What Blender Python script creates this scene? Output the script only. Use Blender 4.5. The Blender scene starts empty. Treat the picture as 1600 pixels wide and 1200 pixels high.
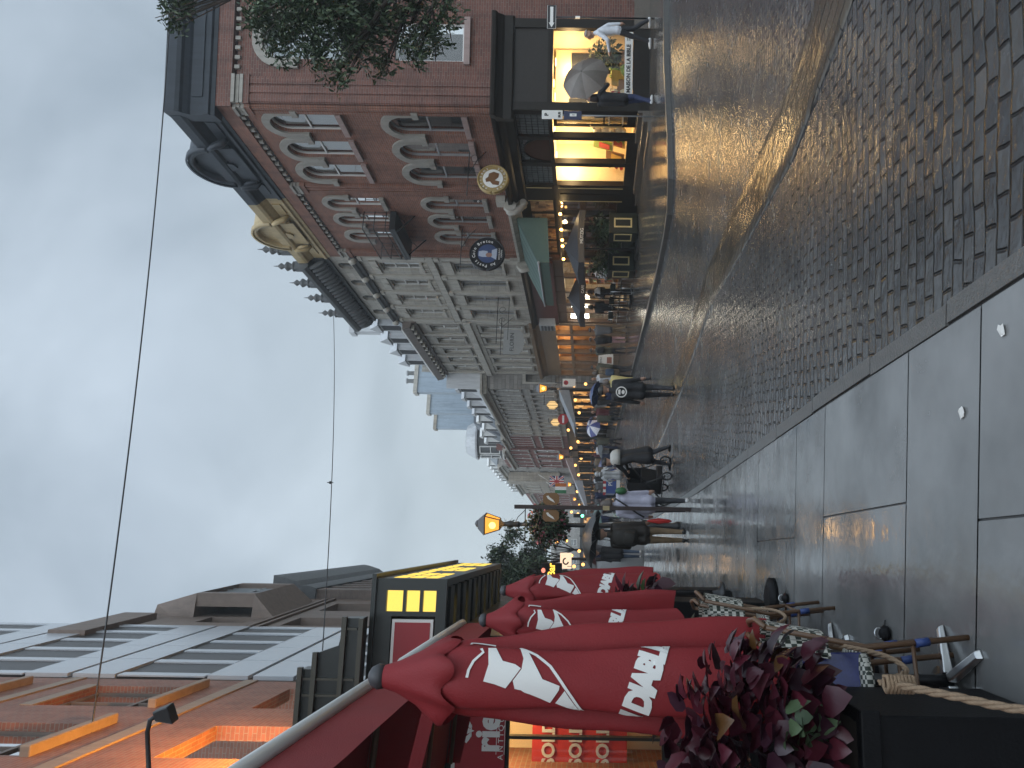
import bpy, bmesh, math, random
from math import radians as R, sin, cos, pi, sqrt, atan2
from mathutils import Vector, Matrix
rnd = random.Random(7)
S = bpy.context.scene
COL = S.collection

# ---------------------------------------------------------------- camera, sky, sun, exposure
EYE = 1.75
FPX, ROLL, PU, PV = 1202.0, 0.016, 600.0, 925.0     # focal length in photo pixels, roll, principal point (upright photo)
cd = bpy.data.cameras.new('camera'); cam = bpy.data.objects.new('camera', cd); COL.objects.link(cam)
cd.sensor_width = 36.0; cd.sensor_fit = 'HORIZONTAL'; cd.lens = 36.0 * FPX / 1600.0
cd.shift_x = -(PV - 800.0) / 1600.0
cd.clip_start = 0.05; cd.clip_end = 2000
sr, cr = sin(ROLL), cos(ROLL)
# the photograph was stored on its side: the camera is held turned by a quarter
cam.matrix_world = Matrix(((sr, cr, 0, 0), (0, 0, -1, 0), (-cr, sr, 0, EYE), (0, 0, 0, 1)))
S.camera = cam

W = bpy.data.worlds.new('World'); S.world = W; W.use_nodes = True
nt = W.node_tree; nt.nodes.clear()
def N(t, ty, **kw):
    n = t.nodes.new(ty)
    for k, v in kw.items():
        if k.startswith('i_'):
            n.inputs[k[2:].replace('_', ' ')].default_value = v
        else: setattr(n, k, v)
    return n
SUN_EL, SUN_AZ = 38.0, 200.0
sky = N(nt, 'ShaderNodeTexSky', sky_type='NISHITA'); sky.sun_disc = False
sky.sun_elevation = R(SUN_EL); sky.sun_rotation = R(SUN_AZ); sky.air_density = 1.5; sky.dust_density = 3.0
tc = N(nt, 'ShaderNodeTexCoord')
sep = N(nt, 'ShaderNodeSeparateXYZ'); nt.links.new(tc.outputs['Generated'], sep.inputs[0])
# flatten the dome so the cloud deck stretches towards the horizon
zz = N(nt, 'ShaderNodeMath', operation='MAXIMUM'); zz.inputs[1].default_value = 0.0; nt.links.new(sep.outputs[2], zz.inputs[0])
za = N(nt, 'ShaderNodeMath', operation='ADD'); za.inputs[1].default_value = 0.28; nt.links.new(zz.outputs[0], za.inputs[0])
dx = N(nt, 'ShaderNodeMath', operation='DIVIDE'); nt.links.new(sep.outputs[0], dx.inputs[0]); nt.links.new(za.outputs[0], dx.inputs[1])
dy = N(nt, 'ShaderNodeMath', operation='DIVIDE'); nt.links.new(sep.outputs[1], dy.inputs[0]); nt.links.new(za.outputs[0], dy.inputs[1])
cmb = N(nt, 'ShaderNodeCombineXYZ'); nt.links.new(dx.outputs[0], cmb.inputs[0]); nt.links.new(dy.outputs[0], cmb.inputs[1])
n1 = N(nt, 'ShaderNodeTexNoise', i_Scale=1.3, i_Detail=6.0, i_Roughness=0.5, i_Distortion=0.5); nt.links.new(cmb.outputs[0], n1.inputs['Vector'])
rp = N(nt, 'ShaderNodeValToRGB'); nt.links.new(n1.outputs['Fac'], rp.inputs[0])
e = rp.color_ramp.elements
e[0].position = 0.38; e[0].color = (0.29, 0.36, 0.435, 1)
e[1].position = 0.62; e[1].color = (0.58, 0.675, 0.775, 1)
# near the horizon the deck thins to a pale even veil
hz = N(nt, 'ShaderNodeMapRange'); hz.inputs['From Min'].default_value = 0.02; hz.inputs['From Max'].default_value = 0.5
nt.links.new(sep.outputs[2], hz.inputs['Value'])
mh = N(nt, 'ShaderNodeMix', data_type='RGBA'); nt.links.new(hz.outputs[0], mh.inputs[0])
mh.inputs[6].default_value = (0.56, 0.645, 0.695, 1); nt.links.new(rp.outputs[0], mh.inputs[7])
# overcast sky: the zenith is brighter than the horizon
ov = N(nt, 'ShaderNodeMapRange'); ov.inputs['From Min'].default_value = 0.62; ov.inputs['From Max'].default_value = 1.0
ov.inputs['To Min'].default_value = 1.0; ov.inputs['To Max'].default_value = 3.0; nt.links.new(sep.outputs[2], ov.inputs['Value'])
vm = N(nt, 'ShaderNodeVectorMath', operation='SCALE'); nt.links.new(mh.outputs[2], vm.inputs[0]); nt.links.new(ov.outputs[0], vm.inputs['Scale'])
b1 = N(nt, 'ShaderNodeBackground', i_Strength=1.0); # unseen sky behind the camera, brightened to add light on the facades
bk = N(nt, 'ShaderNodeMapRange'); bk.inputs['From Min'].default_value = .15; bk.inputs['From Max'].default_value = -.5
bk.inputs['To Min'].default_value = 1.0; bk.inputs['To Max'].default_value = 1.9; nt.links.new(sep.outputs[1], bk.inputs['Value'])
vm2 = N(nt, 'ShaderNodeVectorMath', operation='SCALE'); nt.links.new(vm.outputs[0], vm2.inputs[0]); nt.links.new(bk.outputs[0], vm2.inputs['Scale'])
nt.links.new(vm2.outputs[0], b1.inputs[0])
b2 = N(nt, 'ShaderNodeBackground', i_Strength=0.05); nt.links.new(sky.outputs[0], b2.inputs[0])
mxs = N(nt, 'ShaderNodeMixShader'); mxs.inputs[0].default_value = 0.9
nt.links.new(b2.outputs[0], mxs.inputs[1]); nt.links.new(b1.outputs[0], mxs.inputs[2])
wo = N(nt, 'ShaderNodeOutputWorld'); nt.links.new(mxs.outputs[0], wo.inputs[0])
sd = bpy.data.lights.new('sun', 'SUN'); sd.energy = 0.5; sd.angle = R(50); sd.color = (1, .97, .93)
so = bpy.data.objects.new('sun', sd); COL.objects.link(so)
so.rotation_euler = (R(90 - SUN_EL), 0, R(180 - SUN_AZ))
vs = S.view_settings; vs.view_transform = 'Standard'; vs.look = 'None'; vs.exposure = 0.22; vs.gamma = 1.0
S.render.engine = 'CYCLES'
S.cycles.use_denoising = True; S.cycles.max_bounces = 6; S.cycles.diffuse_bounces = 3; S.cycles.glossy_bounces = 4
S.cycles.transparent_max_bounces = 8; S.cycles.sample_clamp_indirect = 4.0; S.cycles.caustics_reflective = False; S.cycles.caustics_refractive = False

# ---------------------------------------------------------------- from a point in the photo to a point in the place
def ray(px, py):
    a = (1200 - py - PU) / FPX; b = (PV - px) / FPX
    return Vector((a * cr - b * sr, 1.0, a * sr + b * cr))
def at(px, py, Y):
    return ray(px, py) * Y + Vector((0, 0, EYE))
def smooth(a, b, x):
    t = max(0.0, min(1.0, (x - a) / (b - a))); return t * t * (3 - 2 * t)
def gz(x, y):                                   # height of the road
    s = x + .22 * y; r = smooth(5, 12, s)
    return -.15 * smooth(4, 14, y) * (1 - r) * (1 - smooth(28, 50, y)) + .22 * r * smooth(9, 19, y)
def on_ground(px, py, extra=0.0):
    r = ray(px, py); z = 0.0
    for _ in range(12):
        t = (z - EYE) / r.z; p = r * t; z = gz(p.x, p.y) + extra
    return Vector((p.x, p.y, z))

# ---------------------------------------------------------------- materials
MATS = {}
def newmat(name):
    m = bpy.data.materials.new(name); m.use_nodes = True
    t = m.node_tree; t.nodes.clear()
    o = t.nodes.new('ShaderNodeOutputMaterial'); p = t.nodes.new('ShaderNodeBsdfPrincipled')
    t.links.new(p.outputs[0], o.inputs[0]); MATS[name] = m
    return m, t, p, o
def rgb(c): return (c[0], c[1], c[2], 1)
def mat(name, col, rough=.6, metal=0., var=.25, scale=4., bump=.0, bscale=30., coat=0., spec=.5, streak=0., trans=None):
    m, t, p, o = newmat(name)
    tc = t.nodes.new('ShaderNodeTexCoord')
    n = N(t, 'ShaderNodeTexNoise', i_Scale=scale, i_Detail=6., i_Roughness=.6)
    t.links.new(tc.outputs['Object'], n.inputs['Vector'])
    mx = N(t, 'ShaderNodeMix', data_type='RGBA')
    t.links.new(n.outputs['Fac'], mx.inputs[0])
    mx.inputs[6].default_value = rgb([c * (1 - var) for c in col]); mx.inputs[7].default_value = rgb([min(1, c * (1 + var)) for c in col])
    last = mx.outputs[2]
    if streak:                                  # rain streaks and grime running down
        mp = N(t, 'ShaderNodeMapping'); mp.inputs['Scale'].default_value = (3., 3., .25)
        t.links.new(tc.outputs['Object'], mp.inputs['Vector'])
        n2 = N(t, 'ShaderNodeTexNoise', i_Scale=2.2, i_Detail=5., i_Roughness=.65); t.links.new(mp.outputs[0], n2.inputs['Vector'])
        r2 = N(t, 'ShaderNodeMapRange'); r2.inputs['From Min'].default_value = .42; r2.inputs['From Max'].default_value = .75
        r2.inputs['To Min'].default_value = 1.; r2.inputs['To Max'].default_value = 1. - streak
        t.links.new(n2.outputs['Fac'], r2.inputs['Value'])
        v = N(t, 'ShaderNodeVectorMath', operation='SCALE'); t.links.new(last, v.inputs[0]); t.links.new(r2.outputs[0], v.inputs['Scale'])
        last = v.outputs[0]
    t.links.new(last, p.inputs['Base Color'])
    p.inputs['Roughness'].default_value = rough; p.inputs['Metallic'].default_value = metal
    p.inputs['Coat Weight'].default_value = coat; p.inputs['Coat Roughness'].default_value = .1
    p.inputs['Specular IOR Level'].default_value = spec
    if trans: p.inputs['Subsurface Weight'].default_value = 0
    if bump:
        n3 = N(t, 'ShaderNodeTexNoise', i_Scale=bscale, i_Detail=4.); t.links.new(tc.outputs['Object'], n3.inputs['Vector'])
        b = N(t, 'ShaderNodeBump', i_Strength=bump, i_Distance=.02); t.links.new(n3.outputs['Fac'], b.inputs['Height'])
        t.links.new(b.outputs[0], p.inputs['Normal'])
    return m
def glow(name, col, strength):
    m, t, p, o = newmat(name); t.nodes.remove(p)
    e = N(t, 'ShaderNodeEmission', i_Strength=strength); e.inputs[0].default_value = rgb(col)
    t.links.new(e.outputs[0], o.inputs[0]); return m
def glass(name, tint=(1, 1, 1), rough=.02, refl=1.0):
    m, t, p, o = newmat(name); t.nodes.remove(p)
    tr = N(t, 'ShaderNodeBsdfTransparent'); tr.inputs[0].default_value = rgb(tint)
    gl = N(t, 'ShaderNodeBsdfGlossy', i_Roughness=rough)
    fr = N(t, 'ShaderNodeFresnel', i_IOR=1.5)
    mu = N(t, 'ShaderNodeMath', operation='MULTIPLY'); mu.inputs[1].default_value = refl; mu.use_clamp = True
    t.links.new(fr.outputs[0], mu.inputs[0])
    mx = N(t, 'ShaderNodeMixShader'); t.links.new(mu.outputs[0], mx.inputs[0])
    t.links.new(tr.outputs[0], mx.inputs[1]); t.links.new(gl.outputs[0], mx.inputs[2]); t.links.new(mx.outputs[0], o.inputs[0])
    return m
def masonry(name, c1, c2, mortar, bw, bh, ms=.012, rough=.75, bump=.35, offset=.5, streak=.35, wear=.0, wearcol=(.5, .5, .5)):
    """bricks or blocks laid out in metres over the wall's own UV"""
    m, t, p, o = newmat(name)
    uv = t.nodes.new('ShaderNodeUVMap'); tc = t.nodes.new('ShaderNodeTexCoord')
    br = N(t, 'ShaderNodeTexBrick', offset=offset, i_Scale=1., i_Mortar_Size=ms, i_Mortar_Smooth=.2, i_Bias=0., i_Brick_Width=bw, i_Row_Height=bh)
    br.inputs['Color1'].default_value = rgb(c1); br.inputs['Color2'].default_value = rgb(c2); br.inputs['Mortar'].default_value = rgb(mortar)
    t.links.new(uv.outputs[0], br.inputs['Vector'])
    n = N(t, 'ShaderNodeTexNoise', i_Scale=1.1, i_Detail=7., i_Roughness=.65); t.links.new(tc.outputs['Object'], n.inputs['Vector'])
    r = N(t, 'ShaderNodeMapRange'); r.inputs['From Min'].default_value = .3; r.inputs['From Max'].default_value = .7
    r.inputs['To Min'].default_value = .72; r.inputs['To Max'].default_value = 1.2; t.links.new(n.outputs['Fac'], r.inputs['Value'])
    v = N(t, 'ShaderNodeVectorMath', operation='SCALE'); t.links.new(br.outputs['Color'], v.inputs[0]); t.links.new(r.outputs[0], v.inputs['Scale'])
    last = v.outputs[0]
    mp = N(t, 'ShaderNodeMapping'); mp.inputs['Scale'].default_value = (2.5, 2.5, .2); t.links.new(tc.outputs['Object'], mp.inputs['Vector'])
    n2 = N(t, 'ShaderNodeTexNoise', i_Scale=2., i_Detail=5.); t.links.new(mp.outputs[0], n2.inputs['Vector'])
    r2 = N(t, 'ShaderNodeMapRange'); r2.inputs['From Min'].default_value = .45; r2.inputs['From Max'].default_value = .75
    r2.inputs['To Min'].default_value = 1.; r2.inputs['To Max'].default_value = 1. - streak; t.links.new(n2.outputs['Fac'], r2.inputs['Value'])
    v2 = N(t, 'ShaderNodeVectorMath', operation='SCALE'); t.links.new(last, v2.inputs[0]); t.links.new(r2.outputs[0], v2.inputs['Scale'])
    last = v2.outputs[0]
    if wear:                                    # pale weathered patches
        n3 = N(t, 'ShaderNodeTexNoise', i_Scale=5., i_Detail=8., i_Roughness=.8); t.links.new(tc.outputs['Object'], n3.inputs['Vector'])
        r3 = N(t, 'ShaderNodeMapRange'); r3.inputs['From Min'].default_value = .58; r3.inputs['From Max'].default_value = .72
        r3.inputs['To Min'].default_value = 0.; r3.inputs['To Max'].default_value = wear; t.links.new(n3.outputs['Fac'], r3.inputs['Value'])
        mx = N(t, 'ShaderNodeMix', data_type='RGBA'); t.links.new(r3.outputs[0], mx.inputs[0]); t.links.new(last, mx.inputs[6]); mx.inputs[7].default_value = rgb(wearcol)
        last = mx.outputs[2]
    t.links.new(last, p.inputs['Base Color']); p.inputs['Roughness'].default_value = rough
    inv = N(t, 'ShaderNodeMath', operation='SUBTRACT'); inv.inputs[0].default_value = 1.; t.links.new(br.outputs['Fac'], inv.inputs[1])
    n4 = N(t, 'ShaderNodeTexNoise', i_Scale=40., i_Detail=3.); t.links.new(tc.outputs['Object'], n4.inputs['Vector'])
    ad = N(t, 'ShaderNodeMath', operation='MULTIPLY_ADD'); t.links.new(n4.outputs['Fac'], ad.inputs[0]); ad.inputs[1].default_value = .5; t.links.new(inv.outputs[0], ad.inputs[2])
    b = N(t, 'ShaderNodeBump', i_Strength=bump, i_Distance=.015); t.links.new(ad.outputs[0], b.inputs['Height']); t.links.new(b.outputs[0], p.inputs['Normal'])
    return m

# ---------------------------------------------------------------- mesh builder
class MB:
    """collects shapes and links them as ONE mesh object; tf maps the coordinates used here into the parent's"""
    def __init__(s, tf=None): s.v = []; s.f = []; s.m = []; s.uv = []; s.tf = tf; s.sm = []
    def face(s, pts, m=0, sm=False):
        pts = [Vector(p) for p in pts]
        n = Vector((0, 0, 0))
        for i in range(len(pts)):
            a, b = pts[i], pts[(i + 1) % len(pts)]; n += a.cross(b)
        ax, ay, az = abs(n.x), abs(n.y), abs(n.z)
        k = len(s.v)
        for p in pts:
            s.v.append(s.tf @ p if s.tf else p)
            s.uv.append((p.x, p.y) if az >= ax and az >= ay else ((p.x, p.z) if ay >= ax else (p.y, p.z)))
        s.f.append(list(range(k, k + len(pts)))); s.m.append(m); s.sm.append(sm)
    def box(s, x0, x1, y0, y1, z0, z1, m=0):
        a = [(x0, y0, z0), (x1, y0, z0), (x1, y1, z0), (x0, y1, z0), (x0, y0, z1), (x1, y0, z1), (x1, y1, z1), (x0, y1, z1)]
        for q in ((0, 3, 2, 1), (4, 5, 6, 7), (0, 1, 5, 4), (1, 2, 6, 5), (2, 3, 7, 6), (3, 0, 4, 7)): s.face([a[i] for i in q], m)
    def hexa(s, a, m=0):                         # eight corners, bottom ring then top ring
        for q in ((0, 3, 2, 1), (4, 5, 6, 7), (0, 1, 5, 4), (1, 2, 6, 5), (2, 3, 7, 6), (3, 0, 4, 7)): s.face([a[i] for i in q], m)
    def prism(s, poly, y0, y1, m=0, axis='y', sm=False):   # polygon extruded along an axis
        P = {'y': lambda a, b, c: (a, c, b), 'x': lambda a, b, c: (c, a, b), 'z': lambda a, b, c: (a, b, c)}[axis]
        n = len(poly)
        s.face([P(a, b, y0) for a, b in poly], m); s.face([P(a, b, y1) for a, b in reversed(poly)], m)
        for i in range(n):
            (a, b), (c, d) = poly[i], poly[(i + 1) % n]
            s.face([P(a, b, y0), P(a, b, y1), P(c, d, y1), P(c, d, y0)], m, sm)
    def strip(s, A, B, m=0, sm=False):           # band of quads between two polylines
        for i in range(len(A) - 1): s.face([A[i], A[i + 1], B[i + 1], B[i]], m, sm)
    def rings(s, rs, m=0, cap=True, sm=True):    # loft through rings of equal length
        n = len(rs[0])
        for a, b in zip(rs, rs[1:]):
            for i in range(n):
                j = (i + 1) % n; s.face([a[i], a[j], b[j], b[i]], m, sm)
        if cap:
            s.face(list(reversed(rs[0])), m); s.face(rs[-1], m)
    def tube(s, pts, r, n=8, m=0, cap=True, sm=True):
        pts = [Vector(p) for p in pts]
        if not isinstance(r, (list, tuple)): r = [r] * len(pts)
        rs = []; up = None
        for i, p in enumerate(pts):
            d = (pts[min(i + 1, len(pts) - 1)] - pts[max(i - 1, 0)]).normalized()
            if up is None: up = Vector((0, 0, 1)) if abs(d.z) < .9 else Vector((1, 0, 0))
            u = d.cross(up).normalized(); w = u.cross(d).normalized(); up = w
            rs.append([p + (u * cos(2 * pi * k / n) + w * sin(2 * pi * k / n)) * r[i] for k in range(n)])
        s.rings(rs, m, cap, sm)
    def lathe(s, prof, c=(0, 0, 0), n=16, m=0, cap=True, sm=True):
        c = Vector(c)
        s.rings([[c + Vector((r * cos(2 * pi * k / n), r * sin(2 * pi * k / n), z)) for k in range(n)] for r, z in prof], m, cap, sm)
    def ball(s, c, rx, ry=None, rz=None, m=0, n=12, k=8):
        ry = ry or rx; rz = rz or rx; c = Vector(c)
        s.rings([[c + Vector((rx * sin(pi * j / k) * cos(2 * pi * i / n), ry * sin(pi * j / k) * sin(2 * pi * i / n), -rz * cos(pi * j / k))) for i in range(n)]
                 for j in [.12] + list(range(1, k)) + [k - .12]], m, True, True)
    def build(s, name, mats, parent=None, bevel=0., weld=True, loc=None):
        me = bpy.data.meshes.new(name)
        me.from_pydata([tuple(p) for p in s.v], [], s.f)
        uvl = me.uv_layers.new(name='UVMap')
        flat = []
        for f in s.f:
            for i in f: flat += s.uv[i]
        uvl.data.foreach_set('uv', flat)
        me.polygons.foreach_set('material_index', s.m); me.polygons.foreach_set('use_smooth', s.sm)
        for m in (mats if isinstance(mats, (list, tuple)) else [mats]): me.materials.append(m)
        bm = bmesh.new(); bm.from_mesh(me)
        if weld: bmesh.ops.remove_doubles(bm, verts=bm.verts, dist=.0004)
        bmesh.ops.recalc_face_normals(bm, faces=bm.faces)
        bm.to_mesh(me); bm.free()
        o = bpy.data.objects.new(name, me); COL.objects.link(o)
        if parent: o.parent = parent
        if loc: o.location = loc
        if bevel:
            b = o.modifiers.new('bevel', 'BEVEL'); b.width = bevel; b.segments = 2; b.limit_method = 'ANGLE'
        return o
def tag(o, label, cat, group=None, kind=None):
    o['label'] = label; o['category'] = cat
    if group: o['group'] = group
    if kind: o['kind'] = kind
    return o
def structure(o): o['kind'] = 'structure'; return o
def thing(name, label, cat, loc=(0, 0, 0), rz=0., group=None):
    o = bpy.data.objects.new(name, None); COL.objects.link(o); o.empty_display_size = .2
    o.location = loc; o.rotation_euler = (0, 0, rz)
    return tag(o, label, cat, group)
def copy_tree(o, parent=None):
    c = o.copy(); COL.objects.link(c)
    if parent: c.parent = parent
    for ch in list(o.children): copy_tree(ch, c)
    return c
def text(body, size, tf, m, parent=None, name='lettering', bold=.0, align='CENTER', shear=0., ext=.004, spacing=1.0):
    """raised lettering as a mesh: tf places it, x along the line, y up, z out of the sign"""
    cu = bpy.data.curves.new(name, 'FONT'); cu.body = body; cu.size = size; cu.align_x = align; cu.align_y = 'CENTER'
    cu.extrude = ext; cu.offset = bold; cu.shear = shear; cu.space_character = spacing; cu.resolution_u = 3
    t = bpy.data.objects.new(name, cu); COL.objects.link(t)
    dg = bpy.context.evaluated_depsgraph_get(); dg.update()
    me = bpy.data.meshes.new_from_object(t.evaluated_get(dg)); bpy.data.objects.remove(t)
    me.transform(tf); me.materials.clear(); me.materials.append(m)
    o = bpy.data.objects.new(name, me); COL.objects.link(o)
    if parent: o.parent = parent
    return o
def basis(o, x, y):
    x = Vector(x).normalized(); y = Vector(y).normalized(); z = x.cross(y)
    return Matrix(((x.x, y.x, z.x, o[0]), (x.y, y.y, z.y, o[1]), (x.z, y.z, z.z, o[2]), (0, 0, 0, 1)))
def lamp(name, kind, loc, energy, col, parent=None, size=.2, rot=None, sizey=None):
    l = bpy.data.lights.new(name, kind); l.energy = energy; l.color = col
    if kind == 'AREA':
        l.size = size
        if sizey: l.shape = 'RECTANGLE'; l.size_y = sizey
    else: l.shadow_soft_size = size
    o = bpy.data.objects.new(name, l); COL.objects.link(o); o.location = loc
    if rot: o.rotation_euler = rot
    if parent: o.parent = parent
    return o

# ---------------------------------------------------------------- facade helpers (x along the wall, y out of it, z up)
def wall_sheet(mb, x0, x1, z0, z1, holes, depth=.18, m=0, y=0.):
    """wall face with openings and their reveals; holes are (x0,x1,z0,z1[,rise]) with an arched head when rise is given"""
    xs = sorted({x0, x1, *[h[0] for h in holes], *[h[1] for h in holes]})
    zs = sorted({z0, z1, *[h[2] for h in holes], *[h[3] for h in holes]})
    xs = [q for q in xs if x0 <= q <= x1]; zs = [q for q in zs if z0 <= q <= z1]
    for a, b in zip(xs, xs[1:]):
        run = None
        for c, d in zip(zs, zs[1:]):
            mx, mz = (a + b) / 2, (c + d) / 2
            hole = any(h[0] < mx < h[1] and h[2] < mz < h[3] for h in holes)
            if not hole:
                run = (run[0], d) if run else (c, d)
            if hole and run: mb.face([(a, y, run[0]), (b, y, run[0]), (b, y, run[1]), (a, y, run[1])], m); run = None
        if run: mb.face([(a, y, run[0]), (b, y, run[0]), (b, y, run[1]), (a, y, run[1])], m)
    for h in holes:
        a, b, c, d = h[:4]; rise = h[4] if len(h) > 4 else 0
        yb = y - depth
        mb.face([(a, y, c), (a, yb, c), (b, yb, c), (b, y, c)], m)
        zt = d - rise
        mb.face([(a, y, c), (a, y, zt), (a, yb, zt), (a, yb, c)], m); mb.face([(b, y, c), (b, yb, c), (b, yb, zt), (b, y, zt)], m)
        arc = arch_pts(a, b, zt, rise)
        mb.strip([(p, y, q) for p, q in arc], [(p, yb, q) for p, q in arc], m)
        if rise:
            k = len(arc) // 2
            mb.face([(p, y, q) for p, q in arc[:k + 1]] + [(arc[k][0], y, d + .0001), (a, y, d)], m)
            mb.face([(p, y, q) for p, q in arc[k:]] + [(b, y, d), (arc[k][0], y, d + .0001)], m)
def arch_pts(a, b, zt, rise, n=10):
    if not rise: return [(a, zt), (b, zt)]
    c = (a + b) / 2; r = (b - a) / 2
    return [(c - r * cos(pi * i / n), zt + rise * sin(pi * i / n)) for i in range(n + 1)]
def window(parent, tf, a, b, c, d, rise=0., y=-.14, fm=None, gm=None, bars=(1,), cols=1, ft=.05, back=None, curtain=None, backd=.5, sill=None, sillm=None, lit=False):
    """a framed window: frame mesh with pane, curtain and sill as its sub-parts"""
    f = MB(tf); zt = d - rise
    f.box(a, a + ft, y - .03, y + .03, c, zt); f.box(b - ft, b, y - .03, y + .03, c, zt); f.box(a + ft, b - ft, y - .03, y + .03, c, c + ft)
    if rise:
        o = arch_pts(a, b, zt, rise); i = arch_pts(a + ft, b - ft, zt, rise - ft)
        for y0 in (y - .03, y + .03): f.strip([(p, y0, q) for p, q in o], [(p, y0, q) for p, q in i])
        f.strip([(p, y - .03, q) for p, q in i], [(p, y + .03, q) for p, q in i])
    else: f.box(a + ft, b - ft, y - .03, y + .03, d - ft, d)
    for k in bars:                               # horizontal bars at these fractions of the height
        zb = c + (d - c) * (k if k < 1 else .48); f.box(a + ft, b - ft, y - .035, y + .035, zb - ft * .5, zb + ft * .5)
    for k in range(1, cols): xb = a + (b - a) * k / cols; f.box(xb - ft * .35, xb + ft * .35, y - .032, y + .032, c + ft, zt)
    w = f.build('window', fm, parent)
    g = MB(tf); arc = arch_pts(a + .01, b - .01, zt, max(0, rise - .01))
    g.face([(a + .01, y, c)] + [(p, y, q) for p, q in arc] + [(b - .01, y, c)])
    g.build('pane', gm, w)
    if curtain:
        q = MB(tf); top = d - .05 - rise * .5; bot = c + (d - c) * (curtain[1] if len(curtain) > 1 else 0)
        n = 22; A = []; B = []
        for i in range(n + 1):
            x = a + .02 + (b - a - .04) * i / n; yy = y - .1 + .018 * sin(i * 1.9 + a) ; A.append((x, yy, bot)); B.append((x, yy, top))
        q.strip(A, B, 0, True); q.build('curtain', curtain[0], w)
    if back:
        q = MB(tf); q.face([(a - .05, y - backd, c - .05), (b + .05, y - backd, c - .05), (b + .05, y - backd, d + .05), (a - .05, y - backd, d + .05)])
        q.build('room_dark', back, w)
    if sill:
        q = MB(tf); e, h, out = sill; q.box(a - e, b + e, y, out, c - h, c - .001); q.build('sill', sillm, w, bevel=.01)
    return w
def extrude_profile(mb, prof, x0, x1, m=0, cap=True):
    """profile of (out, z) points swept along the wall"""
    mb.strip([(x0, a, b) for a, b in prof], [(x1, a, b) for a, b in prof], m)
    if cap:
        for x in (x0, x1): mb.face([(x, a, b) for a, b in prof], m)
# ================================================================ ground
def paving_mat(name, bw, bh, c1, c2, mortar, rough=(.1, .4), bump=.6, rot=0., ms=.012, patch=.5, noise_b=.25, dist=.012, wet=1.0):
    m, t, p, o = newmat(name)
    tc = t.nodes.new('ShaderNodeTexCoord'); mp = N(t, 'ShaderNodeMapping'); mp.inputs['Rotation'].default_value = (0, 0, rot)
    t.links.new(tc.outputs['Object'], mp.inputs['Vector'])
    nw = N(t, 'ShaderNodeTexNoise', i_Scale=1.7, i_Detail=3.); t.links.new(tc.outputs['Object'], nw.inputs['Vector'])
    # the courses wander a little: warp the pattern
    wv = N(t, 'ShaderNodeVectorMath', operation='SCALE'); t.links.new(nw.outputs['Color'], wv.inputs[0]); wv.inputs['Scale'].default_value = .13
    ad = N(t, 'ShaderNodeVectorMath', operation='ADD'); t.links.new(mp.outputs[0], ad.inputs[0]); t.links.new(wv.outputs[0], ad.inputs[1])
    br = N(t, 'ShaderNodeTexBrick', offset=.5, i_Scale=1., i_Mortar_Size=ms, i_Mortar_Smooth=.85, i_Bias=-.1, i_Brick_Width=bw, i_Row_Height=bh)
    br.inputs['Color1'].default_value = rgb(c1); br.inputs['Color2'].default_value = rgb(c2); br.inputs['Mortar'].default_value = rgb(mortar)
    t.links.new(ad.outputs[0], br.inputs['Vector'])
    big = N(t, 'ShaderNodeTexNoise', i_Scale=.45, i_Detail=5., i_Roughness=.6); t.links.new(tc.outputs['Object'], big.inputs['Vector'])
    r = N(t, 'ShaderNodeMapRange'); r.inputs['From Min'].default_value = .35; r.inputs['From Max'].default_value = .65
    r.inputs['To Min'].default_value = 1 - patch; r.inputs['To Max'].default_value = 1 + patch * .3; t.links.new(big.outputs['Fac'], r.inputs['Value'])
    v = N(t, 'ShaderNodeVectorMath', operation='SCALE'); t.links.new(br.outputs['Color'], v.inputs[0]); t.links.new(r.outputs[0], v.inputs['Scale'])
    t.links.new(v.outputs[0], p.inputs['Base Color'])
    rr = N(t, 'ShaderNodeMapRange'); rr.inputs['From Min'].default_value = .35; rr.inputs['From Max'].default_value = .7
    rr.inputs['To Min'].default_value = rough[0]; rr.inputs['To Max'].default_value = rough[1]
    mid = N(t, 'ShaderNodeTexNoise', i_Scale=1.6, i_Detail=7., i_Roughness=.7); t.links.new(tc.outputs['Object'], mid.inputs['Vector'])
    t.links.new(mid.outputs['Fac'], rr.inputs['Value']); t.links.new(rr.outputs[0], p.inputs['Roughness'])
    p.inputs['Specular IOR Level'].default_value = .5
    # rounded pavers, each a little tilted, with fine ripples of water
    inv = N(t, 'ShaderNodeMath', operation='SUBTRACT'); inv.inputs[0].default_value = 1.; t.links.new(br.outputs['Fac'], inv.inputs[1])
    fine = N(t, 'ShaderNodeTexNoise', i_Scale=26., i_Detail=4.); t.links.new(tc.outputs['Object'], fine.inputs['Vector'])
    und = N(t, 'ShaderNodeTexNoise', i_Scale=7., i_Detail=2.); t.links.new(tc.outputs['Object'], und.inputs['Vector'])
    s1 = N(t, 'ShaderNodeMath', operation='MULTIPLY_ADD'); t.links.new(fine.outputs['Fac'], s1.inputs[0]); s1.inputs[1].default_value = noise_b; t.links.new(inv.outputs[0], s1.inputs[2])
    s2 = N(t, 'ShaderNodeMath', operation='MULTIPLY_ADD'); t.links.new(und.outputs['Fac'], s2.inputs[0]); s2.inputs[1].default_value = noise_b * 3; t.links.new(s1.outputs[0], s2.inputs[2])
    b = N(t, 'ShaderNodeBump', i_Strength=bump, i_Distance=dist); t.links.new(s2.outputs[0], b.inputs['Height']); t.links.new(b.outputs[0], p.inputs['Normal'])
    return m
M_COBBLE = paving_mat('wet_pavers', .215, .105, (.070, .071, .073), (.115, .113, .110), (.02, .02, .021), (.07, .36), 1., rot=R(-3), ms=.013, dist=.02)
M_GUTTER = paving_mat('wet_gutter_setts', .30, .14, (.07, .058, .045), (.10, .085, .066), (.025, .022, .02), (.08, .34), 1., rot=R(62), ms=.012, dist=.012)
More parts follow.
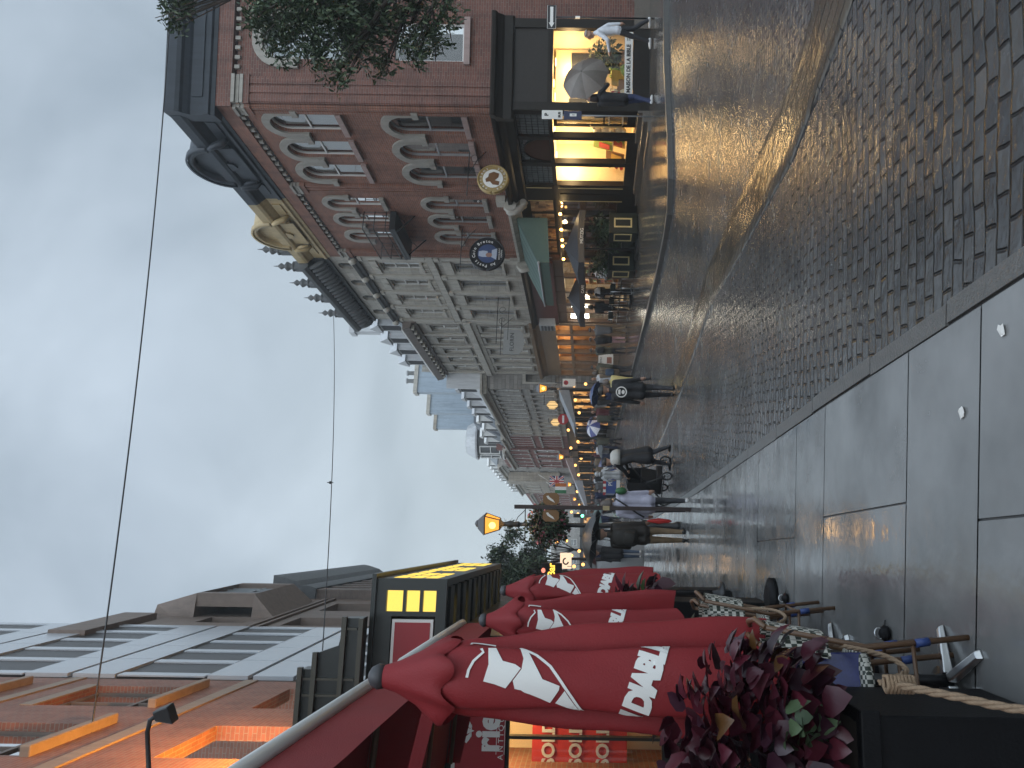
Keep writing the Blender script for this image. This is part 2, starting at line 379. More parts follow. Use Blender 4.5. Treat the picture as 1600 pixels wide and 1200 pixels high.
M_SLAB = paving_mat('wet_granite_slab', 50., 50., (.20, .20, .196), (.225, .225, .22), (.1, .1, .1), (.02, .34), .55, ms=.0001, patch=.6, noise_b=.15, dist=.01)
M_KERB = mat('granite_kerb', (.10, .098, .094), .3, var=.35, scale=14, bump=.4, bscale=60)
M_PAVE2 = paving_mat('wet_far_pavement', 1.6, 1.2, (.075, .072, .068), (.095, .09, .085), (.04, .04, .04), (.06, .2), .4, rot=R(14), patch=.35, noise_b=.3)
M_JOINT = mat('slab_joint', (.035, .035, .036), .4)

def sheet(name, inside, zf, xr, yr, m, step):
    mb = MB(); nx = int((xr[1] - xr[0]) / step); 
    y = yr[0]; ys = [y]
    while y < yr[1]: y += step * (1 + max(0, y) * .06); ys.append(y)
    for j in range(len(ys) - 1):
        for i in range(nx):
            x0 = xr[0] + i * step; x1 = x0 + step; y0, y1 = ys[j], ys[j + 1]
            mb.face([(x0, y0, zf(x0, y0)), (x1, y0, zf(x1, y0)), (x1, y1, zf(x1, y1)), (x0, y1, zf(x0, y1))], 0, True)
    return structure(mb.build(name, m))
sheet('road', None, lambda x, y: gz(x, y), (-60, 50), (-6, 330), M_COBBLE, 1.0)

def kerb_x(y): return 1.26 - .225 * y            # road edge of the near pavement
P_UP = .045
def pz(x, y): return gz(x, y) + P_UP
# pavement slabs on our side: broad and narrow bands across, some bands split by a joint
slab_y = [-4., -2.6, -1.8, -.3, .5, 1.95, 2.62, 3.38, 4.15, 5.65, 6.47, 8.06, 8.80, 10.3, 11.0, 12.5, 13.3, 14.9, 15.7, 17.3, 18.1, 19.8, 21, 23, 25, 28, 31, 35, 40, 46, 54, 64, 80, 110, 150, 220]
base = MB()
for a, b in zip(slab_y, slab_y[1:]):
    base.face([(-16 - .225 * a, a, pz(0, a) - .012), (kerb_x(a) - .05, a, pz(0, a) - .012), (kerb_x(b) - .05, b, pz(0, b) - .012), (-16 - .225 * b, b, pz(0, b) - .012)])
structure(base.build('pavement_bed', M_JOINT))
slabs = MB(); g = .006
for k, (a, b) in enumerate(zip(slab_y, slab_y[1:])):
    wide = (b - a) > 1.2 or b > 20
    cuts = [0., 1.95, 4.1, 6.3, 16.5] if wide else [0., 3.0, 6.0, 16.5]
    if a == 3.38: cuts = [0., 1.55, 4.0, 16.5]; 
    if a == 2.62: cuts = [0., .95, 3.6, 16.5]
    if 3.3 < a < 4: cuts = [0., 3.3, 16.5]
    if a == 4.15: cuts = [0., .82, 3.6, 16.5]
    if a == 6.47: cuts = [0., .95, 3.4, 16.5]
    for c0, c1 in zip(cuts, cuts[1:]):
        a0, b0 = a + g, b - g
        q = lambda y, c: kerb_x(y) - .12 - c
        n = max(1, int((c1 - c0) / 1.2)); 
        for i in range(n):
            u0 = c0 + g + (c1 - c0 - 2 * g) * i / n; u1 = c0 + g + (c1 - c0 - 2 * g) * (i + 1) / n
            slabs.face([(q(a0, u1), a0, pz(q(a0, u1), a0)), (q(a0, u0), a0, pz(q(a0, u0), a0)), (q(b0, u0), b0, pz(q(b0, u0), b0)), (q(b0, u1), b0, pz(q(b0, u1), b0))])
structure(slabs.build('pavement_slabs', M_SLAB))
kb = MB(); y = -4.0
while y < 120:
    L = .95 + rnd.random() * .5; L = min(L * (1 + y * .03 if y > 20 else 1), 6)
    a, b = y + .006, y + L - .006; j = rnd.uniform(-.008, .008)
    for (u0, u1, h) in ((-.115, .012, .052),):
        xa, xb = kerb_x(a) + j, kerb_x(b) + j
        za, zb = gz(xa, a), gz(xb, b)
        kb.hexa([(xa + u0, a, za - .1), (xa + u1, a, za - .1), (xb + u1, b, zb - .1), (xb + u0, b, zb - .1),
                 (xa + u0, a, za + h), (xa + u1 - .02, a, za + h), (xb + u1 - .02, b, zb + h), (xb + u0, b, zb + h)])
    y += L
structure(kb.build('kerb', M_KERB))
# drainage channel of setts down the middle of the street
ch = [(4.6, 2.2), (3.75, 3.9), (2.95, 5.6), (2.42, 7.05), (2.1, 9.2), (1.6, 12.63), (.75, 14.9), (.02, 17.0), (-1.33, 21.5), (-3.2, 29), (-5.6, 40)]
gm = MB()
P = []
for i in range(len(ch) - 1):
    for k in range(8):
        t = k / 8; p = Vector(ch[i]) * (1 - t) + Vector(ch[i + 1]) * t; P.append(p)
off = [-.38, -.36, -.18, 0, .18, .36, .38]; hh = [.002, .014, .008, .004, .008, .014, .002]
rows = []
for i, p in enumerate(P):
    d = (P[min(i + 1, len(P) - 1)] - P[max(0, i - 1)]).normalized(); n = Vector((d.y, -d.x))
    rows.append([(p.x + n.x * o, p.y + n.y * o, gz(p.x + n.x * o, p.y + n.y * o) + h) for o, h in zip(off, hh)])
for a, b in zip(rows, rows[1:]): gm.strip(a, b, 0, True)
structure(gm.build('gutter', M_GUTTER))
# raised pavement on the far side, round the corner
rk = [(60, 17.35), (30, 17.2), (14, 17.1), (8.6, 17.0), (5.6, 16.9), (4.6, 17.15), (3.95, 17.7), (3.55, 18.6), (2.98, 20.7), (.2, 33.95), (-4.1, 54.4), (-9.5, 80), (-27, 160)]
RP_UP = .10
def rpz(x, y): return gz(x, y) + RP_UP
rkk = []
for (a, b), (c, d) in zip(rk, rk[1:]):
    n = max(1, int(sqrt((a - c) ** 2 + (b - d) ** 2) / 1.5))
    rkk += [(a + (c - a) * i / n, b + (d - b) * i / n) for i in range(n)]
rkk.append(rk[-1])
mb = MB(); 
for (a, b), (c, d) in zip(rkk, rkk[1:]):
    pts0 = [(a + (25 - a) * (k / 18) ** 1.5, b + (45 - b) * (k / 18) ** 1.5) for k in range(19)]
    pts1 = [(c + (25 - c) * (k / 18) ** 1.5, d + (45 - d) * (k / 18) ** 1.5) for k in range(19)]
    mb.strip([(x, y, rpz(x, y)) for x, y in pts0], [(x, y, rpz(x, y)) for x, y in pts1], 0, True)
structure(mb.build('far_pavement', M_PAVE2))
kb = MB()
for (a, b), (c, d) in zip(rkk, rkk[1:]):
    dv = Vector((c - a, d - b)).normalized(); n = Vector((-dv.y, dv.x))   # towards the road
    i0, i1 = Vector((a, b)) - n * .14, Vector((c, d)) - n * .14; o0, o1 = Vector((a, b)) + n * .03, Vector((c, d)) + n * .03
    kb.hexa([(o0.x, o0.y, gz(a, b) - .1), (o1.x, o1.y, gz(c, d) - .1), (i1.x, i1.y, gz(c, d) - .1), (i0.x, i0.y, gz(a, b) - .1),
             (o0.x, o0.y, gz(a, b) + RP_UP + .012), (o1.x, o1.y, gz(c, d) + RP_UP + .012), (i1.x, i1.y, gz(c, d) + RP_UP + .012), (i0.x, i0.y, gz(a, b) + RP_UP + .012)])
structure(kb.build('far_kerb', M_KERB))
# ================================================================ materials of the houses
M_BRICK = masonry('red_brick', (.245, .100, .062), (.175, .072, .048), (.22, .17, .14), .22, .068, .007, wear=.25, wearcol=(.4, .3, .27))
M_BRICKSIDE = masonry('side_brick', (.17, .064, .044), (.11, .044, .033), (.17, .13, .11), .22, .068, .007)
M_LIME = mat('limestone_trim', (.28, .262, .23), .6, var=.2, scale=6, bump=.25, bscale=25, streak=.3)
M_SILL = mat('pink_sandstone_sill', (.30, .22, .20), .6, var=.2, scale=6, streak=.25)
M_ASH = masonry('grey_ashlar', (.46, .435, .385), (.37, .345, .30), (.26, .25, .225), .62, .31, .008, bump=.3, streak=.3)
M_STONE = mat('carved_stone', (.42, .395, .345), .65, var=.3, scale=5, bump=.4, bscale=20, streak=.35)
M_DARKSTONE = mat('sooty_cornice', (.085, .088, .09), .6, var=.4, scale=5, bump=.4, bscale=22)
M_RUBBLE = masonry('rough_grey_stone', (.33, .31, .285), (.17, .16, .15), (.17, .16, .145), .55, .24, .012, bump=.7, streak=.25)
M_BLACKMETAL = mat('black_cornice_metal', (.030, .036, .046), .45, var=.25, scale=3, streak=.3, spec=.3)
M_GOLD = mat('ochre_cornice_metal', (.40, .30, .15), .5, var=.2, scale=4, streak=.3)
M_BLACKWOOD = mat('black_shop_wood', (.018, .014, .011), .38, var=.3, scale=8, spec=.2)
M_DARKPANEL = mat('dark_transom_panel', (.034, .029, .026), .4, var=.2, scale=10, spec=.2)
M_WHITEFRAME = mat('white_window_frame', (.62, .62, .60), .5, var=.08)
M_DARKFRAME = mat('dark_window_frame', (.06, .055, .05), .45, var=.2)
M_GREYFRAME = mat('grey_window_frame', (.30, .31, .32), .5, var=.12)
M_GLASS = glass('window_glass', (.9, .93, .95), .02, 4.)
M_SHOPGLASS = glass('shop_glass', (.97, .97, .97), .02, .7)
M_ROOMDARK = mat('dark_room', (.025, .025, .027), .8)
M_CURTAIN = mat('pale_curtain', (.80, .82, .82), .8, var=.1, scale=2)
M_CURTAIN2 = mat('grey_curtain', (.33, .36, .36), .8, var=.15, scale=2)
M_IRON = mat('black_iron', (.015, .015, .016), .4)
M_GLASSBLOCK = masonry('leaded_prism_glass', (.13, .14, .14), (.10, .11, .11), (.025, .025, .025), .13, .17, .012, rough=.15, bump=.3, offset=0., streak=.1)
M_BROWNGLASS = mat('amber_arch_panel', (.055, .026, .016), .2, var=.2, scale=3)
M_METALROOF = mat('grey_metal_roof', (.30, .325, .345), .4, var=.12, scale=3, streak=.25)
M_WHITEROOF = mat('white_metal_roof', (.46, .47, .48), .45, var=.1, scale=3, streak=.3)
M_BLUEROOF = mat('blue_grey_roof_sheet', (.30, .36, .42), .42, var=.15, scale=3, streak=.35)
M_STEP = mat('wet_stone_step', (.10, .082, .066), .25, var=.3, scale=6, bump=.4, bscale=30)
M_CREAM = mat('cream_interior', (.72, .60, .40), .6, var=.06)
M_WOODIN = mat('honey_wood', (.32, .17, .07), .45, var=.25, scale=6)
M_WHITEPAINT = mat('white_paint', (.75, .74, .70), .45, var=.05)
M_REDSIGN = mat('oxblood_fascia', (.11, .032, .026), .4, var=.2, scale=4)
M_WARMLAMP = glow('warm_lamp', (1., .58, .2), 6.)
M_BULB = glow('warm_bulb', (1., .50, .12), 12.)
M_TUBE = glow('cool_white_tube', (1., .95, .80), 12.)
M_PAPER = mat('white_board', (.7, .68, .64), .6, var=.05)
M_INK = mat('dark_lettering', (.02, .02, .022), .6)
M_WHITE = mat('white_lettering', (.78, .77, .74), .6, var=.03)
M_GILT = mat('gilt_line', (.50, .38, .16), .4, var=.1)

DR = Vector((-.2745, 1, 0)).normalized()
RA = atan2(DR.y, DR.x)
def rp(s, o, z=0):                               # along, out and up from the brick corner to the place
    n = Vector((-DR.y, DR.x, 0)); return Vector((7.5, 21, z)) + DR * s + n * o
RIGHT_TF = Matrix.Translation((7.5, 21, 0)) @ Matrix.Rotation(RA, 4, 'Z')

# ================================================================ corner house of red brick
RB = thing('corner_brick_house', 'three storey red brick corner house with arched windows and a black and ochre metal cornice', 'building', (7.5, 21, 0), RA)
sx = Vector((-1, -.06, 0)).normalized()
SIDE = Matrix.Rotation(-RA, 4, 'Z') @ basis((0, 0, 0), sx, (-sx.y * -1 * 0 + (-sx.y), sx.x, 0))
SIDE = Matrix.Rotation(-RA, 4, 'Z') @ Matrix.Rotation(atan2(sx.y, sx.x), 4, 'Z')
g1 = [(.45, 1.30), (1.76, 2.61), (3.04, 3.89)]; g2 = [(5.12, 5.77), (6.32, 6.97), (7.60, 8.25)]
top = [(a, b, 9.02, 10.97, .42) for a, b in g1] + [(a, b, 9.02, 10.85, .34) for a, b in g2]
low = [(a, b, 5.5, 7.62, .42) for a, b in g1] + [(a, b, 5.55, 7.5, .34) for a, b in g2]
mb = MB(); wall_sheet(mb, 0, 9.6, 4.6, 11.6, top + low, .2)
mb.face([(9.6, 0, 0), (9.6, -9, 0), (9.6, -9, 12.1), (9.6, 0, 12.1)])
mb.build('street_wall', M_BRICK, RB)
mb = MB(SIDE); sh = [(-2.38, -1.28, 8.7, 10.95, .5), (-2.38, -1.28, 5.4, 7.3), (-5.1, -4.0, 8.7, 10.95, .5), (-5.1, -4.0, 5.4, 7.3)]
wall_sheet(mb, -9, 0, 4.6, 11.6, sh, .2); wall_sheet(mb, -9, -2.25, .1, 4.6, [], .2)
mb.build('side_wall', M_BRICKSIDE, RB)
mb = MB(SIDE); mb.box(-9, -2.25, 0, .08, .1, .75); mb.build('stone_plinth', M_STEP, RB)
mb = MB(); mb.face([(0, -.2, 12.8), (9.6, -.2, 12.8), (9.6, -9, 12.8), (0, -9, 12.8)]); mb.build('roof', M_DARKSTONE, RB)
def hood(tf, a, b, zt, rise, w=.24, leg=.42, out=.07):
    h = MB(tf); o = arch_pts(a - w, b + w, zt, rise + w, 14); i = arch_pts(a, b, zt, rise, 14)
    for y in (0.005, out):
        h.strip([(p, y, q) for p, q in o], [(p, y, q) for p, q in i])
    h.strip([(p, .005, q) for p, q in o], [(p, out, q) for p, q in o]); h.strip([(p, .005, q) for p, q in i], [(p, out, q) for p, q in i])
    h.box(a - w, a, .005, out, zt - leg, zt); h.box(b, b + w, .005, out, zt - leg, zt)
    h.box(a - w - .04, a + .01, .005, out + .05, zt - leg - .12, zt - leg + .06); h.box(b - .01, b + w + .04, .005, out + .05, zt - leg - .12, zt - leg + .06)
    return h
for k, (a, b, c, d, r) in enumerate(top + low):
    first = (b - a) > .7
    up = k < 6
    if first:
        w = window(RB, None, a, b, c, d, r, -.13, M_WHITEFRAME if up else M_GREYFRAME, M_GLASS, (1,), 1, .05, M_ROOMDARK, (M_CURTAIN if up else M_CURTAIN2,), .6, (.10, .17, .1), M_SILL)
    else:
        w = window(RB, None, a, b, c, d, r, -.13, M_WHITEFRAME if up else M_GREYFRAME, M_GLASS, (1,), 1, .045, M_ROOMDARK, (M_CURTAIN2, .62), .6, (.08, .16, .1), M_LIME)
    hood(None, a, b, d - r, r, .23 if first else .19, .4).build('hood', M_LIME, w, bevel=.008)
for (a, b, c, d, *r) in sh:
    w = window(RB, SIDE, a, b, c, d, r[0] if r else 0, -.13, M_WHITEFRAME, M_GLASS, (1,), 1, .06, M_ROOMDARK, (M_CURTAIN2,) if r else None, .6, (.12, .17, .1), M_LIME if r else M_SILL)
    if r: hood(SIDE, a, b, d - r[0], r[0], .26, .42).build('hood', M_LIME, w, bevel=.008)
# brick pilasters with sunk grooves, dentil course
for tf, lst in ((None, [(0, .32), (4.16, 4.62), (9.12, 9.6)]), (SIDE, [(-.75, 0), (-9, -8.4)])):
    for a, b in lst:
        mb = MB(tf); mb.box(a, b, .004, .07, 4.62, 11.2)
        n = 3 if b - a > .4 else 2; wd = (b - a) / n
        for i in range(n): mb.box(a + wd * i + .03, a + wd * (i + 1) - .03, .07, .10, 4.62, 11.2)
        mb.box(a - .03, b + .03, .004, .13, 11.2, 11.36)
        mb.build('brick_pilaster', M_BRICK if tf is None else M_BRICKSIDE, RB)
        mb = MB(tf)
        for z0, o in ((11.36, .15), (11.48, .12), (11.58, .17)): mb.box(a - .02, b + .02, .004, o, z0, z0 + .09)
        mb.build('pilaster_capital', M_LIME, RB)
mb = MB(); mb.box(0, 9.6, -.3, .12, 11.68, 12.1); mb.build('brick_frieze', M_BRICK, RB)
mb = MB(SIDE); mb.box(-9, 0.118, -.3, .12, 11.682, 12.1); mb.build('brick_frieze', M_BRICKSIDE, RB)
mb = MB(); mb.box(.34, 4.12, -.1, .004, 11.52, 11.68); mb.box(4.66, 9.08, -.1, .004, 11.52, 11.68); mb.build('dentil_shade_band', M_ROOMDARK, RB)  # flush near-black band, painted in for the shade behind the dentils
mb = MB()
for a, b in ((.5, 4.1), (4.78, 9.05)):
    n = int((b - a) / .30)
    for i in range(n): x = a + (b - a) * i / n; mb.box(x, x + .11, .004, .09, 11.54, 11.67)
o = mb.build('dentils', M_LIME, RB); o['kind'] = 'stuff'
mb = MB(SIDE)
for i in range(7): x = -.95 - i * .27; mb.box(x - .10, x, .004, .09, 11.5, 11.64)
o = mb.build('dentils', M_LIME, RB)
# metal cornice, half of it black, half ochre
prof = [(-.3, 12.1), (.14, 12.1), (.16, 12.2), (.22, 12.24), (.22, 12.34), (.17, 12.36), (.17, 12.75), (.22, 12.8), (.30, 12.9), (.38, 12.95), (.42, 13.05), (.42, 13.33), (.36, 13.37), (-.3, 13.37)]
mb = MB(); extrude_profile(mb, prof, .0, 4.95)
mb.build('cornice', M_BLACKMETAL, RB)
mb = MB(); extrude_profile(mb, prof, 4.951, 9.62); mb.build('cornice', M_GOLD, RB)
mb = MB(SIDE); extrude_profile(mb, [(a * .98, b - .003) for a, b in prof], -9, .40); mb.build('cornice', M_BLACKMETAL, RB)
mb = MB(SIDE); mb.box(-9, -.1, .17, .2, 12.42, 12.7); mb.build('cornice_panel', M_BLACKMETAL, RB)
for c, hw, top_z, M in ((2.62, 1.02, 14.02, M_BLACKMETAL), (7.28, .98, 14.05, M_GOLD)):
    p = MB(); zt = 13.12; ri = top_z - zt
    arc = arch_pts(c - hw, c + hw, zt, ri, 18)
    inn = arch_pts(c - hw + .16, c + hw - .16, zt, ri - .16, 18)
    for A, B, y in ((arc, inn, .46),): p.strip([(a, y, b) for a, b in A], [(a, y, b) for a, b in B], 0, True)
    p.strip([(a, .46, b) for a, b in inn], [(a, .30, b) for a, b in inn], 0, True)
    p.face([(c - hw + .16, .30, 12.4)] + [(a, .30, b) for a, b in inn] + [(c + hw - .16, .30, 12.4)])
    p.strip([(a, .46, b) for a, b in arc], [(a, -.2, b) for a, b in arc], 0, True)
    p.strip([(a, -.2, b) for a, b in arc], [(a, -1.9, b) for a, b in arc], 1, True)
    q2 = arch_pts(c - hw - .07, c + hw + .07, zt, ri + .06, 18)
    p.strip([(a, .5, b) for a, b in q2], [(a, .35, b) for a, b in q2], 0, True); p.strip([(a, .5, b) for a, b in q2], [(a, .5, b) for a, b in arc], 0, True)
    pd = p.build('arched_pediment', [M, M_METALROOF], RB)
    for s in (-1, 1):                            # scroll brackets either side of the arch
        b = MB(); x = c + s * (hw + .18)
        b.tube([(x, .2, 12.45), (x, .36, 12.6), (x - s * .05, .42, 12.85), (x - s * .1, .5, 13.0)], [.07, .12, .1, .06], 8)
        b.tube([(x - s * .22, .32, 12.45), (x - s * .2, .36, 12.75), (x - s * .12, .38, 12.9)], [.05, .07, .04], 8)
        b.build('scroll', M, pd)
    b = MB(); b.tube([(c + .1, .31, 12.9), (c + .1, .36, 12.9)], .2, 14); b.build('roundel', M, pd)
    for x0, x1 in ((c - hw - 1.0, c - hw - .35), (c + hw + .35, c + hw + .95)): b = MB(); b.box(x0, x1, .17, .21, 12.43, 12.7); b.build('frieze_panel', M, pd)
# iron balcony of two windows
bl = MB(); bl.box(6.0, 8.5, .01, .72, 8.78, 8.86)
bl.box(6.0, 8.5, .01, .70, 8.66, 8.78)
bal = bl.build('balcony', M_IRON, RB)
r = MB()
for z in (9.0, 9.4, 9.78): r.tube([(6.02, .02, z), (6.02, .7, z), (8.48, .7, z), (8.48, .02, z)], .018, 6)
for i in range(26): x = 6.02 + 2.46 * i / 25; r.tube([(x, .7, 8.8), (x, .7, 9.78)], .009, 5)
for i in range(6): 
    for x in (6.02, 8.48): r.tube([(x, .06 + i * .12, 8.8), (x, .06 + i * .12, 9.78)], .009, 5)
r.build('railing', M_IRON, bal)
for x in (6.3, 8.2):
    r = MB(); r.tube([(x, .65, 8.68), (x, .03, 8.08), (x, .03, 8.68)], .028, 6); r.tube([(x, .3, 8.4), (x, .18, 8.5), (x, .12, 8.62)], .012, 6); r.build('bracket', M_IRON, bal)

# ---- shop at the corner
def wood_profile(mb, x0, x1, z0, z1):
    h = z1 - z0
    extrude_profile(mb, [(-.1, z0), (.06, z0), (.10, z0 + .05), (.10, z0 + h * .45), (.16, z0 + h * .55), (.22, z0 + h * .72), (.34, z0 + h * .8), (.36, z1 - .04), (.36, z1), (-.1, z1)], x0, x1)
mb = MB(); wood_profile(mb, 0, 4.95, 4.02, 4.62); mb.build('shop_cornice', M_BLACKWOOD, RB)
mb = MB(SIDE); wood_profile(mb, -2.55, .34, 4.018, 4.618); mb.build('shop_cornice', M_BLACKWOOD, RB)
bays = [(.20, 1.26), (1.42, 2.64), (2.84, 3.96)]
mb = MB()                                        # black frame: transom bar, posts, base
for a, b in ((0, .20), (1.26, 1.42), (2.64, 2.84), (3.96, 4.95)): mb.box(a, b, -.12, .06, .3, 4.02)
for a, b in bays[1:]: mb.box(a, b, -.12, .05, .3, .84)
for a, b in bays: mb.box(a, b, -.1, .05, 2.98, 3.1); mb.box(a, b, -.1, .0, 3.98, 4.02)
for a, b in ((4.02, 4.42), (4.5, 4.9)): mb.box(a, b, .06, .085, .9, 2.9)
mb.build('shop_front', M_BLACKWOOD, RB)
mb = MB()
for x0 in (4.08, 4.92):
    for z0, z1 in ((.85, 2.95), (3.15, 3.98)): mb.box(x0, x0 + .025, .086, .1, z0, z1)
mb.build('gilt_lines', M_GILT, RB)
for k, (a, b) in enumerate(bays):
    mb = MB(); mb.face([(a, -.03, 3.1), (b, -.03, 3.1), (b, -.03, 3.98), (a, -.03, 3.98)]); mb.build('transom_light', M_GLASSBLOCK, RB)
mb = MB(); arc = arch_pts(1.42, 2.62, 3.11, .78, 16); mb.face([(a, .0, b) for a, b in arc]); mb.strip([(a, .0, b) for a, b in arc], [(a, -.03, b) for a, b in arc])
ap = mb.build('arch_panel', M_BROWNGLASS, RB)
mb = MB(); arc2 = arch_pts(1.39, 2.65, 3.11, .81, 16); 
mb.strip([(a, .02, b) for a, b in arc], [(a, .02, b) for a, b in arc2]); mb.strip([(a, .02, b) for a, b in arc2], [(a, -.03, b) for a, b in arc2]); mb.build('arch_rim', M_BLACKWOOD, ap)
for a, b in bays[1:]:
    mb = MB(); mb.face([(a, -.05, .84), (b, -.05, .84), (b, -.05, 2.98), (a, -.05, 2.98)]); mb.build('shop_window', M_SHOPGLASS, RB)
# glazed door, a little open to the light
dr = MB(); a, b = bays[0]; dr.box(a, a + .08, -.35, -.29, .62, 2.98); dr.box(b - .08, b, -.35, -.29, .62, 2.98); dr.box(a + .08, b - .08, -.35, -.29, .62, .86); dr.box(a + .08, b - .08, -.35, -.29, 2.88, 2.98); dr.box(a + .08, b - .08, -.35, -.29, 1.5, 1.55)
dr = dr.build('door', M_BLACKWOOD, RB)
mb = MB(); mb.face([(a + .08, -.32, .86), (b - .08, -.32, .86), (b - .08, -.32, 2.88), (a + .08, -.32, 2.88)]); mb.build('door_pane', M_SHOPGLASS, dr)
mb = MB(); mb.tube([(b - .12, -.28, 1.0), (b - .12, -.22, 1.02), (b - .12, -.22, 1.9), (b - .12, -.28, 1.92)], .016, 6); mb.build('handle', M_GILT, dr)
mb = MB()                                         # three wet steps up to the door and the ledge beside it
mb.box(-.05, 1.45, -.3, .12, .2, .62); mb.box(-.12, 1.6, .12, .45, .2, .49); mb.box(-.18, 1.75, .45, .78, .2, .36)
mb.build('doorstep', M_STEP, RB, bevel=.02)
mb = MB(); mb.box(1.46, 3.98, .06, .34, .15, .52); mb.box(3.98, 5.0, .06, .2, .1, .42); mb.build('stone_base', M_STEP, RB, bevel=.02)
mb = MB(SIDE)
mb.box(-.16, .06, -.12, .06, .3, 4.02); mb.box(-2.5, -2.25, -.12, .06, .3, 4.02); mb.box(-2.25, -.16, -.12, .05, .3, .76); mb.box(-2.25, -.16, -.1, .06, 2.96, 3.1)
mb.build('shop_front', M_BLACKWOOD, RB)
mb = MB(SIDE); mb.box(-2.25, -.16, -.08, .0, 3.1, 4.02); mb.build('transom_panel', M_DARKPANEL, RB)
mb = MB(SIDE); mb.face([(-2.25, -.05, .76), (-.16, -.05, .76), (-.16, -.05, 2.96), (-2.25, -.05, 2.96)]); mb.build('shop_window', M_SHOPGLASS, RB)
sb = MB(SIDE); sb.box(-2.15, -.2, .052, .075, .78, 1.0); sb = sb.build('name_board', M_WHITEPAINT, RB)
M_SIDE_T = SIDE @ Matrix(((-1, 0, 0, 0), (0, 0, 1, 0), (0, 1, 0, 0), (0, 0, 0, 1)))
def side_text(body, size, x, z, m, out=.08, **k):   # reads left to right for someone in front of the side wall
    return text(body, size, SIDE @ Matrix(((-1, 0, 0, x), (0, 0, 1, out), (0, 1, 0, z), (0, 0, 0, 1))), m, **k)
side_text('MAISON DE LA BIBLE', .145, -1.12, .89, M_INK, parent=sb, bold=.004)
for z, wd in ((.93, .24), (.87, .2)): side_text('librairie', .05, -.35, z, M_INK, parent=sb)
for z, wd in ((.93, .24), (.87, .2)): side_text('cadeaux', .05, -1.98, z, M_INK, parent=sb)
# rooms behind the glass: cream back walls with panelled doors, lit from the ceiling
mb = MB(); 
mb.box(.1, 4.0, -3.3, -3.25, .3, 3.2); mb.box(3.96, 4.0, -3.25, -.12, .3, 3.2); mb.face([(.0, -3.25, .62), (4, -3.25, .62), (4, -.13, .62), (0, -.13, .62)]); mb.face([(.0, -3.25, 3.02), (4, -3.25, 3.02), (4, -.13, 3.02), (0, -.13, 3.02)])
mb.build('shop_room', M_CREAM, RB)
mb = MB(SIDE); mb.box(-2.4, -2.36, -2.6, -.13, .3, 3.2); mb.build('shop_room', M_CREAM, RB)
pw = MB(SIDE); pw.box(-2.3, -.25, -1.32, -1.28, .76, 2.95); pw = pw.build('panelled_screen', M_CREAM, RB)
mb = MB(SIDE)
for a, b, c, d in ((-.85, -.55, 1.35, 2.55), (-1.42, -1.12, 1.5, 2.6), (-2.2, -1.6, 1.1, 2.5)): mb.box(a, b, -1.27, -1.25, c, d)
mb.build('dark_glazing', M_ROOMDARK, pw)
mb = MB(); 
for a, b in ((1.5, 1.72), (1.92, 2.14)): mb.box(a, b, -1.62, -1.6, 1.3, 2.75)
mb.build('dark_glazing', M_CURTAIN2, RB)
mb = MB(); mb.box(1.36, 2.75, -1.66, -1.63, .62, 3.02); mb.box(2.8, 3.96, -1.5, -1.46, .62, 3.02); mb.build('display_screen', M_CREAM, RB)
mb = MB()
for x, y in ((1.9, -.7), (3.4, -.7), (.8, -1.4)): mb.lathe([(.11, 2.97), (.11, 3.0)], (x, y, 0), 12)
mb.build('ceiling_lamp', M_WARMLAMP, RB)
mb = MB(SIDE)
for x in (-.6, -1.6): mb.lathe([(.11, 2.9), (.11, 2.93)], (x, -.6, 0), 12)
mb.build('ceiling_lamp', M_WARMLAMP, RB)
WARM = (1., .70, .33)
lamp('shop_light', 'POINT', (2.0, -.5, 2.55), 110, WARM, RB, .25); lamp('shop_light', 'POINT', (3.4, -.5, 2.55), 110, WARM, RB, .25)
lamp('shop_light', 'POINT', (.8, -1.9, 2.5), 48.6, WARM, RB, .25)
p = SIDE @ Vector((-.75, -.65, 2.5)); lamp('shop_light', 'POINT', p, 53.9, WARM, RB, .25)
p = SIDE @ Vector((-1.7, -.65, 2.5)); lamp('shop_light', 'POINT', p, 25.8, WARM, RB, .25)

# ---- restaurant front under the left half of the brick house
mb = MB(); mb.box(4.95, 9.9, -.1, .28, 4.62, 4.72); extrude_profile(mb, [(-.1, 4.3), (.08, 4.3), (.1, 4.42), (.2, 4.5), (.26, 4.62), (-.1, 4.62)], 4.95, 9.9); mb.build('stone_cornice', M_STONE, RB)
for x in (4.98, 9.7):
    c = MB(); c.box(x - .2, x + .22, .0, .22, 4.74, 5.05); c.tube([(x, .3, 4.7), (x, .46, 4.55), (x, .42, 4.3), (x, .25, 4.15), (x, .12, 4.05)], [.14, .19, .16, .12, .08], 8)
    c.tube([(x - .19, .36, 4.56), (x + .19, .36, 4.56)], .2, 12); c.tube([(x - .17, .2, 4.14), (x + .17, .2, 4.14)], .11, 10); c.build('scroll_corbel', M_STONE, RB)
mb = MB(); mb.box(4.95, 9.7, -.2, -.12, 2.9, 4.3); mb.build('fascia', M_BLACKWOOD, RB)
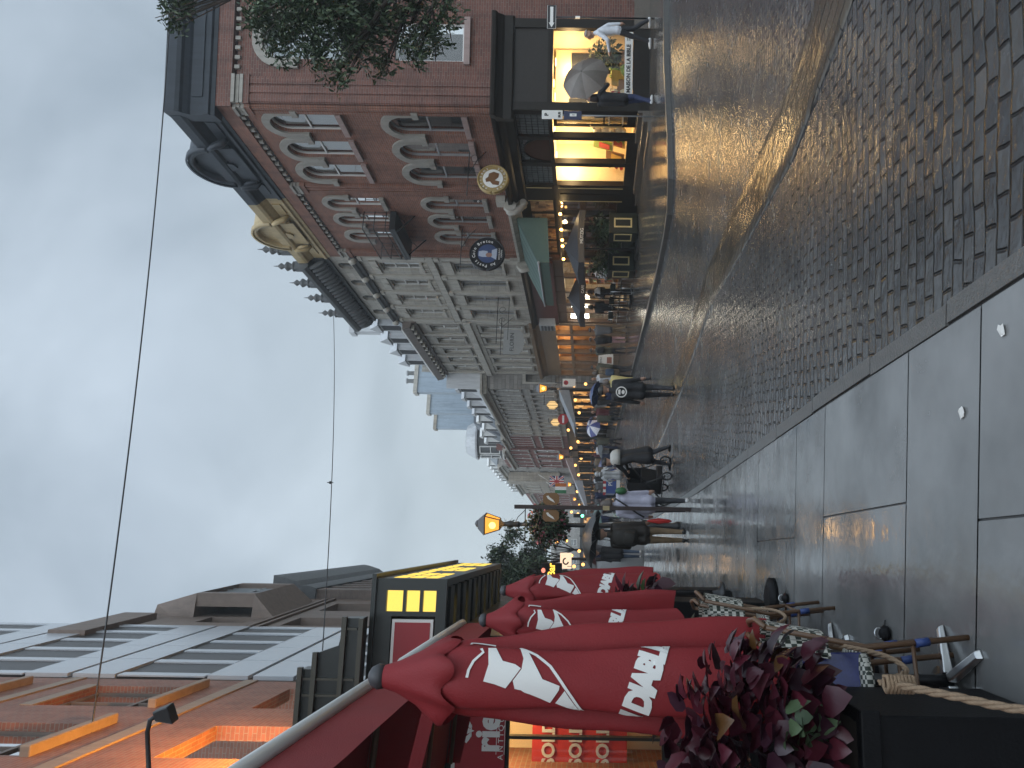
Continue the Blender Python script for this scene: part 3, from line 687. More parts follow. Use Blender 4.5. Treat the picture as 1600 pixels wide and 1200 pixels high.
# mosaic of wooden blocks along the fascia
M_BLOCKS = [mat('wood_block_%s' % n, c, .55, var=.2, scale=9) for n, c in (('pale', (.42, .27, .14)), ('mid', (.28, .16, .08)), ('dark', (.14, .08, .045)))]
for a, b in ((5.1, 5.95), (6.25, 7.05), (7.35, 8.1), (8.4, 9.3)):
    mb = MB(); rr = random.Random(int(a * 10))
    n = 7
    for i in range(n):
        x0 = a + (b - a) * i / n; z0 = 3.18
        while z0 < 3.95:
            h = rr.choice((.12, .18, .26)); z1 = min(z0 + h, 3.95); mb.box(x0, x0 + (b - a) / n - .004, -.12, -.08 + rr.random() * .05, z0, z1 - .004, rr.choice((0, 0, 1, 1, 2))); z0 = z1
    mb.build('wood_block_panel', M_BLOCKS, RB)
mb = MB()
for x in (4.95, 6.02, 7.16, 8.2, 9.4): mb.box(x, x + .16, -.16, .02, .3, 3.05)
mb.box(4.95, 9.7, -.16, .02, 2.92, 3.08)
for x in (5.11, 6.18, 7.32, 8.36): mb.box(x, x + .9, -.14, -.04, .3, 1.0)
mb.build('restaurant_front', M_BLACKWOOD, RB)
for x in (5.11, 6.18, 7.32, 8.36):
    mb = MB(); mb.face([(x, -.1, 1.0), (x + .95, -.1, 1.0), (x + .95, -.1, 2.92), (x, -.1, 2.92)]); mb.build('restaurant_window', M_SHOPGLASS, RB)
M_DIMROOM = mat('dim_bar_room', (.16, .085, .04), .6, var=.5, scale=2)
mb = MB(); mb.box(4.6, 9.9, -2.2, -2.1, .3, 3.1); mb.face([(4.6, -2.1, .5), (9.9, -2.1, .5), (9.9, -.2, .5), (4.6, -.2, .5)]); mb.face([(4.6, -2.1, 2.95), (9.9, -2.1, 2.95), (9.9, -.2, 2.95), (4.6, -.2, 2.95)]); mb.build('bar_room', M_DIMROOM, RB)
mb = MB()
for x0, x1 in ((6.3, 6.42), (6.75, 6.87), (7.5, 7.6), (9.0, 9.1)): mb.box(x0, x1, -.115, -.105, 1.2, 2.7)
mb.build('gilt_strips', M_GILT, RB)
mb = MB()
for x in (5.55, 6.72, 7.55, 8.05, 9.2): mb.ball((x, .25, 2.93), .055, m=0, n=10, k=6)
mb.build('festoon_bulb', M_BULB, RB)
mb = MB(); mb.tube([(5.0, .1, 3.1), (5.55, .25, 3.02), (6.72, .25, 3.0), (7.55, .25, 3.0), (8.05, .25, 3.0), (9.2, .25, 3.02), (9.6, .1, 3.1)], .008, 5); mb.build('festoon_cable', M_IRON, RB)
for x in (5.55, 7.6, 9.2): lamp('festoon_light', 'POINT', (x, .3, 2.85), 9.0, WARM, RB, .08)
lamp('bar_light', 'POINT', (7.2, -1.0, 2.6), 39.8, (1, .6, .25), RB, .3)
# ================================================================ tall grey stone house beside the brick one
def rthing(name, label, cat='building', group=None): return thing(name, label, cat, (7.5, 21, 0), RA, group)
ST = rthing('grey_stone_house', 'four bay grey ashlar house with bracketed cornice and spiky finials')
cs = [10.77, 12.52, 14.27, 16.02]
topw = [(c - .39, c + .39, 8.78, 10.42) for c in cs]; loww = [(c - .42, c + .42, 5.46, 7.42) for c in cs]; att = [(c - .3, c + .3, 11.62, 12.16, .2) for c in cs]
mb = MB(); wall_sheet(mb, 9.64, 17.05, 4.3, 12.3, topw + loww + att, .22)
mb.face([(17.05, 0, 0), (17.05, -8, 0), (17.05, -8, 13.2), (17.05, 0, 13.2)]); mb.face([(9.64, 0, 4.3), (9.64, -8, 4.3), (9.64, -8, 13.2), (9.64, 0, 13.2)]); mb.build('wall', M_ASH, ST)
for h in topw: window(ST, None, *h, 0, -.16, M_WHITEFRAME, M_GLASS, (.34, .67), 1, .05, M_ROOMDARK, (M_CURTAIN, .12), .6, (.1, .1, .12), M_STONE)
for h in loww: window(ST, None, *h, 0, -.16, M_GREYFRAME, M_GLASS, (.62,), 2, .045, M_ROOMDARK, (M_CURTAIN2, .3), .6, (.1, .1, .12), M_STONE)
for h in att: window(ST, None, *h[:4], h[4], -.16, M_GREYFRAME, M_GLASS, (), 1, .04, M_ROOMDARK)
for x in (9.82, 11.64, 13.39, 15.15, 16.92):
    mb = MB(); mb.box(x - .13, x + .13, .004, .09, 4.72, 8.1); mb.box(x - .13, x + .13, .004, .09, 8.46, 11.1); mb.box(x - .16, x + .16, .004, .13, 7.9, 8.1); mb.box(x - .16, x + .16, .004, .13, 10.95, 11.1)
    mb.build('pilaster', M_STONE, ST)
for c in cs:                                       # carved heads over the windows
    mb = MB(); mb.box(c - .62, c + .62, .004, .06, 10.5, 10.8); mb.tube([(c, .02, 10.66), (c, .09, 10.66)], .13, 10); mb.build('carved_lintel', M_STONE, ST); mb = MB(); mb.box(c - .62, c + .62, .004, .06, 7.5, 7.85); mb.build('carved_lintel', M_STONE, ST)
    mb = MB()
    for i in range(5): mb.box(c - .42 + i * .18, c - .34 + i * .18, .004, .11, 8.44, 8.66)
    mb.box(c - .48, c + .46, .004, .13, 8.66, 8.74); mb.build('sill_balusters', M_STONE, ST)
mb = MB(); mb.box(9.64, 17.05, .004, .1, 8.14, 8.42); mb.build('string_course', M_STONE, ST)
mb = MB(); extrude_profile(mb, [(0.004, 11.15), (.1, 11.15), (.14, 11.25), (.2, 11.3), (.24, 11.4), (.0041, 11.42)], 9.64, 17.05); mb.build('attic_string', M_DARKSTONE, ST)
for x in (9.82, 11.64, 13.39, 15.15, 16.92):
    mb = MB(); mb.ball((x, .2, 11.3), .17, .15, .17, n=10, k=6); mb.build('rosette', M_STONE, ST)
mb = MB(); extrude_profile(mb, [(.004, 12.3), (.1, 12.3), (.12, 12.45), (.14, 12.95), (.55, 12.98), (.66, 13.1), (.68, 13.24), (.6, 13.3), (-.3, 13.34), (-.3, 12.3)], 9.64, 17.05); mb.build('main_cornice', M_DARKSTONE, ST)
for i in range(22):
    x = 9.85 + i * .335
    mb = MB(); mb.tube([(x, .14, 12.42), (x, .26, 12.5), (x, .4, 12.72), (x, .52, 12.96)], [.06, .1, .1, .07], 8); mb.build('bracket', M_DARKSTONE, ST)
for x in (8.75, 10.3, 12.0, 13.7, 15.6):
    mb = MB(); mb.box(x - .16, x + .16, .1, .42, 13.3, 13.72)
    mb.lathe([(.2, 13.72), (.22, 13.78), (.1, 13.86), (.17, 13.98), (.2, 14.04), (.06, 14.16), (.14, 14.28), (.03, 14.42), (.01, 14.6)], (x, .26, 0), 8)
    mb.build('finial', M_DARKSTONE, ST)
mb = MB()
for a, b in ((10.5, 11.8), (12.2, 13.5), (13.9, 15.4)): mb.box(a, b, .18, .3, 13.3, 13.6)
mb.build('parapet', M_STONE, ST)
mb = MB()
for a, b in ((10.6, 11.7), (12.3, 13.4), (14, 15.2)): mb.hexa([(a, -.2, 13.4), (b, -.2, 13.4), (b, -1.6, 13.4), (a, -1.6, 13.4), (a, -.6, 13.85), (b, -.6, 13.85), (b, -1.6, 13.9), (a, -1.6, 13.9)])
mb.build('rooflight', M_WHITEROOF, ST)
mb = MB(); mb.face([(9.64, -.3, 13.3), (17.05, -.3, 13.3), (17.05, -8, 13.3), (9.64, -8, 13.3)]); mb.build('roof', M_DARKSTONE, ST)
# ground floor: oxblood fascia, lit shop full of shelves
mb = MB(); mb.box(9.9, 17.05, -.1, .12, 3.4, 4.4); mb.build('fascia', M_REDSIGN, ST)
mb = MB(); extrude_profile(mb, [(-.1, 4.4), (.14, 4.4), (.2, 4.5), (.36, 4.56), (.38, 4.68), (-.1, 4.7)], 9.9, 17.05); mb.build('shop_cornice', M_BLACKWOOD, ST)
mb = MB(); mb.box(16.2, 16.95, .1, .5, 3.55, 4.3); o = mb.build('vent_box', M_GREYFRAME, ST, bevel=.02)
mb = MB()
for i in range(4): mb.box(16.28, 16.87, .5, .52, 3.64 + i * .16, 3.74 + i * .16)
mb.build('louvre', M_DARKSTONE, o)
mb = MB()
for a, b in ((9.72, 9.95), (11.4, 11.55), (13.0, 13.2), (14.4, 14.75), (15.55, 15.7), (16.8, 17.05)): mb.box(a, b, -.12, .05, .2, 3.4)
mb.box(9.95, 16.8, -.12, .04, 2.98, 3.4); 
for a, b in ((9.95, 11.4), (11.55, 13.0), (15.7, 16.8)): mb.box(a, b, -.1, .04, .2, .72)
mb.build('shop_front', mat('brown_shop_wood', (.10, .06, .04), .4, var=.2), ST)
for a, b in ((9.95, 11.4), (11.55, 13.0), (13.2, 14.4), (14.75, 15.55), (15.7, 16.8)):
    mb = MB(); mb.face([(a, -.06, .72), (b, -.06, .72), (b, -.06, 2.98), (a, -.06, 2.98)]); mb.build('shop_window', M_SHOPGLASS, ST)
mb = MB(); mb.box(9.8, 17, -2.6, -2.5, .3, 3.3); mb.face([(9.8, -2.5, .4), (17, -2.5, .4), (17, -.12, .4), (9.8, -.12, .4)]); mb.face([(9.8, -2.5, 3.2), (17, -2.5, 3.2), (17, -.12, 3.2), (9.8, -.12, 3.2)]); mb.build('shop_room', M_CREAM, ST)
mb = MB()
for x0, x1 in ((10.0, 11.3), (11.6, 12.95), (13.2, 14.5)):
    for z in (.9, 1.25, 1.6, 1.95, 2.3): mb.box(x0, x1, -1.3, -.95, z, z + .03)
    mb.box(x0 - .03, x0, -1.3, -.95, .4, 2.65); mb.box(x1, x1 + .03, -1.3, -.95, .4, 2.65)
mb.build('shelf_unit', M_WOODIN, ST)
goods = [mat('goods_%s' % n, c, .4, var=.2, scale=20) for n, c in (('amber', (.5, .25, .05)), ('brown', (.16, .07, .03)), ('cream', (.65, .55, .35)), ('red', (.35, .05, .04)), ('green', (.08, .16, .06)))]
mb = MB(); rr = random.Random(3)
for x0, x1 in ((10.0, 11.3), (11.6, 12.95), (13.2, 14.5)):
    for z in (.93, 1.28, 1.63, 1.98, 2.33):
        x = x0 + .05
        while x < x1 - .1: w = rr.uniform(.05, .11); h = rr.uniform(.1, .27); mb.box(x, x + w * .85, -1.22, -1.02, z, z + h, rr.randrange(5)); x += w
o = mb.build('shelf_goods', goods, ST); o['kind'] = 'stuff'
mb = MB()
for x in (10.6, 12.1, 13.6): mb.box(x - .5, x + .5, -.9, -.8, 3.1, 3.16)
mb.box(14.86, 14.94, -.1, .02, 1.35, 2.75); mb.box(16.2, 16.28, -.04, .06, 1.95, 2.8)
mb.build('strip_light', M_TUBE, ST)
for x in (10.7, 12.3, 13.9): lamp('shop_light', 'POINT', (x, -.7, 2.8), 27.1, (1., .72, .36), ST, .3)
lamp('strip_light_glow', 'POINT', (14.9, .25, 2.1), 20.7, (1., .86, .62), ST, .2); lamp('strip_light_glow', 'POINT', (16.3, .3, 2.3), 9.6, (1., .86, .62), ST, .2)
lamp('shop_light', 'POINT', (15.8, -.9, 2.7), 23.9, (1., .62, .28), ST, .3)

# ================================================================ second stone house with a metal mansard
TH = rthing('mansard_stone_house', 'grey stone house of five narrow bays under a pale metal mansard roof with dormers')
c5 = [18.1, 19.95, 21.8, 23.4, 24.95]; tw = [(c - .45, c + .45, 8.45, 9.85) for c in c5]; lw = [(c - .42, c + .42, 5.25, 7.32) for c in c5]
mb = MB(); wall_sheet(mb, 17.06, 26.2, 4.9, 10.4, tw + lw, .2); mb.face([(26.2, 0, 0), (26.2, -8, 0), (26.2, -8, 12), (26.2, 0, 12)]); mb.build('wall', M_ASH, TH)
for h in tw + lw:
    w = window(TH, None, *h, 0, -.13, M_WHITEFRAME, M_GLASS, (.55,), 1, .09, M_ROOMDARK, (M_CURTAIN2, .5), .5)
    mb = MB(); a, b, c, d = h; mb.box(a - .13, a, .004, .06, c, d); mb.box(b, b + .13, .004, .06, c, d); mb.box(a - .13, b + .13, .004, .07, d, d + .14); mb.box(a - .16, b + .16, .004, .1, c - .12, c); mb.build('surround', M_LIME, w)
mb = MB(); extrude_profile(mb, [(.004, 7.5), (.08, 7.5), (.12, 7.7), (.18, 7.75), (.18, 8.05), (.1, 8.1), (.0041, 8.12)], 17.06, 26.2); mb.build('string_course', M_STONE, TH)
mb = MB()
for x in (17.2, 19.05, 20.9, 22.6, 24.2, 25.9): mb.box(x - .1, x + .1, .004, .1, 4.95, 7.48); mb.box(x - .1, x + .1, .004, .1, 8.14, 10.38)
o = mb.build('pilasters', M_STONE, TH)
mb = MB(); extrude_profile(mb, [(-.2, 10.4), (.12, 10.4), (.16, 10.6), (.4, 10.66), (.46, 10.85), (.5, 11.0), (-.2, 11.05)], 17.06, 26.3); mb.build('cornice', mat('brown_cornice', (.17, .14, .125), .6, var=.3, scale=4, streak=.3), TH)
mb = MB()
for i in range(14): x = 17.3 + i * .66; mb.box(x, x + .16, .17, .4, 10.5, 10.64)
mb.build('modillions', M_STONE, TH)
mb = MB(); mb.hexa([(17.06, .2, 11.05), (26.2, .2, 11.05), (26.2, -6, 11.05), (17.06, -6, 11.05), (17.06, -1.75, 13.5), (26.2, -1.75, 13.5), (26.2, -6, 13.9), (17.06, -6, 13.9)])
for i in range(12): x = 17.4 + i * .77; mb.hexa([(x, .24, 11.06), (x + .04, .24, 11.06), (x + .04, .1, 11.06), (x, .1, 11.06), (x, -1.7, 13.54), (x + .04, -1.7, 13.54), (x + .04, -1.9, 13.5), (x, -1.9, 13.5)])
mb.build('mansard_roof', M_METALROOF, TH)
for x in (18.6, 20.6, 22.6, 24.6):
    d = MB(); d.hexa([(x - .5, -.1, 11.3), (x + .5, -.1, 11.3), (x + .5, -1.6, 11.3), (x - .5, -1.6, 11.3), (x - .5, -.1, 12.5), (x + .5, -.1, 12.5), (x + .5, -1.6, 12.5), (x - .5, -1.6, 12.5)])
    d.prism([(x - .62, 12.5), (x + .62, 12.5), (x, 13.05)], 0, -1.7); d = d.build('dormer', M_WHITEROOF, TH)
    w = MB(); w.box(x - .33, x + .33, -.1, -.085, 11.45, 12.4); w.build('dormer_pane', M_ROOMDARK, d)
mb = MB(); mb.box(25.6, 26.2, -3.6, -2.3, 11.5, 16.1); mb.box(25.52, 26.28, -3.7, -2.2, 16.1, 16.4); mb.build('chimney', M_WHITEROOF, TH)
mb = MB()
for i in range(11): x = 17.5 + i * .75; mb.box(x, x + .62, .16, .42, 11.06, 11.15)
mb.build('snow_guard', M_WHITEFRAME, TH)
M_TANWOOD = mat('tan_shop_wood', (.22, .15, .095), .45, var=.25, scale=5)
mb = MB(); extrude_profile(mb, [(-.1, 4.4), (.1, 4.4), (.16, 4.6), (.34, 4.7), (.36, 4.86), (-.1, 4.9)], 17.06, 26.2); mb.box(17.06, 26.2, -.1, .08, 3.6, 4.4); mb.build('fascia', M_TANWOOD, TH)
mb = MB()
px_ = [17.06, 18.6, 20.1, 21.6, 23.1, 24.6, 26.0]
for x in px_: mb.box(x, x + .22, -.14, .1, .2, 3.6)
mb.box(17.06, 26.2, -.12, .08, .2, .8); mb.box(17.06, 26.2, -.12, .06, 2.75, 2.9); mb.build('shop_front', M_TANWOOD, TH)
M_LITWOOD = mat('lit_wood_panel', (.55, .30, .10), .5, var=.25, scale=3)
mb = MB(); mb.box(17.1, 26.1, -1.2, -1.1, .2, 3.7); mb.face([(17.06, -1.1, 3.65), (26.2, -1.1, 3.65), (26.2, -.14, 3.65), (17.06, -.14, 3.65)]); mb.build('shop_room', M_LITWOOD, TH)
for a in px_[:-1]:
    mb = MB(); mb.face([(a + .22, -.05, .8), (a + 1.45, -.05, .8), (a + 1.45, -.05, 3.6), (a + .22, -.05, 3.6)]); mb.build('shop_window', M_SHOPGLASS, TH)
for x in (18.2, 20.4, 22.6, 24.8): lamp('shop_light', 'POINT', (x, -.5, 3.2), 20.7, (1., .56, .2), TH, .2)

# ================================================================ the houses further down on that side
D4 = Vector((-.26, 1, 0)).normalized(); RA4 = atan2(D4.y, D4.x); O4 = (-.35, 46.5, 0)
M_GREYWALL = masonry('pale_grey_stone', (.36, .345, .315), (.29, .275, .255), (.17, .165, .155), .6, .3, .01, bump=.3)
M_TANSTONE = masonry('tan_stone', (.40, .355, .29), (.33, .29, .24), (.2, .18, .15), .7, .34, .01, bump=.3)
M_FARBRICK = masonry('dark_red_brick', (.22, .075, .058), (.16, .055, .045), (.17, .12, .1), .22, .07, .008)
M_SLATE = mat('slate_roof', (.10, .11, .125), .5, var=.3, scale=5)
m_, t_, p_, o_ = newmat('glowing_shop_pane')            # block pattern glowing on far panes, standing in for lit interiors
tc_ = t_.nodes.new('ShaderNodeTexCoord'); mp_ = N(t_, 'ShaderNodeMapping'); mp_.inputs['Scale'].default_value = (2.6, 2.6, 3.4); t_.links.new(tc_.outputs['Object'], mp_.inputs['Vector'])
vo_ = N(t_, 'ShaderNodeTexVoronoi', distance='CHEBYCHEV', i_Scale=1.); t_.links.new(mp_.outputs[0], vo_.inputs['Vector'])
rp_c = N(t_, 'ShaderNodeValToRGB'); t_.links.new(vo_.outputs['Color'], rp_c.inputs[0]); rp_c.color_ramp.interpolation = 'CONSTANT'
for pos, c_ in ((0, (.05, .025, .012)), (.3, (.55, .24, .06)), (.5, (.9, .5, .18)), (.62, (.10, .05, .03)), (.75, (.7, .36, .12)), (.9, (1, .7, .34))):
    el = rp_c.color_ramp.elements[0] if pos == 0 else rp_c.color_ramp.elements.new(pos); el.color = rgb(c_); el.position = pos
em_ = N(t_, 'ShaderNodeEmission', i_Strength=1.0); t_.links.new(rp_c.outputs[0], em_.inputs[0]); t_.nodes.remove(p_); t_.links.new(em_.outputs[0], o_.inputs[0]); M_GLOWPANE = m_
M_DARKGLASS = mat('dark_shop_glass', (.03, .028, .026), .08)
def street_house(name, label, s0, s1, z1, wall, rows, frame=M_WHITEFRAME, roof=None, roofm=M_METALROOF, gf=2.9, lit=(0, 2), cornice=M_STONE, d0=O4, ang=RA4, out=0., signm=M_BLACKWOOD, rh=1.8, arch=0., back=7):
    t = thing(name, label, 'building', d0, ang)
    mb = MB(); holes = []
    for (a, b, n, w) in rows:
        for i in range(n):
            c = s0 + (s1 - s0) * (i + .5) / n; holes.append((c - w / 2, c + w / 2, a, b) + ((arch,) if arch else ()))
    wall_sheet(mb, s0, s1, gf + .6, z1, holes, .18, 0, out)
    mb.face([(s0, out, 0), (s0, out - back, 0), (s0, out - back, z1), (s0, out, z1)]); mb.face([(s1, out, 0), (s1, out - back, 0), (s1, out - back, z1), (s1, out, z1)])
    mb.build('wall', wall, t)
    for h in holes:
        w = window(t, None, *h[:4], h[4] if arch else 0, out - .1, frame, M_GLASS, (.5,), 1, .08, M_ROOMDARK, (M_CURTAIN2, .5), .5)
        mb = MB(); a, b, c, d = h[:4]; mb.box(a - .1, b + .1, out + .004, out + .09, c - .13, c - .001); mb.box(a - .12, b + .12, out + .004, out + .07, d + .001, d + .16); mb.build('sill', M_LIME, w)
    mb = MB(); extrude_profile(mb, [(out - .1, z1 - .35), (out + .1, z1 - .35), (out + .16, z1 - .15), (out + .4, z1 - .08), (out + .42, z1 + .06), (out - .1, z1 + .1)], s0, s1); mb.build('cornice', cornice, t)
    if roof == 'mansard':
        mb = MB(); mb.hexa([(s0, out + .1, z1 + .1), (s1, out + .1, z1 + .1), (s1, out - back, z1 + .1), (s0, out - back, z1 + .1), (s0 + .2, out - 1.0, z1 + .1 + rh), (s1 - .2, out - 1.0, z1 + .1 + rh), (s1, out - back, z1 + .4 + rh), (s0 + .2, out - back, z1 + .4 + rh)]); mb.build('mansard_roof', roofm, t)
        n = max(1, int((s1 - s0) / 2.2))
        for i in range(n):
            x = s0 + (s1 - s0) * (i + .5) / n; z = z1 + .3; hh = rh * .62
            d = MB(); d.box(x - .45, x + .45, out - 1.3, out - .12, z, z + hh); d.prism([(x - .56, z + hh), (x + .56, z + hh), (x + .3, z + hh + .22), (x - .3, z + hh + .22)], out - .05, out - 1.4); d = d.build('dormer', roofm if roofm is M_WHITEROOF else M_WHITEFRAME, t)
            w = MB(); w.box(x - .3, x + .3, out - .119, out - .105, z + .12, z + hh - .1); w.build('dormer_pane', M_ROOMDARK, d)
    elif roof == 'flat':
        mb = MB(); mb.box(s0, s1, out - .5, out + .05, z1 + .1, z1 + .1 + rh * .3); mb.face([(s0, out, z1), (s1, out, z1), (s1, out - back, z1), (s0, out - back, z1)]); mb.build('parapet', wall, t)
    mb = MB(); mb.box(s0, s1, out - .12, out + .14, gf, gf + .6); extrude_profile(mb, [(out - .1, gf + .6), (out + .2, gf + .6), (out + .3, gf + .72), (out - .1, gf + .76)], s0, s1); mb.build('shop_fascia', signm, t)
    n = max(2, int((s1 - s0) / 1.7)); mb = MB(); wd = (s1 - s0) / n
    for i in range(n + 1): x = s0 + wd * i; mb.box(max(s0, x - .12), min(s1, x + .12), out - .12, out + .1, .05, gf)
    mb.box(s0, s1, out - .1, out + .08, .05, .55); mb.build('shop_front', signm, t)
    for i in range(n):
        mb = MB(); mb.face([(s0 + wd * i + .12, out - .04, .55), (s0 + wd * (i + 1) - .12, out - .04, .55), (s0 + wd * (i + 1) - .12, out - .04, gf), (s0 + wd * i + .12, out - .04, gf)])
        mb.build('shop_window', M_GLOWPANE if i in lit else M_DARKGLASS, t)
    return t
H1 = street_house('white_mansard_house', 'long pale stone house with white metal mansard, its rough grey gable facing down the street', 0, 9.2, 8.4, M_GREYWALL, [(6.2, 7.75, 7, .62), (4.1, 5.5, 7, .62)], roof='mansard', roofm=M_WHITEROOF, gf=2.9, lit=(0, 1, 2), rh=2.0, back=6)
g = MB(Matrix.Rotation(-RA4, 4, 'Z')); wall_sheet(g, -.02, 1.05, 0, 8.4, [(.42, .95, 3.95, 5.75)], .15, 0, -.03); g.build('gable', M_RUBBLE, H1)
g = MB(Matrix.Rotation(-RA4, 4, 'Z')); g.hexa([(-.1, -.15, 8.45), (4, -.15, 8.45), (4, .1, 8.45), (-.1, .1, 8.45), (-.05, .0, 10.55), (4, .0, 10.55), (4, .3, 10.55), (-.05, .3, 10.55)]); g.build('gable_roof', M_WHITEROOF, H1)
g = MB(Matrix.Rotation(-RA4, 4, 'Z')); extrude_profile(g, [(-.03, 8.1), (-.12, 8.1), (-.2, 8.3), (-.32, 8.36), (-.34, 8.48), (-.03, 8.5)], -.35, 1.0); g.box(.3, .42, -.06, .0, 3.8, 5.9); g.box(.95, 1.05, -.06, .0, 3.8, 5.9); g.box(.3, 1.05, -.07, .0, 5.76, 5.95); g.box(.3, 1.05, -.07, .0, 3.8, 3.94); g.build('gable_trim', M_STONE, H1)
for s, o0, o1, z, tag_ in ((9.4, -2.0, -4.6, 14.5, 1), (16.5, -2.0, -4.0, 15.0, 0), (23, -2.0, -4.2, 15.7, 0)):
    t = thing('firewall_chimney', {9.4: 'broad pale blue sheet clad firewall chimney with two pots above the white mansard', 16.5: 'plain grey blue firewall slab, middle of three above the roofs', 23: 'brown capped grey firewall slab, lowest of three above the roofs'}[s], 'chimney', O4, RA4, 'firewalls above the roofs')
    mb = MB(); mb.box(s, s + .7, o1, o0, 8.6, z); mb.build('slab', M_BLUEROOF, t)
    mb = MB(); mb.box(s - .1, s + .8, o1 - .1, o0 + .1, z, z + .28); mb.build('cap', M_STONE if s < 20 else M_TANSTONE, t)
    if tag_:
        for o in (-2.9, -3.5):
            mb = MB(); mb.lathe([(.16, z + .28), (.14, z + .8), (.2, z + .82), (.2, z + .92)], (s + .35, o, 0), 10); mb.build('pot', M_GREYFRAME, t)
H2 = street_house('tan_stone_house', 'tan stone house with flower boxes between the white mansard and the red brick houses', 9.22, 15.3, 8.6, M_TANSTONE, [(6.4, 8.0, 4, .7), (4.2, 5.6, 4, .7)], roof='mansard', roofm=M_SLATE, rh=1.8, lit=(0,), back=6)
H3 = street_house('red_brick_pilaster_house', 'narrow dark red brick house with white pilasters and crowded dormers', 15.32, 20.7, 8.9, M_FARBRICK, [(6.6, 8.3, 5, .55), (4.2, 5.8, 5, .55)], roof='mansard', roofm=M_SLATE, rh=2.2, lit=(1,), back=6, signm=M_BLACKWOOD)
H4 = street_house('red_brick_turret_house', 'red brick house with white arches and a metal capped bow window on its roof', 20.72, 31.5, 9.3, M_FARBRICK, [(7.3, 8.9, 5, 1.1), (4.6, 6.6, 4, 1.4)], roof='flat', lit=(0, 3), back=6, out=.15, arch=.0)
b = MB(); b.lathe([(1.5, 9.4), (1.5, 11.7)], (22.6, -.9, 0), 10, sm=False); b.build('bow', M_DARKSTONE, H4)
b = MB(); b.lathe([(1.75, 11.7), (1.78, 11.85), (1.25, 12.75), (.3, 12.9)], (22.6, -.9, 0), 10, sm=False); b.build('bow_roof', M_WHITEROOF, H4)
b = MB(); b.lathe([(1.72, 9.35), (1.75, 9.5)], (22.6, -.9, 0), 10, sm=False); b.build('bow_sill', M_WHITEFRAME, H4)
for a in (100, 64, 28, 136):
    b = MB(); r_ = 1.47; x, y = 22.6 + r_ * cos(R(a)), -.9 + r_ * sin(R(a)); tx, ty = -sin(R(a)), cos(R(a)); q = lambda u, w, z: (x + tx * u + cos(R(a)) * w, y + ty * u + sin(R(a)) * w, z)
    for u0, u1, z0, z1 in ((-.4, -.32, 9.7, 11.5), (.32, .4, 9.7, 11.5), (-.4, .4, 11.42, 11.5), (-.4, .4, 9.7, 9.78), (-.4, .4, 10.5, 10.56)): b.hexa([q(u0, 0, z0), q(u1, 0, z0), q(u1, .08, z0), q(u0, .08, z0), q(u0, 0, z1), q(u1, 0, z1), q(u1, .08, z1), q(u0, .08, z1)])
    b.build('bow_window', M_WHITEFRAME, H4)
H5 = street_house('grey_stepped_house', 'grey stone house with stepped parapet and pale oriel past the turret house', 31.52, 45.5, 11.0, M_GREYWALL, [(8.3, 10.2, 5, 1.0), (5.2, 7.0, 5, 1.0)], roof='mansard', rh=1.2, lit=(0, 2, 5), back=6)
b = MB(); b.box(36, 38.6, 0, 1.0, 5.0, 10.4); b.build('oriel', M_TANSTONE, H5)
H6 = street_house('grey_dormer_house', 'far grey stone house with rounded roof dormer near the end of the row', 45.52, 56, 10.6, M_TANSTONE, [(8.0, 9.6, 4, 1.0), (5.0, 6.8, 4, 1.0)], roof='mansard', rh=1.3, lit=(1, 3), back=6)
H7 = street_house('far_brown_house', 'farthest brown house of the right row under a low grey roof', 56.02, 74, 9.6, M_FARBRICK, [(7.0, 8.6, 6, 1.1), (4.6, 6.0, 6, 1.1)], roof='flat', lit=(0, 3, 6), back=6)
H8 = street_house('far_pale_house', 'pale far house closing the street with a grid of small windows', -1, 30, 8.6, M_GREYWALL, [(6.4, 7.8, 9, 1.3), (4.2, 5.4, 9, 1.3)], roof='flat', lit=(0, 4, 8, 12), back=6, d0=(-20, 150, 0), ang=pi - .03)
# ================================================================ left side: brick block with warm floodlight
M_LBRICK = masonry('orange_red_brick', (.34, .135, .085), (.27, .105, .066), (.30, .22, .17), .23, .075, .008, rough=.65, streak=.25)
M_TANBAND = mat('tan_stone_band', (.34, .25, .18), .6, var=.2, scale=5, streak=.2)
M_PRECAST = mat('brown_precast', (.22, .165, .135), .65, var=.2, scale=4, streak=.25, bump=.15)
M_PANEL = mat('pale_enamel_panel', (.50, .53, .57), .22, var=.08, scale=1.5)
M_DARKWIN = mat('dark_ribbon_glass', (.035, .031, .03), .35, var=.2, spec=.2)
DL = Vector((.2, -1, 0)).normalized(); RAL = atan2(DL.y, DL.x)
MIR = Matrix.Scale(-1, 4, Vector((1, 0, 0)))     # lets x grow away from the camera on this side
LB = thing('orange_brick_block', 'orange red brick block with stone bands, washed by a warm floodlight', 'building', (-3.3, 0, 0), RAL)
wins = []
for z0, z1 in ((6.4, 8.05), (9.98, 12.1), (13.75, 15.8)):
    for a, b in ((4.9, 6.8), (8.1, 10.0), (11.42, 13.36), (14.72, 16.62)): wins.append((a, b, z0, z1))
wins += [(4.9, 6.8, .9, 3.6), (8.1, 10.0, .9, 3.6)]
mb = MB(MIR); wall_sheet(mb, -3, 17.4, 0, 18, wins, .24)
mb.face([(17.4, 0, 0), (17.4, -6, 0), (17.4, -6, 18), (17.4, 0, 18)]); mb.face([(-3, 0, 0), (-3, -6, 0), (-3, -6, 18), (-3, 0, 18)]); mb.build('wall', M_LBRICK, LB)
mb = MB(MIR); mb.box(-3, 17.4, -.1, .03, 9.05, 9.32); mb.build('stone_band', M_TANBAND, LB)
mb = MB(MIR); mb.box(-3, 17.4, -.1, .03, 12.85, 13.1); mb.build('stone_band', M_TANBAND, LB)
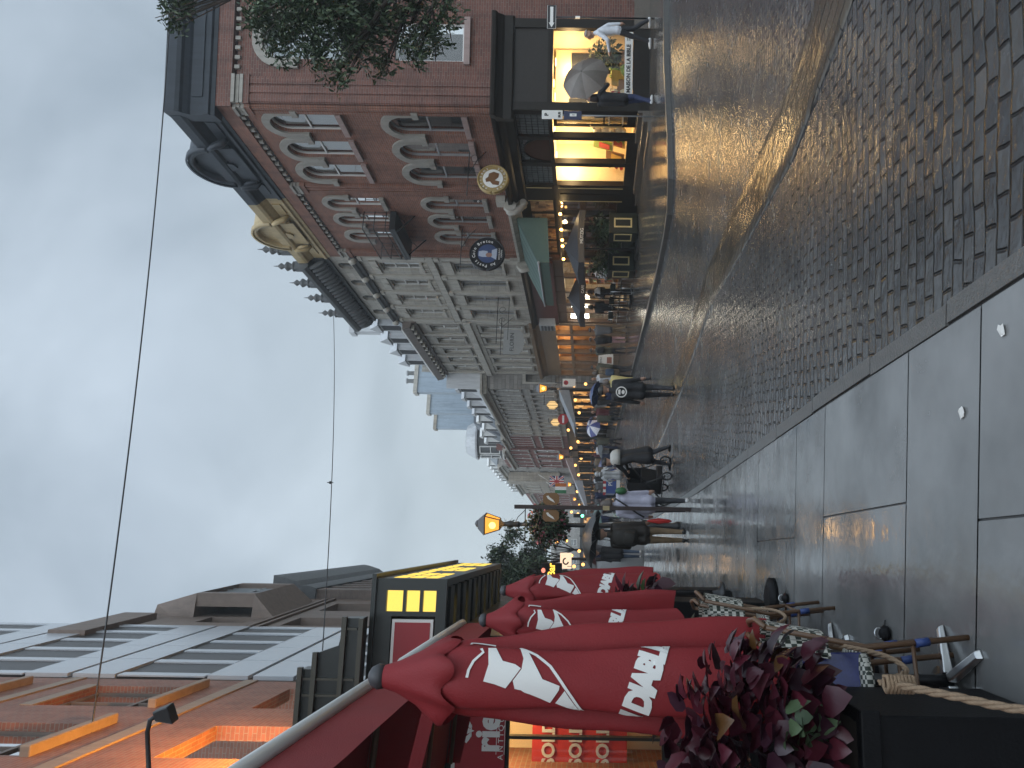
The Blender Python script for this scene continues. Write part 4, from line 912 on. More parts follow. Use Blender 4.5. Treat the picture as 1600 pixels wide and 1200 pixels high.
for (a, b, c, d) in wins[4:]:
    w = window(LB, MIR, a, b, c, d, 0, -.17, M_PRECAST, M_GLASS, (.35,), 2, .08, M_ROOMDARK, (M_CURTAIN2, .55), .6)
    q = MB(MIR); q.box(a - .08, b + .12, -.1, .16, c - .18, c - .02); q.build('sill', M_TANBAND, w, bevel=.02)
    q = MB(MIR); q.box(a - .05, b + .05, -.1, .02, d + .01, d + .26); q.build('lintel', M_TANBAND, w)
# gooseneck lamp and floodlight on the brick wall
gl = thing('gooseneck_wall_lamp', 'black gooseneck lamp with box head reaching out of the orange brick wall', 'wall lamp', (-5.3, 9.2, 7.0))
mb = MB(); mb.tube([(0, 0, -.05), (.5, 0, -.03), (1.05, 0, 0), (1.2, 0, -.03), (1.25, 0, -.12)], .028, 8); mb.build('arm', M_IRON, gl)
mb = MB(); mb.hexa([(1.18, -.08, -.34), (1.39, -.08, -.27), (1.39, .08, -.27), (1.18, .08, -.34), (1.2, -.06, -.12), (1.31, -.06, -.08), (1.31, .06, -.08), (1.2, .06, -.12)]); mb.build('lamp_head', M_IRON, gl, bevel=.015)
fl = thing('wall_floodlight', 'small amber floodlight aimed up the orange brick wall above the terrace canopy', 'floodlight', (-4.55, 11.0, 5.0))
mb = MB(); mb.box(-.12, .12, -.1, .1, -.1, .08); mb.build('housing', M_IRON, fl)
mb = MB(); mb.box(-.1, .1, -.08, .08, .081, .09); mb.build('lens', glow('amber_lens', (1., .5, .1), 14), fl)
lamp('amber_flood', 'SPOT', (.0, .0, .15), 2000, (1., .43, .07), fl, .15)
l = [o for o in fl.children if o.type == 'LIGHT'][0]; l.data.spot_size = R(95); l.data.spot_blend = .9
l.rotation_euler = Vector((-1.1, .35, 1.3)).to_track_quat('-Z', 'Y').to_euler()

# modern block: white panel bands, ribbon windows, then brown precast
DM = Vector((.16, -1, 0)).normalized(); RAM = atan2(DM.y, DM.x)
MD = thing('panelled_office_block', 'modern block of white panel bands and dark ribbon windows with a brown bay', 'building', (-6.76, 17.42, 0), RAM)
mb = MB(MIR); mb.box(0, 7.1, -7, -.08, 0, 21); mb.build('core', M_PRECAST, MD)
for z0, z1 in ((4.2, 6.3), (8.35, 10.42), (12.4, 14.55), (16.6, 18.7)):
    h = (z1 - z0) / 2
    for k in range(2):
        for i in range(4):
            mb = MB(MIR); mb.box(.02 + i * 1.77, .02 + (i + 1) * 1.77 - .03, -.07, .02, z0 + h * k + .06, z0 + h * (k + 1) - .06); mb.build('panel', M_PANEL, MD)
for z0, z1 in ((6.3, 8.35), (10.42, 12.4), (14.55, 16.6), (18.7, 20.8)):
    rb = MB(MIR); rb.box(.0, 7.1, -.079, -.03, z0, z1); rb = rb.build('ribbon_window', M_DARKWIN, MD)
    mb = MB(MIR)
    for x in (.05, 1.55, 2.95, 4.35, 5.75, 6.9): mb.box(x - .04, x + .26, -.03, .004, z0, z1)
    mb.build('mullion', M_PANEL, rb)
mb = MB(MIR); wall_sheet(mb, 7.12, 14.6, 0, 16.3, [(7.8, 9.6, 9.4, 11.8), (11.4, 13.6, 9.4, 11.8), (11.6, 14.0, 12.9, 14.9), (8.2, 9.4, 13.2, 14.8), (7.9, 9.7, 5.6, 7.8), (11.4, 13.6, 5.6, 7.8)], .45, 0, -.05); mb.face([(14.6, 0, 0), (14.6, -6, 0), (14.6, -6, 16.3), (14.6, 0, 16.3)]); mb.build('precast_wall', M_PRECAST, MD)
mb = MB(MIR)
for z in (8.5, 8.8, 12.2, 12.5): mb.box(7.12, 14.6, -.05, .03, z, z + .12)
mb.build('precast_ribs', M_PRECAST, MD)
for h in ((7.8, 9.6, 9.4, 11.8), (11.4, 13.6, 9.4, 11.8), (11.6, 14.0, 12.9, 14.9), (7.9, 9.7, 5.6, 7.8), (11.4, 13.6, 5.6, 7.8), (8.2, 9.4, 13.2, 14.8)): window(MD, MIR, *h, 0, -.42, M_GREYFRAME, M_GLASS, (.3,), 3, .08, M_ROOMDARK, (M_CURTAIN, .5), .6)
mb = MB(MIR); mb.box(5.2, 9.0, -.6, .12, 16.5, 17.6); mb.build('parapet', M_PRECAST, MD)
bay = MB(MIR); bay.hexa([(9.2, .0, 12.6), (13.2, .0, 12.6), (13.2, -.5, 12.6), (9.2, -.5, 12.6), (9.4, .75, 13.4), (13.0, .75, 13.4), (13.2, -.5, 13.4), (9.2, -.5, 13.4)])
bay.hexa([(9.4, .75, 15.4), (13.0, .75, 15.4), (13.2, -.6, 15.4), (9.2, -.6, 15.4), (9.7, .3, 16.9), (12.7, .3, 16.9), (13.2, -.6, 16.9), (9.2, -.6, 16.9)])
for a, b in ((9.4, 9.75), (12.65, 13.0)): bay.box(a, b, .3, .75, 13.4, 15.4)
bay = bay.build('projecting_bay', M_PRECAST, MD)
w = MB(MIR); w.box(9.75, 12.65, .5, .55, 13.4, 15.4); w.build('bay_glass', mat('blue_bay_glass', (.16, .20, .24), .05, var=.1), bay)
w = MB(MIR)
for x in (10.3, 11.0, 11.7, 12.2): w.box(x, x + .07, .55, .62, 13.4, 15.4)
w.box(9.75, 12.65, .55, .61, 14.3, 14.38); w.build('bay_mullion', M_GREYFRAME, bay)

# block with the heavy dark cornice beyond
CB = thing('dark_cornice_block', 'brown brick block with a heavy dark curved cornice beyond the panelled office block', 'building', (-8.75, 32.1, 0), RAL)
mb = MB(MIR); wall_sheet(mb, 0, 13, 0, 14.2, [(1 + i * 1.5, 1.9 + i * 1.5, z, z + 1.9) for i in range(8) for z in (11.2, 8.0, 5.0)], .3); mb.face([(0, 0, 0), (0, -6, 0), (0, -6, 14.2), (0, 0, 14.2)]); mb.face([(13, 0, 0), (13, -6, 0), (13, -6, 14.2), (13, 0, 14.2)]); mb.build('wall', masonry('dun_brick', (.20, .15, .125), (.16, .115, .095), (.19, .16, .14), .22, .07, .008), CB)
mb = MB(MIR)
for i in range(8):
    for z in (11.2, 8.0, 5.0): mb.face([(1 + i * 1.5, -.25, z), (1.9 + i * 1.5, -.25, z), (1.9 + i * 1.5, -.25, z + 1.9), (1 + i * 1.5, -.25, z + 1.9)])
mb.build('window_glass', M_DARKWIN, CB)
mb = MB(MIR); extrude_profile(mb, [(-.8, 13.1), (.05, 13.1), (.1, 13.25), (.16, 13.5), (.14, 13.75), (.32, 14.0), (.5, 14.6), (.55, 14.9), (-.8, 14.9)], -.1, 13); mb.build('cornice', M_DARKSTONE, CB)
# low houses past the corner, greened over
FL1 = street_house('far_left_brown_house', 'far brown house behind the trees on the left of the street', 0, 14, 9.2, M_FARBRICK, [(6.6, 8.2, 5, 1.2), (4.4, 5.8, 5, 1.2)], roof='flat', lit=(1, 3, 4), back=6, d0=(-19.6, 76, 0), ang=RAL)
FL2 = street_house('far_left_pale_house', 'far pale house at the left end of the street', 0, 22, 8.4, M_GREYWALL, [(6.2, 7.6, 8, 1.2), (4.2, 5.4, 8, 1.2)], roof='flat', lit=(0, 2, 5, 7), back=6, d0=(-24.6, 101, 0), ang=RAL)
FL3 = street_house('left_slate_house', 'slim grey house rising behind the antique shop marquee', 0, 18, 11.2, M_GREYWALL, [(8.4, 10.0, 7, 1.0), (5.4, 7.0, 7, 1.0)], roof='flat', lit=(1, 2, 5), back=6, d0=(-15.2, 62, 0), ang=RAL, rh=.6)

# ================================================================ antique shop with its lit marquee
M_MQBLACK = mat('black_green_joinery', (.022, .026, .024), .35, var=.25, scale=6)
M_YELLOW = glow('yellow_lit_pane', (1., .72, .14), 1.15)
M_REDPANEL = mat('crimson_sign_panel', (.33, .022, .03), .4, var=.06)
AS = thing('antique_shop_front', 'black joinery shop front with yellow lit panes in its marquee and a crimson sign', 'shop front', (-2.72, 10.6, 0), RAL)
mq = MB(MIR); Lm = 6.6
mq.box(0, Lm, -3.6, 0, 4.52, 4.66); mq.box(-.05, Lm + .05, -3.65, .06, 4.66, 4.72)
mq.box(0, .1, -3.6, 0, 3.70, 3.84); mq.box(.1, Lm, -.1, 0, 3.70, 3.84)
mq.box(0, .1, -.16, 0, 3.84, 4.52); mq.box(0, .1, -.50, -.44, 3.84, 4.52)
for z in (4.02, 4.25): mq.box(0, .1, -.44, -.16, z, z + .045)
mq.box(0, .1, -3.6, -.50, 4.44, 4.52)
mq.box(.1, Lm, -.1, -.002, 3.84, 4.52)
mq = mq.build('marquee', M_MQBLACK, AS)
y_ = MB(MIR); y_.face([(.06, -.44, 3.84), (.06, -.16, 3.84), (.06, -.16, 4.52), (.06, -.44, 4.52)]); y_.build('yellow_panes', M_YELLOW, mq)
y_ = MB(MIR)
for i in range(8):
    for z in (3.87, 4.09, 4.31):
        if i in (2, 5) and z < 4.2: continue
        x = .2 + i * .79; y_.box(x, x + .58, -.002, .004, z, z + .17)
y_.build('yellow_panes', M_YELLOW, mq)
y_ = MB(MIR); y_.box(-.01, .04, -3.4, -.54, 3.86, 4.42); y_.build('white_border', M_WHITEPAINT, mq)
y_ = MB(MIR); y_.box(-.02, .045, -3.36, -.58, 3.90, 4.38); rp_ = y_.build('red_panel', M_REDPANEL, mq)
text('l', .5, Matrix.Rotation(0, 4, 'X') @ Matrix(((0, 0, 1, .03), (1, 0, 0, -1.35), (0, 1, 0, 4.1), (0, 0, 0, 1))), M_WHITE, rp_)
# soffit: dark boards with glowing slots across
sf = MB(MIR); sf.box(.1, Lm, -2.6, -.1, 3.78, 3.82)
for i in range(12): x = .35 + i * .55; sf.box(x, x + .3, -2.55, -.12, 3.70, 3.78)
sf.build('soffit', M_MQBLACK, AS)
for i in range(6):
    y_ = MB(MIR); x = .72 + i * 1.1; y_.box(x, x + .1, -2.2, -.3, 3.76, 3.775); y_.build('soffit_light', M_YELLOW, AS)
# stepped cornice of the front, nearer the wall
st = MB(MIR); st.prism([(-.5, 4.73), (-.5, 4.95), (-.85, 5.02), (-.95, 5.3), (-1.15, 5.34), (-1.15, 5.48), (-4.6, 5.48), (-4.6, 4.73)], -.35, -.1, 0, 'x'); st = st.build('stepped_cornice', M_MQBLACK, AS)
st2 = MB(MIR)
for zz_, o0, o1 in ((4.73, -4.6, -.5), (4.95, -4.6, -.48), (5.3, -4.6, -.93), (5.48, -4.6, -1.12)): st2.box(-.42, -.35, o0, o1, zz_ - .03, zz_ + .03)
for o_ in (-.62, -1.25, -1.45): st2.box(-.39, -.35, o_ - .03, o_, 4.78, 4.92 if o_ > -1 else 5.44)
st2.build('moulding', M_GREYFRAME if False else mat('olive_moulding', (.06, .055, .04), .4), st)
# end wall facing the terrace: sign and lit window
ew = MB(MIR); ew.box(.5, .6, -3.4, -.8, .0, .7); ew.box(.5, .6, -1.2, -.8, .7, 3.7); ew.box(.5, .6, -3.4, -1.2, 2.82, 2.86); ew.box(.5, .6, -3.4, -3.2, .7, 2.82); ew.box(.48, .6, -2.16, -2.12, .7, 2.82); ew.box(.5, 6.6, -.9, -.8, 0, 3.7); ew.box(.55, .6, -3.4, -1.2, 2.86, 3.7)
ew.build('end_wall', M_MQBLACK, AS)
sg = MB(MIR); sg.box(.44, .5, -3.35, -1.55, 2.87, 3.55); sg = sg.build('shop_sign', M_REDPANEL, AS)
def as_text(body, size, out, z, m, parent, x=.43, **k):   # on the end wall; reads left to right seen from the terrace
    return text(body, size, Matrix(((0, 0, 1, -x), (1, 0, 0, out), (0, 1, 0, z), (0, 0, 0, 1))), m, parent, **k)
as_text('riel', .46, -2.02, 3.10, M_WHITE, sg, bold=.018); as_text('ANTIQUITÉS', .105, -1.98, 2.925, M_WHITE, sg, spacing=1.6)
q = MB(MIR); q.box(.432, .44, -2.35, -1.6, 2.985, 2.992); q.box(.432, .44, -2.35, -1.6, 2.873, 2.88); q.box(.43, .5, -3.4, -1.5, 3.55, 3.6); q.build('sign_rules', M_WHITE, sg)
q = MB(MIR)                                          # lily above the name
q.prism([(-2.05, 3.3), (-2.1, 3.42), (-2.05, 3.52), (-2.0, 3.42)], .43, .44, 0, 'x')
for s in (-1, 1): q.prism([(-2.05 + s * .03, 3.36), (-2.05 + s * .12, 3.46), (-2.05 + s * .16, 3.40), (-2.05 + s * .11, 3.36), (-2.05 + s * .05, 3.33)], .43, .44, 0, 'x')
q.box(.43, .44, -2.13, -1.97, 3.335, 3.35); q.build('lily_emblem', M_WHITE, sg)
q = MB(MIR); q.face([(.54, -3.2, .7), (.54, -1.2, .7), (.54, -1.2, 2.82), (.54, -3.2, 2.82)]); q.build('shop_window', M_SHOPGLASS, AS)
q = MB(MIR); q.box(2.0, 2.05, -3.5, -.9, 0, 3.6); q.face([(.6, -3.4, .3), (2, -3.4, .3), (2, -.9, .3), (.6, -.9, .3)]); q.face([(.6, -3.4, 3.6), (2, -3.4, 3.6), (2, -.9, 3.6), (.6, -.9, 3.6)]); q.build('shop_room', M_CREAM, AS)
po = MB(MIR); po.box(1.25, 1.26, -2.75, -1.9, 1.15, 2.55); po = po.build('sale_poster', mat('red_poster', (.62, .06, .06), .5, var=.05), AS)
for z in (2.3, 1.9, 1.5): as_text('SOLDE', .26, -2.32, z, M_WHITE, po, x=1.235, bold=.008)
q = MB(MIR); q.box(1.0, 1.3, -1.8, -1.35, .8, 1.9); q.box(1.0, 1.3, -3.1, -2.85, .8, 1.6); q.build('cabinet', M_WOODIN, AS)
lamp('shop_light', 'POINT', (-.8, -1.7, 3.2), 80, (1., .70, .34), AS, .2); lamp('shop_light', 'POINT', (-.8, -2.9, 3.2), 80, (1., .70, .34), AS, .2)

# ================================================================ red terrace canopies
M_REDCLOTH = mat('crimson_canvas', (.225, .011, .015), .7, var=.18, scale=3, bump=.2, bscale=120)
M_WHITEBAR = mat('white_enamel_bar', (.62, .62, .60), .35, var=.05)
for (y0, y1, lab) in ((2.2, 6.1, 'nearer crimson terrace canopy with white front bar'), (6.85, 10.1, 'farther crimson terrace canopy with white front bar, next to the marquee')):
    X = lambda y: -2.37 - .2 * (y - 6.1)
    t = thing('terrace_canopy', lab, 'awning', (X(y0), y0, 3.4), RAL, 'crimson terrace canopies'); Lc = (y1 - y0) * 1.02
    mb = MB(MIR); mb.tube([(0, 0, 0), (Lc, 0, 0)], .055, 10); mb.build('front_bar', M_WHITEBAR, t)
    mb = MB(MIR); n = 30
    A = [(Lc * i / n, .0, -.03) for i in range(n + 1)]; B = [(Lc * i / n, .02 + .006 * sin(i * .7 + .4), -.43 + .006 * cos(i * .8)) for i in range(n + 1)]
    mb.strip(A, B, 0, True); mb.build('valance', M_REDCLOTH, t)
    mb = MB(MIR); mb.strip([(Lc * i / n, 0, .0) for i in range(n + 1)], [(Lc * i / n, -1.7, .12 + .01 * sin(i * .9)) for i in range(n + 1)], 0, True); mb.build('canvas', M_REDCLOTH, t)
    for x in (.03, Lc * .5, Lc - .05): mb = MB(MIR); mb.tube([(x, 0, -.04), (x, -1.7, .06)], .025, 6); mb.build('frame_arm', MATS.get('brown_arm') or mat('brown_arm', (.14, .09, .06), .5), t)
    for x in (0, Lc): mb = MB(MIR); mb.face([(x, 0, 0), (x, -1.7, .12), (x, -1.7, -.05), (x, 0, -.4)]); mb.build('side_flap', M_REDCLOTH, t)
# ================================================================ foreground: closed parasols, planters, rope, chairs
import numpy as np
def map_flat(polys, fn, cuts=2):
    """flat polygons (u,v) refined and carried onto a curved surface by fn"""
    bm = bmesh.new()
    for poly in polys:
        vs = [bm.verts.new((a, b, 0)) for a, b in poly]
        try: bm.faces.new(vs)
        except Exception: pass
    bmesh.ops.triangulate(bm, faces=bm.faces)
    for _ in range(cuts):
        ed = [e for e in bm.edges if e.calc_length() > .035]
        if ed: bmesh.ops.subdivide_edges(bm, edges=ed, cuts=1); bmesh.ops.triangulate(bm, faces=bm.faces)
    for v in bm.verts: v.co = fn(v.co.x, v.co.y)
    bmesh.ops.recalc_face_normals(bm, faces=bm.faces)
    return bm
def stroke(pts, w):
    L, Rr = [], []
    for i, p in enumerate(pts):
        a = Vector(pts[max(0, i - 1)]); b = Vector(pts[min(len(pts) - 1, i + 1)]); d = (b - a).normalized(); n = Vector((-d.y, d.x)) * w / 2
        L.append(tuple(Vector(p) + n)); Rr.append(tuple(Vector(p) - n))
    return [[L[i], L[i + 1], Rr[i + 1], Rr[i]] for i in range(len(pts) - 1)]
UL = 1.85                                            # length of the folded canopy
def um_r(th, v):
    """radius of the folded canopy: th = 0 faces -y"""
    t = v / UL
    base = .045 + .13 * smooth(0, .25, t) + .058 * smooth(.2, .95, t)
    f = 0
    for c, w, d in ((1.02, .16, .38), (-1.15, .17, .42), (1.75, .16, .3), (-1.95, .2, .34), (2.6, .2, .4), (-2.75, .2, .3), (.28, .5, .05), (-.45, .35, .03)):
        x = (th - c - .06 * sin(3 * v + c)) / w; f -= d * math.exp(-x * x)
    f += .30 * math.exp(-((th - 1.35) / .14) ** 2) + .12 * math.exp(-((th + 1.5) / .2) ** 2)   # loose folds standing out
    return base * (1 + f * smooth(.12, .55, t)) + .006 * sin(9 * v + 4 * th)
def um_p(th, v, off=0.):
    r = um_r(th, v) + off; return Vector((r * sin(th), -r * cos(th), -v))
def make_parasol(loc, rz, label):
    t = thing('closed_parasol', label, 'parasol', loc, rz, 'folded crimson parasols along the terrace')
    mb = MB(); nT, nV = 110, 44
    for j in range(nV):
        v0, v1 = UL * j / nV, UL * (j + 1) / nV
        for i in range(nT):
            a0, a1 = -pi + 2 * pi * i / nT, -pi + 2 * pi * (i + 1) / nT
            h = lambda a: .05 * sin(2 * a + .5) + .04 * sin(5 * a)
            w = lambda a, v: v + (h(a) if v > UL - .4 else 0) * smooth(UL - .4, UL, v)
            mb.face([um_p(a0, w(a0, v0)), um_p(a1, w(a1, v0)), um_p(a1, w(a1, v1)), um_p(a0, w(a0, v1))], 0, True)
    mb.build('canopy', M_REDCLOTH, t)
    mb = MB(); n = 64                               # the vent: a short second skirt at the top
    prof = [(.0, .05), (.08, .075), (.18, .12), (.27, .165), (.32, .185), (.345, .18)]
    rs = []
    for v, r in prof:
        k = smooth(.1, .38, v)
        rs.append([Vector(((r * (1 + k * (.13 * sin(4 * a + .8) + .10 * sin(7 * a)))) * sin(a), -(r * (1 + k * (.13 * sin(4 * a + .8) + .10 * sin(7 * a)))) * cos(a), -v - k * .035 * sin(6 * a + 1))) for a in [2 * pi * i / n for i in range(n)]])
    mb.rings(rs, 0, False, True); mb.build('vent', M_REDCLOTH, t)
    mb = MB(); mb.lathe([(.055, -.01), (.06, .02), (.045, .05), (.02, .065)], (0, 0, 0), 14); mb.build('top_cap', mat('grey_cap', (.05, .05, .055), .5), t)
    mb = MB(); mb.tube([(0, 0, -.02), (0, 0, -2.72)], .024, 10); mb.build('pole', M_IRON, t)
    mb = MB(); mb.lathe([(.13, -2.74), (.13, -2.71), (.05, -2.68), (.035, -2.6)], (0, 0, 0), 16); mb.build('base', M_IRON, t)
    z = lambda zx, zy: ((700 - zy) / 1040, (zx - 150) / 1040)
    polys = []
    polys += stroke([z(600, 710), z(605, 670), z(625, 620), z(668, 572), z(655, 548)], .013)
    polys += stroke([z(845, 540), z(930, 590), z(1000, 650), z(1060, 730), z(1110, 800), z(1162, 880)], .013)
    polys.append([z(690, 545), z(728, 545), z(750, 590), z(768, 622), z(830, 640), z(858, 660), z(806, 664), z(788, 762), z(735, 742), z(680, 728), z(700, 640)])
    polys.append([z(848, 548), z(890, 572), z(925, 640), z(965, 712), z(1048, 742), z(1045, 762), z(1003, 832), z(960, 812), z(905, 790), z(880, 782), z(932, 742), z(922, 716), z(885, 722), z(862, 770), z(832, 764), z(822, 722), z(862, 664), z(905, 660), z(868, 610)])
    polys.append([z(1072, 765), z(1120, 835), z(1150, 876), z(1085, 856), z(1028, 832)])
    polys += stroke([z(600, 505), z(600, 480), z(650, 478), z(720, 478)], .013)
    fn = lambda u, v: um_p(u / .20, v, .006)
    bm = map_flat(polys, fn, 2); me = bpy.data.meshes.new('printed_emblem'); bm.to_mesh(me); bm.free(); me.materials.append(M_WHITE)
    o = bpy.data.objects.new('printed_emblem', me); COL.objects.link(o); o.parent = t
    tx = text('U DIABLE', .16, Matrix.Identity(4), M_WHITE, t, 'lettering', bold=.011, ext=0, spacing=.86)
    bm = bmesh.new(); bm.from_mesh(tx.data); bmesh.ops.triangulate(bm, faces=bm.faces)
    for _ in range(2):
        ed = [e for e in bm.edges if e.calc_length() > .03]
        if ed: bmesh.ops.subdivide_edges(bm, edges=ed, cuts=1)
    ca, sa = cos(R(-19)), sin(R(-19))
    for v in bm.verts:
        x, y = v.co.x * .72, v.co.y; u = x * ca - y * sa - .03; w = -(x * sa + y * ca) + 1.255; v.co = fn(u, w)
    bm.to_mesh(tx.data); bm.free()
    return t
PL = 'folded crimson parasol with a white devil face emblem, '
par = make_parasol((-1.43, 3.72, 2.74), R(24), PL + 'nearest of three')
for (x, y, z, rz, lb) in ((-2.04, 6.6, 2.63, R(4), PL + 'middle of three'), (-2.27, 8.4, 2.66, R(46), PL + 'farthest of three')):
    c = copy_tree(par); c.location = (x, y, z); c.rotation_euler[2] = rz; c['label'] = lb; c.scale = (.98, .98, .87)
# small crimson tie hidden by folds is left out

M_LEAFRED = [mat('coleus_leaf_%s' % n, c, .32, var=.35, scale=25, spec=.35) for n, c in (('burgundy', (.040, .007, .013)), ('wine', (.065, .010, .018)), ('plum', (.028, .009, .016)), ('green', (.028, .05, .016)), ('bronze', (.085, .04, .014)))]
M_LEAFGREEN = [mat('leaf_%s' % n, c, .45, var=.3, scale=12, spec=.3) for n, c in (('dark', (.035, .058, .030)), ('mid', (.06, .09, .045)), ('pale', (.11, .14, .08)), ('straw', (.14, .10, .05)))]
def leaf(mb, p, d, up, L, Wd, m, bend=.25, fold=.25):
    d = d.normalized(); s = d.cross(up)
    if s.length < 1e-3: s = d.cross(Vector((1, 0, 0)))
    s.normalize(); n = s.cross(d).normalized()
    q = lambda t, w: p + d * (L * t) + s * (Wd * w) + n * (abs(w) * Wd * fold - bend * L * t * t)
    mid = [q(0, 0), q(.25, 0), q(.6, 0), q(1, 0)]
    l = [q(.1, .3), q(.38, .5), q(.74, .34)]; r = [q(.1, -.3), q(.38, -.5), q(.74, -.34)]
    for e in (l, r):
        mb.face([mid[0], mid[1], e[1], e[0]], m, True); mb.face([mid[1], mid[2], e[2], e[1]], m, True); mb.face([mid[2], mid[3], e[2]], m, True)
def coleus(mb, c, rx, ry, rz, n, L, seed, mats=(0, 0, 0, 1, 1, 2, 2), droop=.3):
    rr = random.Random(seed); c = Vector(c)
    for i in range(n):
        th = rr.uniform(0, 2 * pi); ph = math.acos(rr.uniform(-.55, 1)); k = rr.uniform(.55, 1.05)
        o = Vector((sin(ph) * cos(th), sin(ph) * sin(th), cos(ph)))
        p = c + Vector((o.x * rx * k, o.y * ry * k, o.z * rz * k))
        d = (o + Vector((rr.uniform(-.7, .7), rr.uniform(-.7, .7), rr.uniform(-.5, .6) - droop))).normalized()
        l = L * rr.uniform(.65, 1.35); leaf(mb, p - d * l * .3, d, Vector((0, 0, 1)) + o * .3, l, l * rr.uniform(.78, 1.05), rr.choice(mats), rr.uniform(.1, .45), rr.uniform(.1, .4))
M_PLANTER = mat('black_planter', (.006, .006, .007), .55, var=.3, scale=5, bump=.15, bscale=80, spec=.15)
def planter(name, label, x, y, w, d, h, plant, seed, nleaf, L, prx, pz, mats, shift=0.):
    z0 = pz_(x, y); t = thing('planter_box', label, 'planter', (x, y, z0), R(11))
    mb = MB(); mb.box(-w, 0, 0, d, .02, h); t2 = mb.build('box', M_PLANTER, t, bevel=.008)
    mb = MB(); mb.box(-w - .02, .02, -.02, d + .02, h - .06, h + .012); mb.build('rim', M_PLANTER, t, bevel=.006)
    mb = MB(); mb.face([(-w + .03, .03, h + .0135), (-.03, .03, h + .0135), (-.03, d - .03, h + .0135), (-w + .03, d - .03, h + .0135)]); mb.build('soil', mat('soil', (.03, .02, .014), .9), t)
    p = thing('coleus_plant', plant, 'plant', (x, y, z0 + h), R(11))
    mb = MB(); coleus(mb, (-w / 2 + shift, d / 2, prx[2] * .6), *prx, nleaf, L, seed, mats); mb.build('foliage', M_LEAFRED, p)
    mb = MB(); rr = random.Random(seed)
    for i in range(16):
        a = rr.uniform(0, 2 * pi); k = rr.random(); mb.tube([(-w / 2 + .1 * cos(a), d / 2 + .1 * sin(a), 0), (-w / 2 + prx[0] * .5 * k * cos(a), d / 2 + prx[1] * .5 * k * sin(a), prx[2] * .5), (-w / 2 + prx[0] * .8 * k * cos(a), d / 2 + prx[1] * .8 * k * sin(a), prx[2] * (.9 + .4 * rr.random()))], [.009, .007, .004], 5)
    mb.build('stems', M_LEAFRED[2], p)
    return t
pz_ = lambda x, y: gz(x, y) + P_UP
planter('p', 'black planter box beside the kerb side walk, nearest, overflowing with burgundy coleus', -1.17, 2.75, .95, .55, .72, 'big burgundy coleus with large pointed leaves and a few green ones, nearest the viewer', 11, 760, .092, (.46, .34, .42), 0, (0, 0, 0, 0, 1, 1, 1, 2, 2, 2, 0, 1, 2, 0, 1, 2, 0, 1, 2, 0, 1, 2, 0, 1, 2, 0, 1, 2, 4), .25)
planter('p', 'black planter box second along the rope with trailing green leaves', -1.60, 4.45, .75, .6, .86, 'dark coleus with trailing green leaves in the second planter', 12, 170, .13, (.36, .30, .30), 0, (0, 1, 2, 3, 3), .2)
planter('p', 'tall black planter box on a round foot, third along the rope', -2.05, 7.3, .6, .6, 1.0, 'reddish coleus and green leaves in the third planter under the parasols', 13, 190, .15, (.36, .32, .34), 0, (0, 1, 1, 2, 3, 3), .15)
planter('p', 'farthest black planter box of the terrace row', -2.55, 9.6, .6, .6, .9, 'spiky wine red coleus past the farthest parasol', 14, 150, .17, (.34, .3, .36), 0, (0, 1, 1, 2), .15)
mb = MB(); mb.lathe([(.16, .02), (.19, .0), (.19, .05), (.12, .075)], (-1.98, 7.2, pz_(0, 7.2)), 16); tag(mb.build('round_base_plate', M_PLANTER), 'round black foot plate standing by the third planter', 'base plate')
# a few broad green leaves poking out by the rope
t = thing('green_leaf_sprig', 'glossy green sprig hanging out of the nearest planter', 'plant', (-1.22, 2.75, .98))
mb = MB(); rr = random.Random(5)
for i in range(16): leaf(mb, Vector((rr.uniform(-.05, .08), rr.uniform(-.05, .05), rr.uniform(-.07, .07))), Vector((rr.uniform(-.3, 1), rr.uniform(-1, .3), rr.uniform(-.6, .5))), Vector((0, 0, 1)), rr.uniform(.06, .1), .06, rr.choice((0, 1, 1)), .3)
mb.build('leaves', M_LEAFGREEN, t); mb = MB(); mb.tube([(-.1, .05, -.15), (-.03, .02, -.05), (.03, -.02, .05)], .006, 5); mb.build('stem', M_LEAFGREEN[0], t)
# rope: three twisted strands
M_ROPE = mat('tan_rope', (.26, .18, .115), .8, var=.35, scale=60, bump=.5, bscale=200)
def rope(name, label, pts, r, group=None):
    pts = [Vector(p) for p in pts]; P = []
    for i in range(len(pts) - 1):                   # Catmull-Rom
        p0, p1, p2, p3 = pts[max(0, i - 1)], pts[i], pts[i + 1], pts[min(len(pts) - 1, i + 2)]
        n = max(4, int((p2 - p1).length / (r * .9)))
        for k in range(n):
            t = k / n; P.append(.5 * (2 * p1 + (p2 - p0) * t + (2 * p0 - 5 * p1 + 4 * p2 - p3) * t * t + (3 * p1 - p0 - 3 * p2 + p3) * t ** 3))
    P.append(pts[-1]); mb = MB(); s = 0; S3 = [[], [], []]
    for i, p in enumerate(P):
        d = (P[min(i + 1, len(P) - 1)] - P[max(0, i - 1)]).normalized(); u = d.cross(Vector((.3, .2, .93))).normalized(); w = u.cross(d)
        if i: s += (p - P[i - 1]).length
        for k in range(3):
            a = s / (r * 2.2) + 2 * pi * k / 3; S3[k].append(p + (u * cos(a) + w * sin(a)) * r * .5)
    for k in range(3): mb.tube(S3[k], r * .58, 6)
    o = mb.build(name, M_ROPE); return tag(o, label, 'rope', group)
A = lambda px, py, Y: at(px, py, Y)
rope('terrace_rope', 'thick tan rope swinging from a knot on the nearest planter down to the lower edge', [A(1395, 1068, 2.75), A(1440, 1078, 2.62), A(1500, 1090, 2.5), A(1560, 1103, 2.4), A(1625, 1112, 2.3), A(1700, 1115, 2.2)], .014, 'terrace ropes')
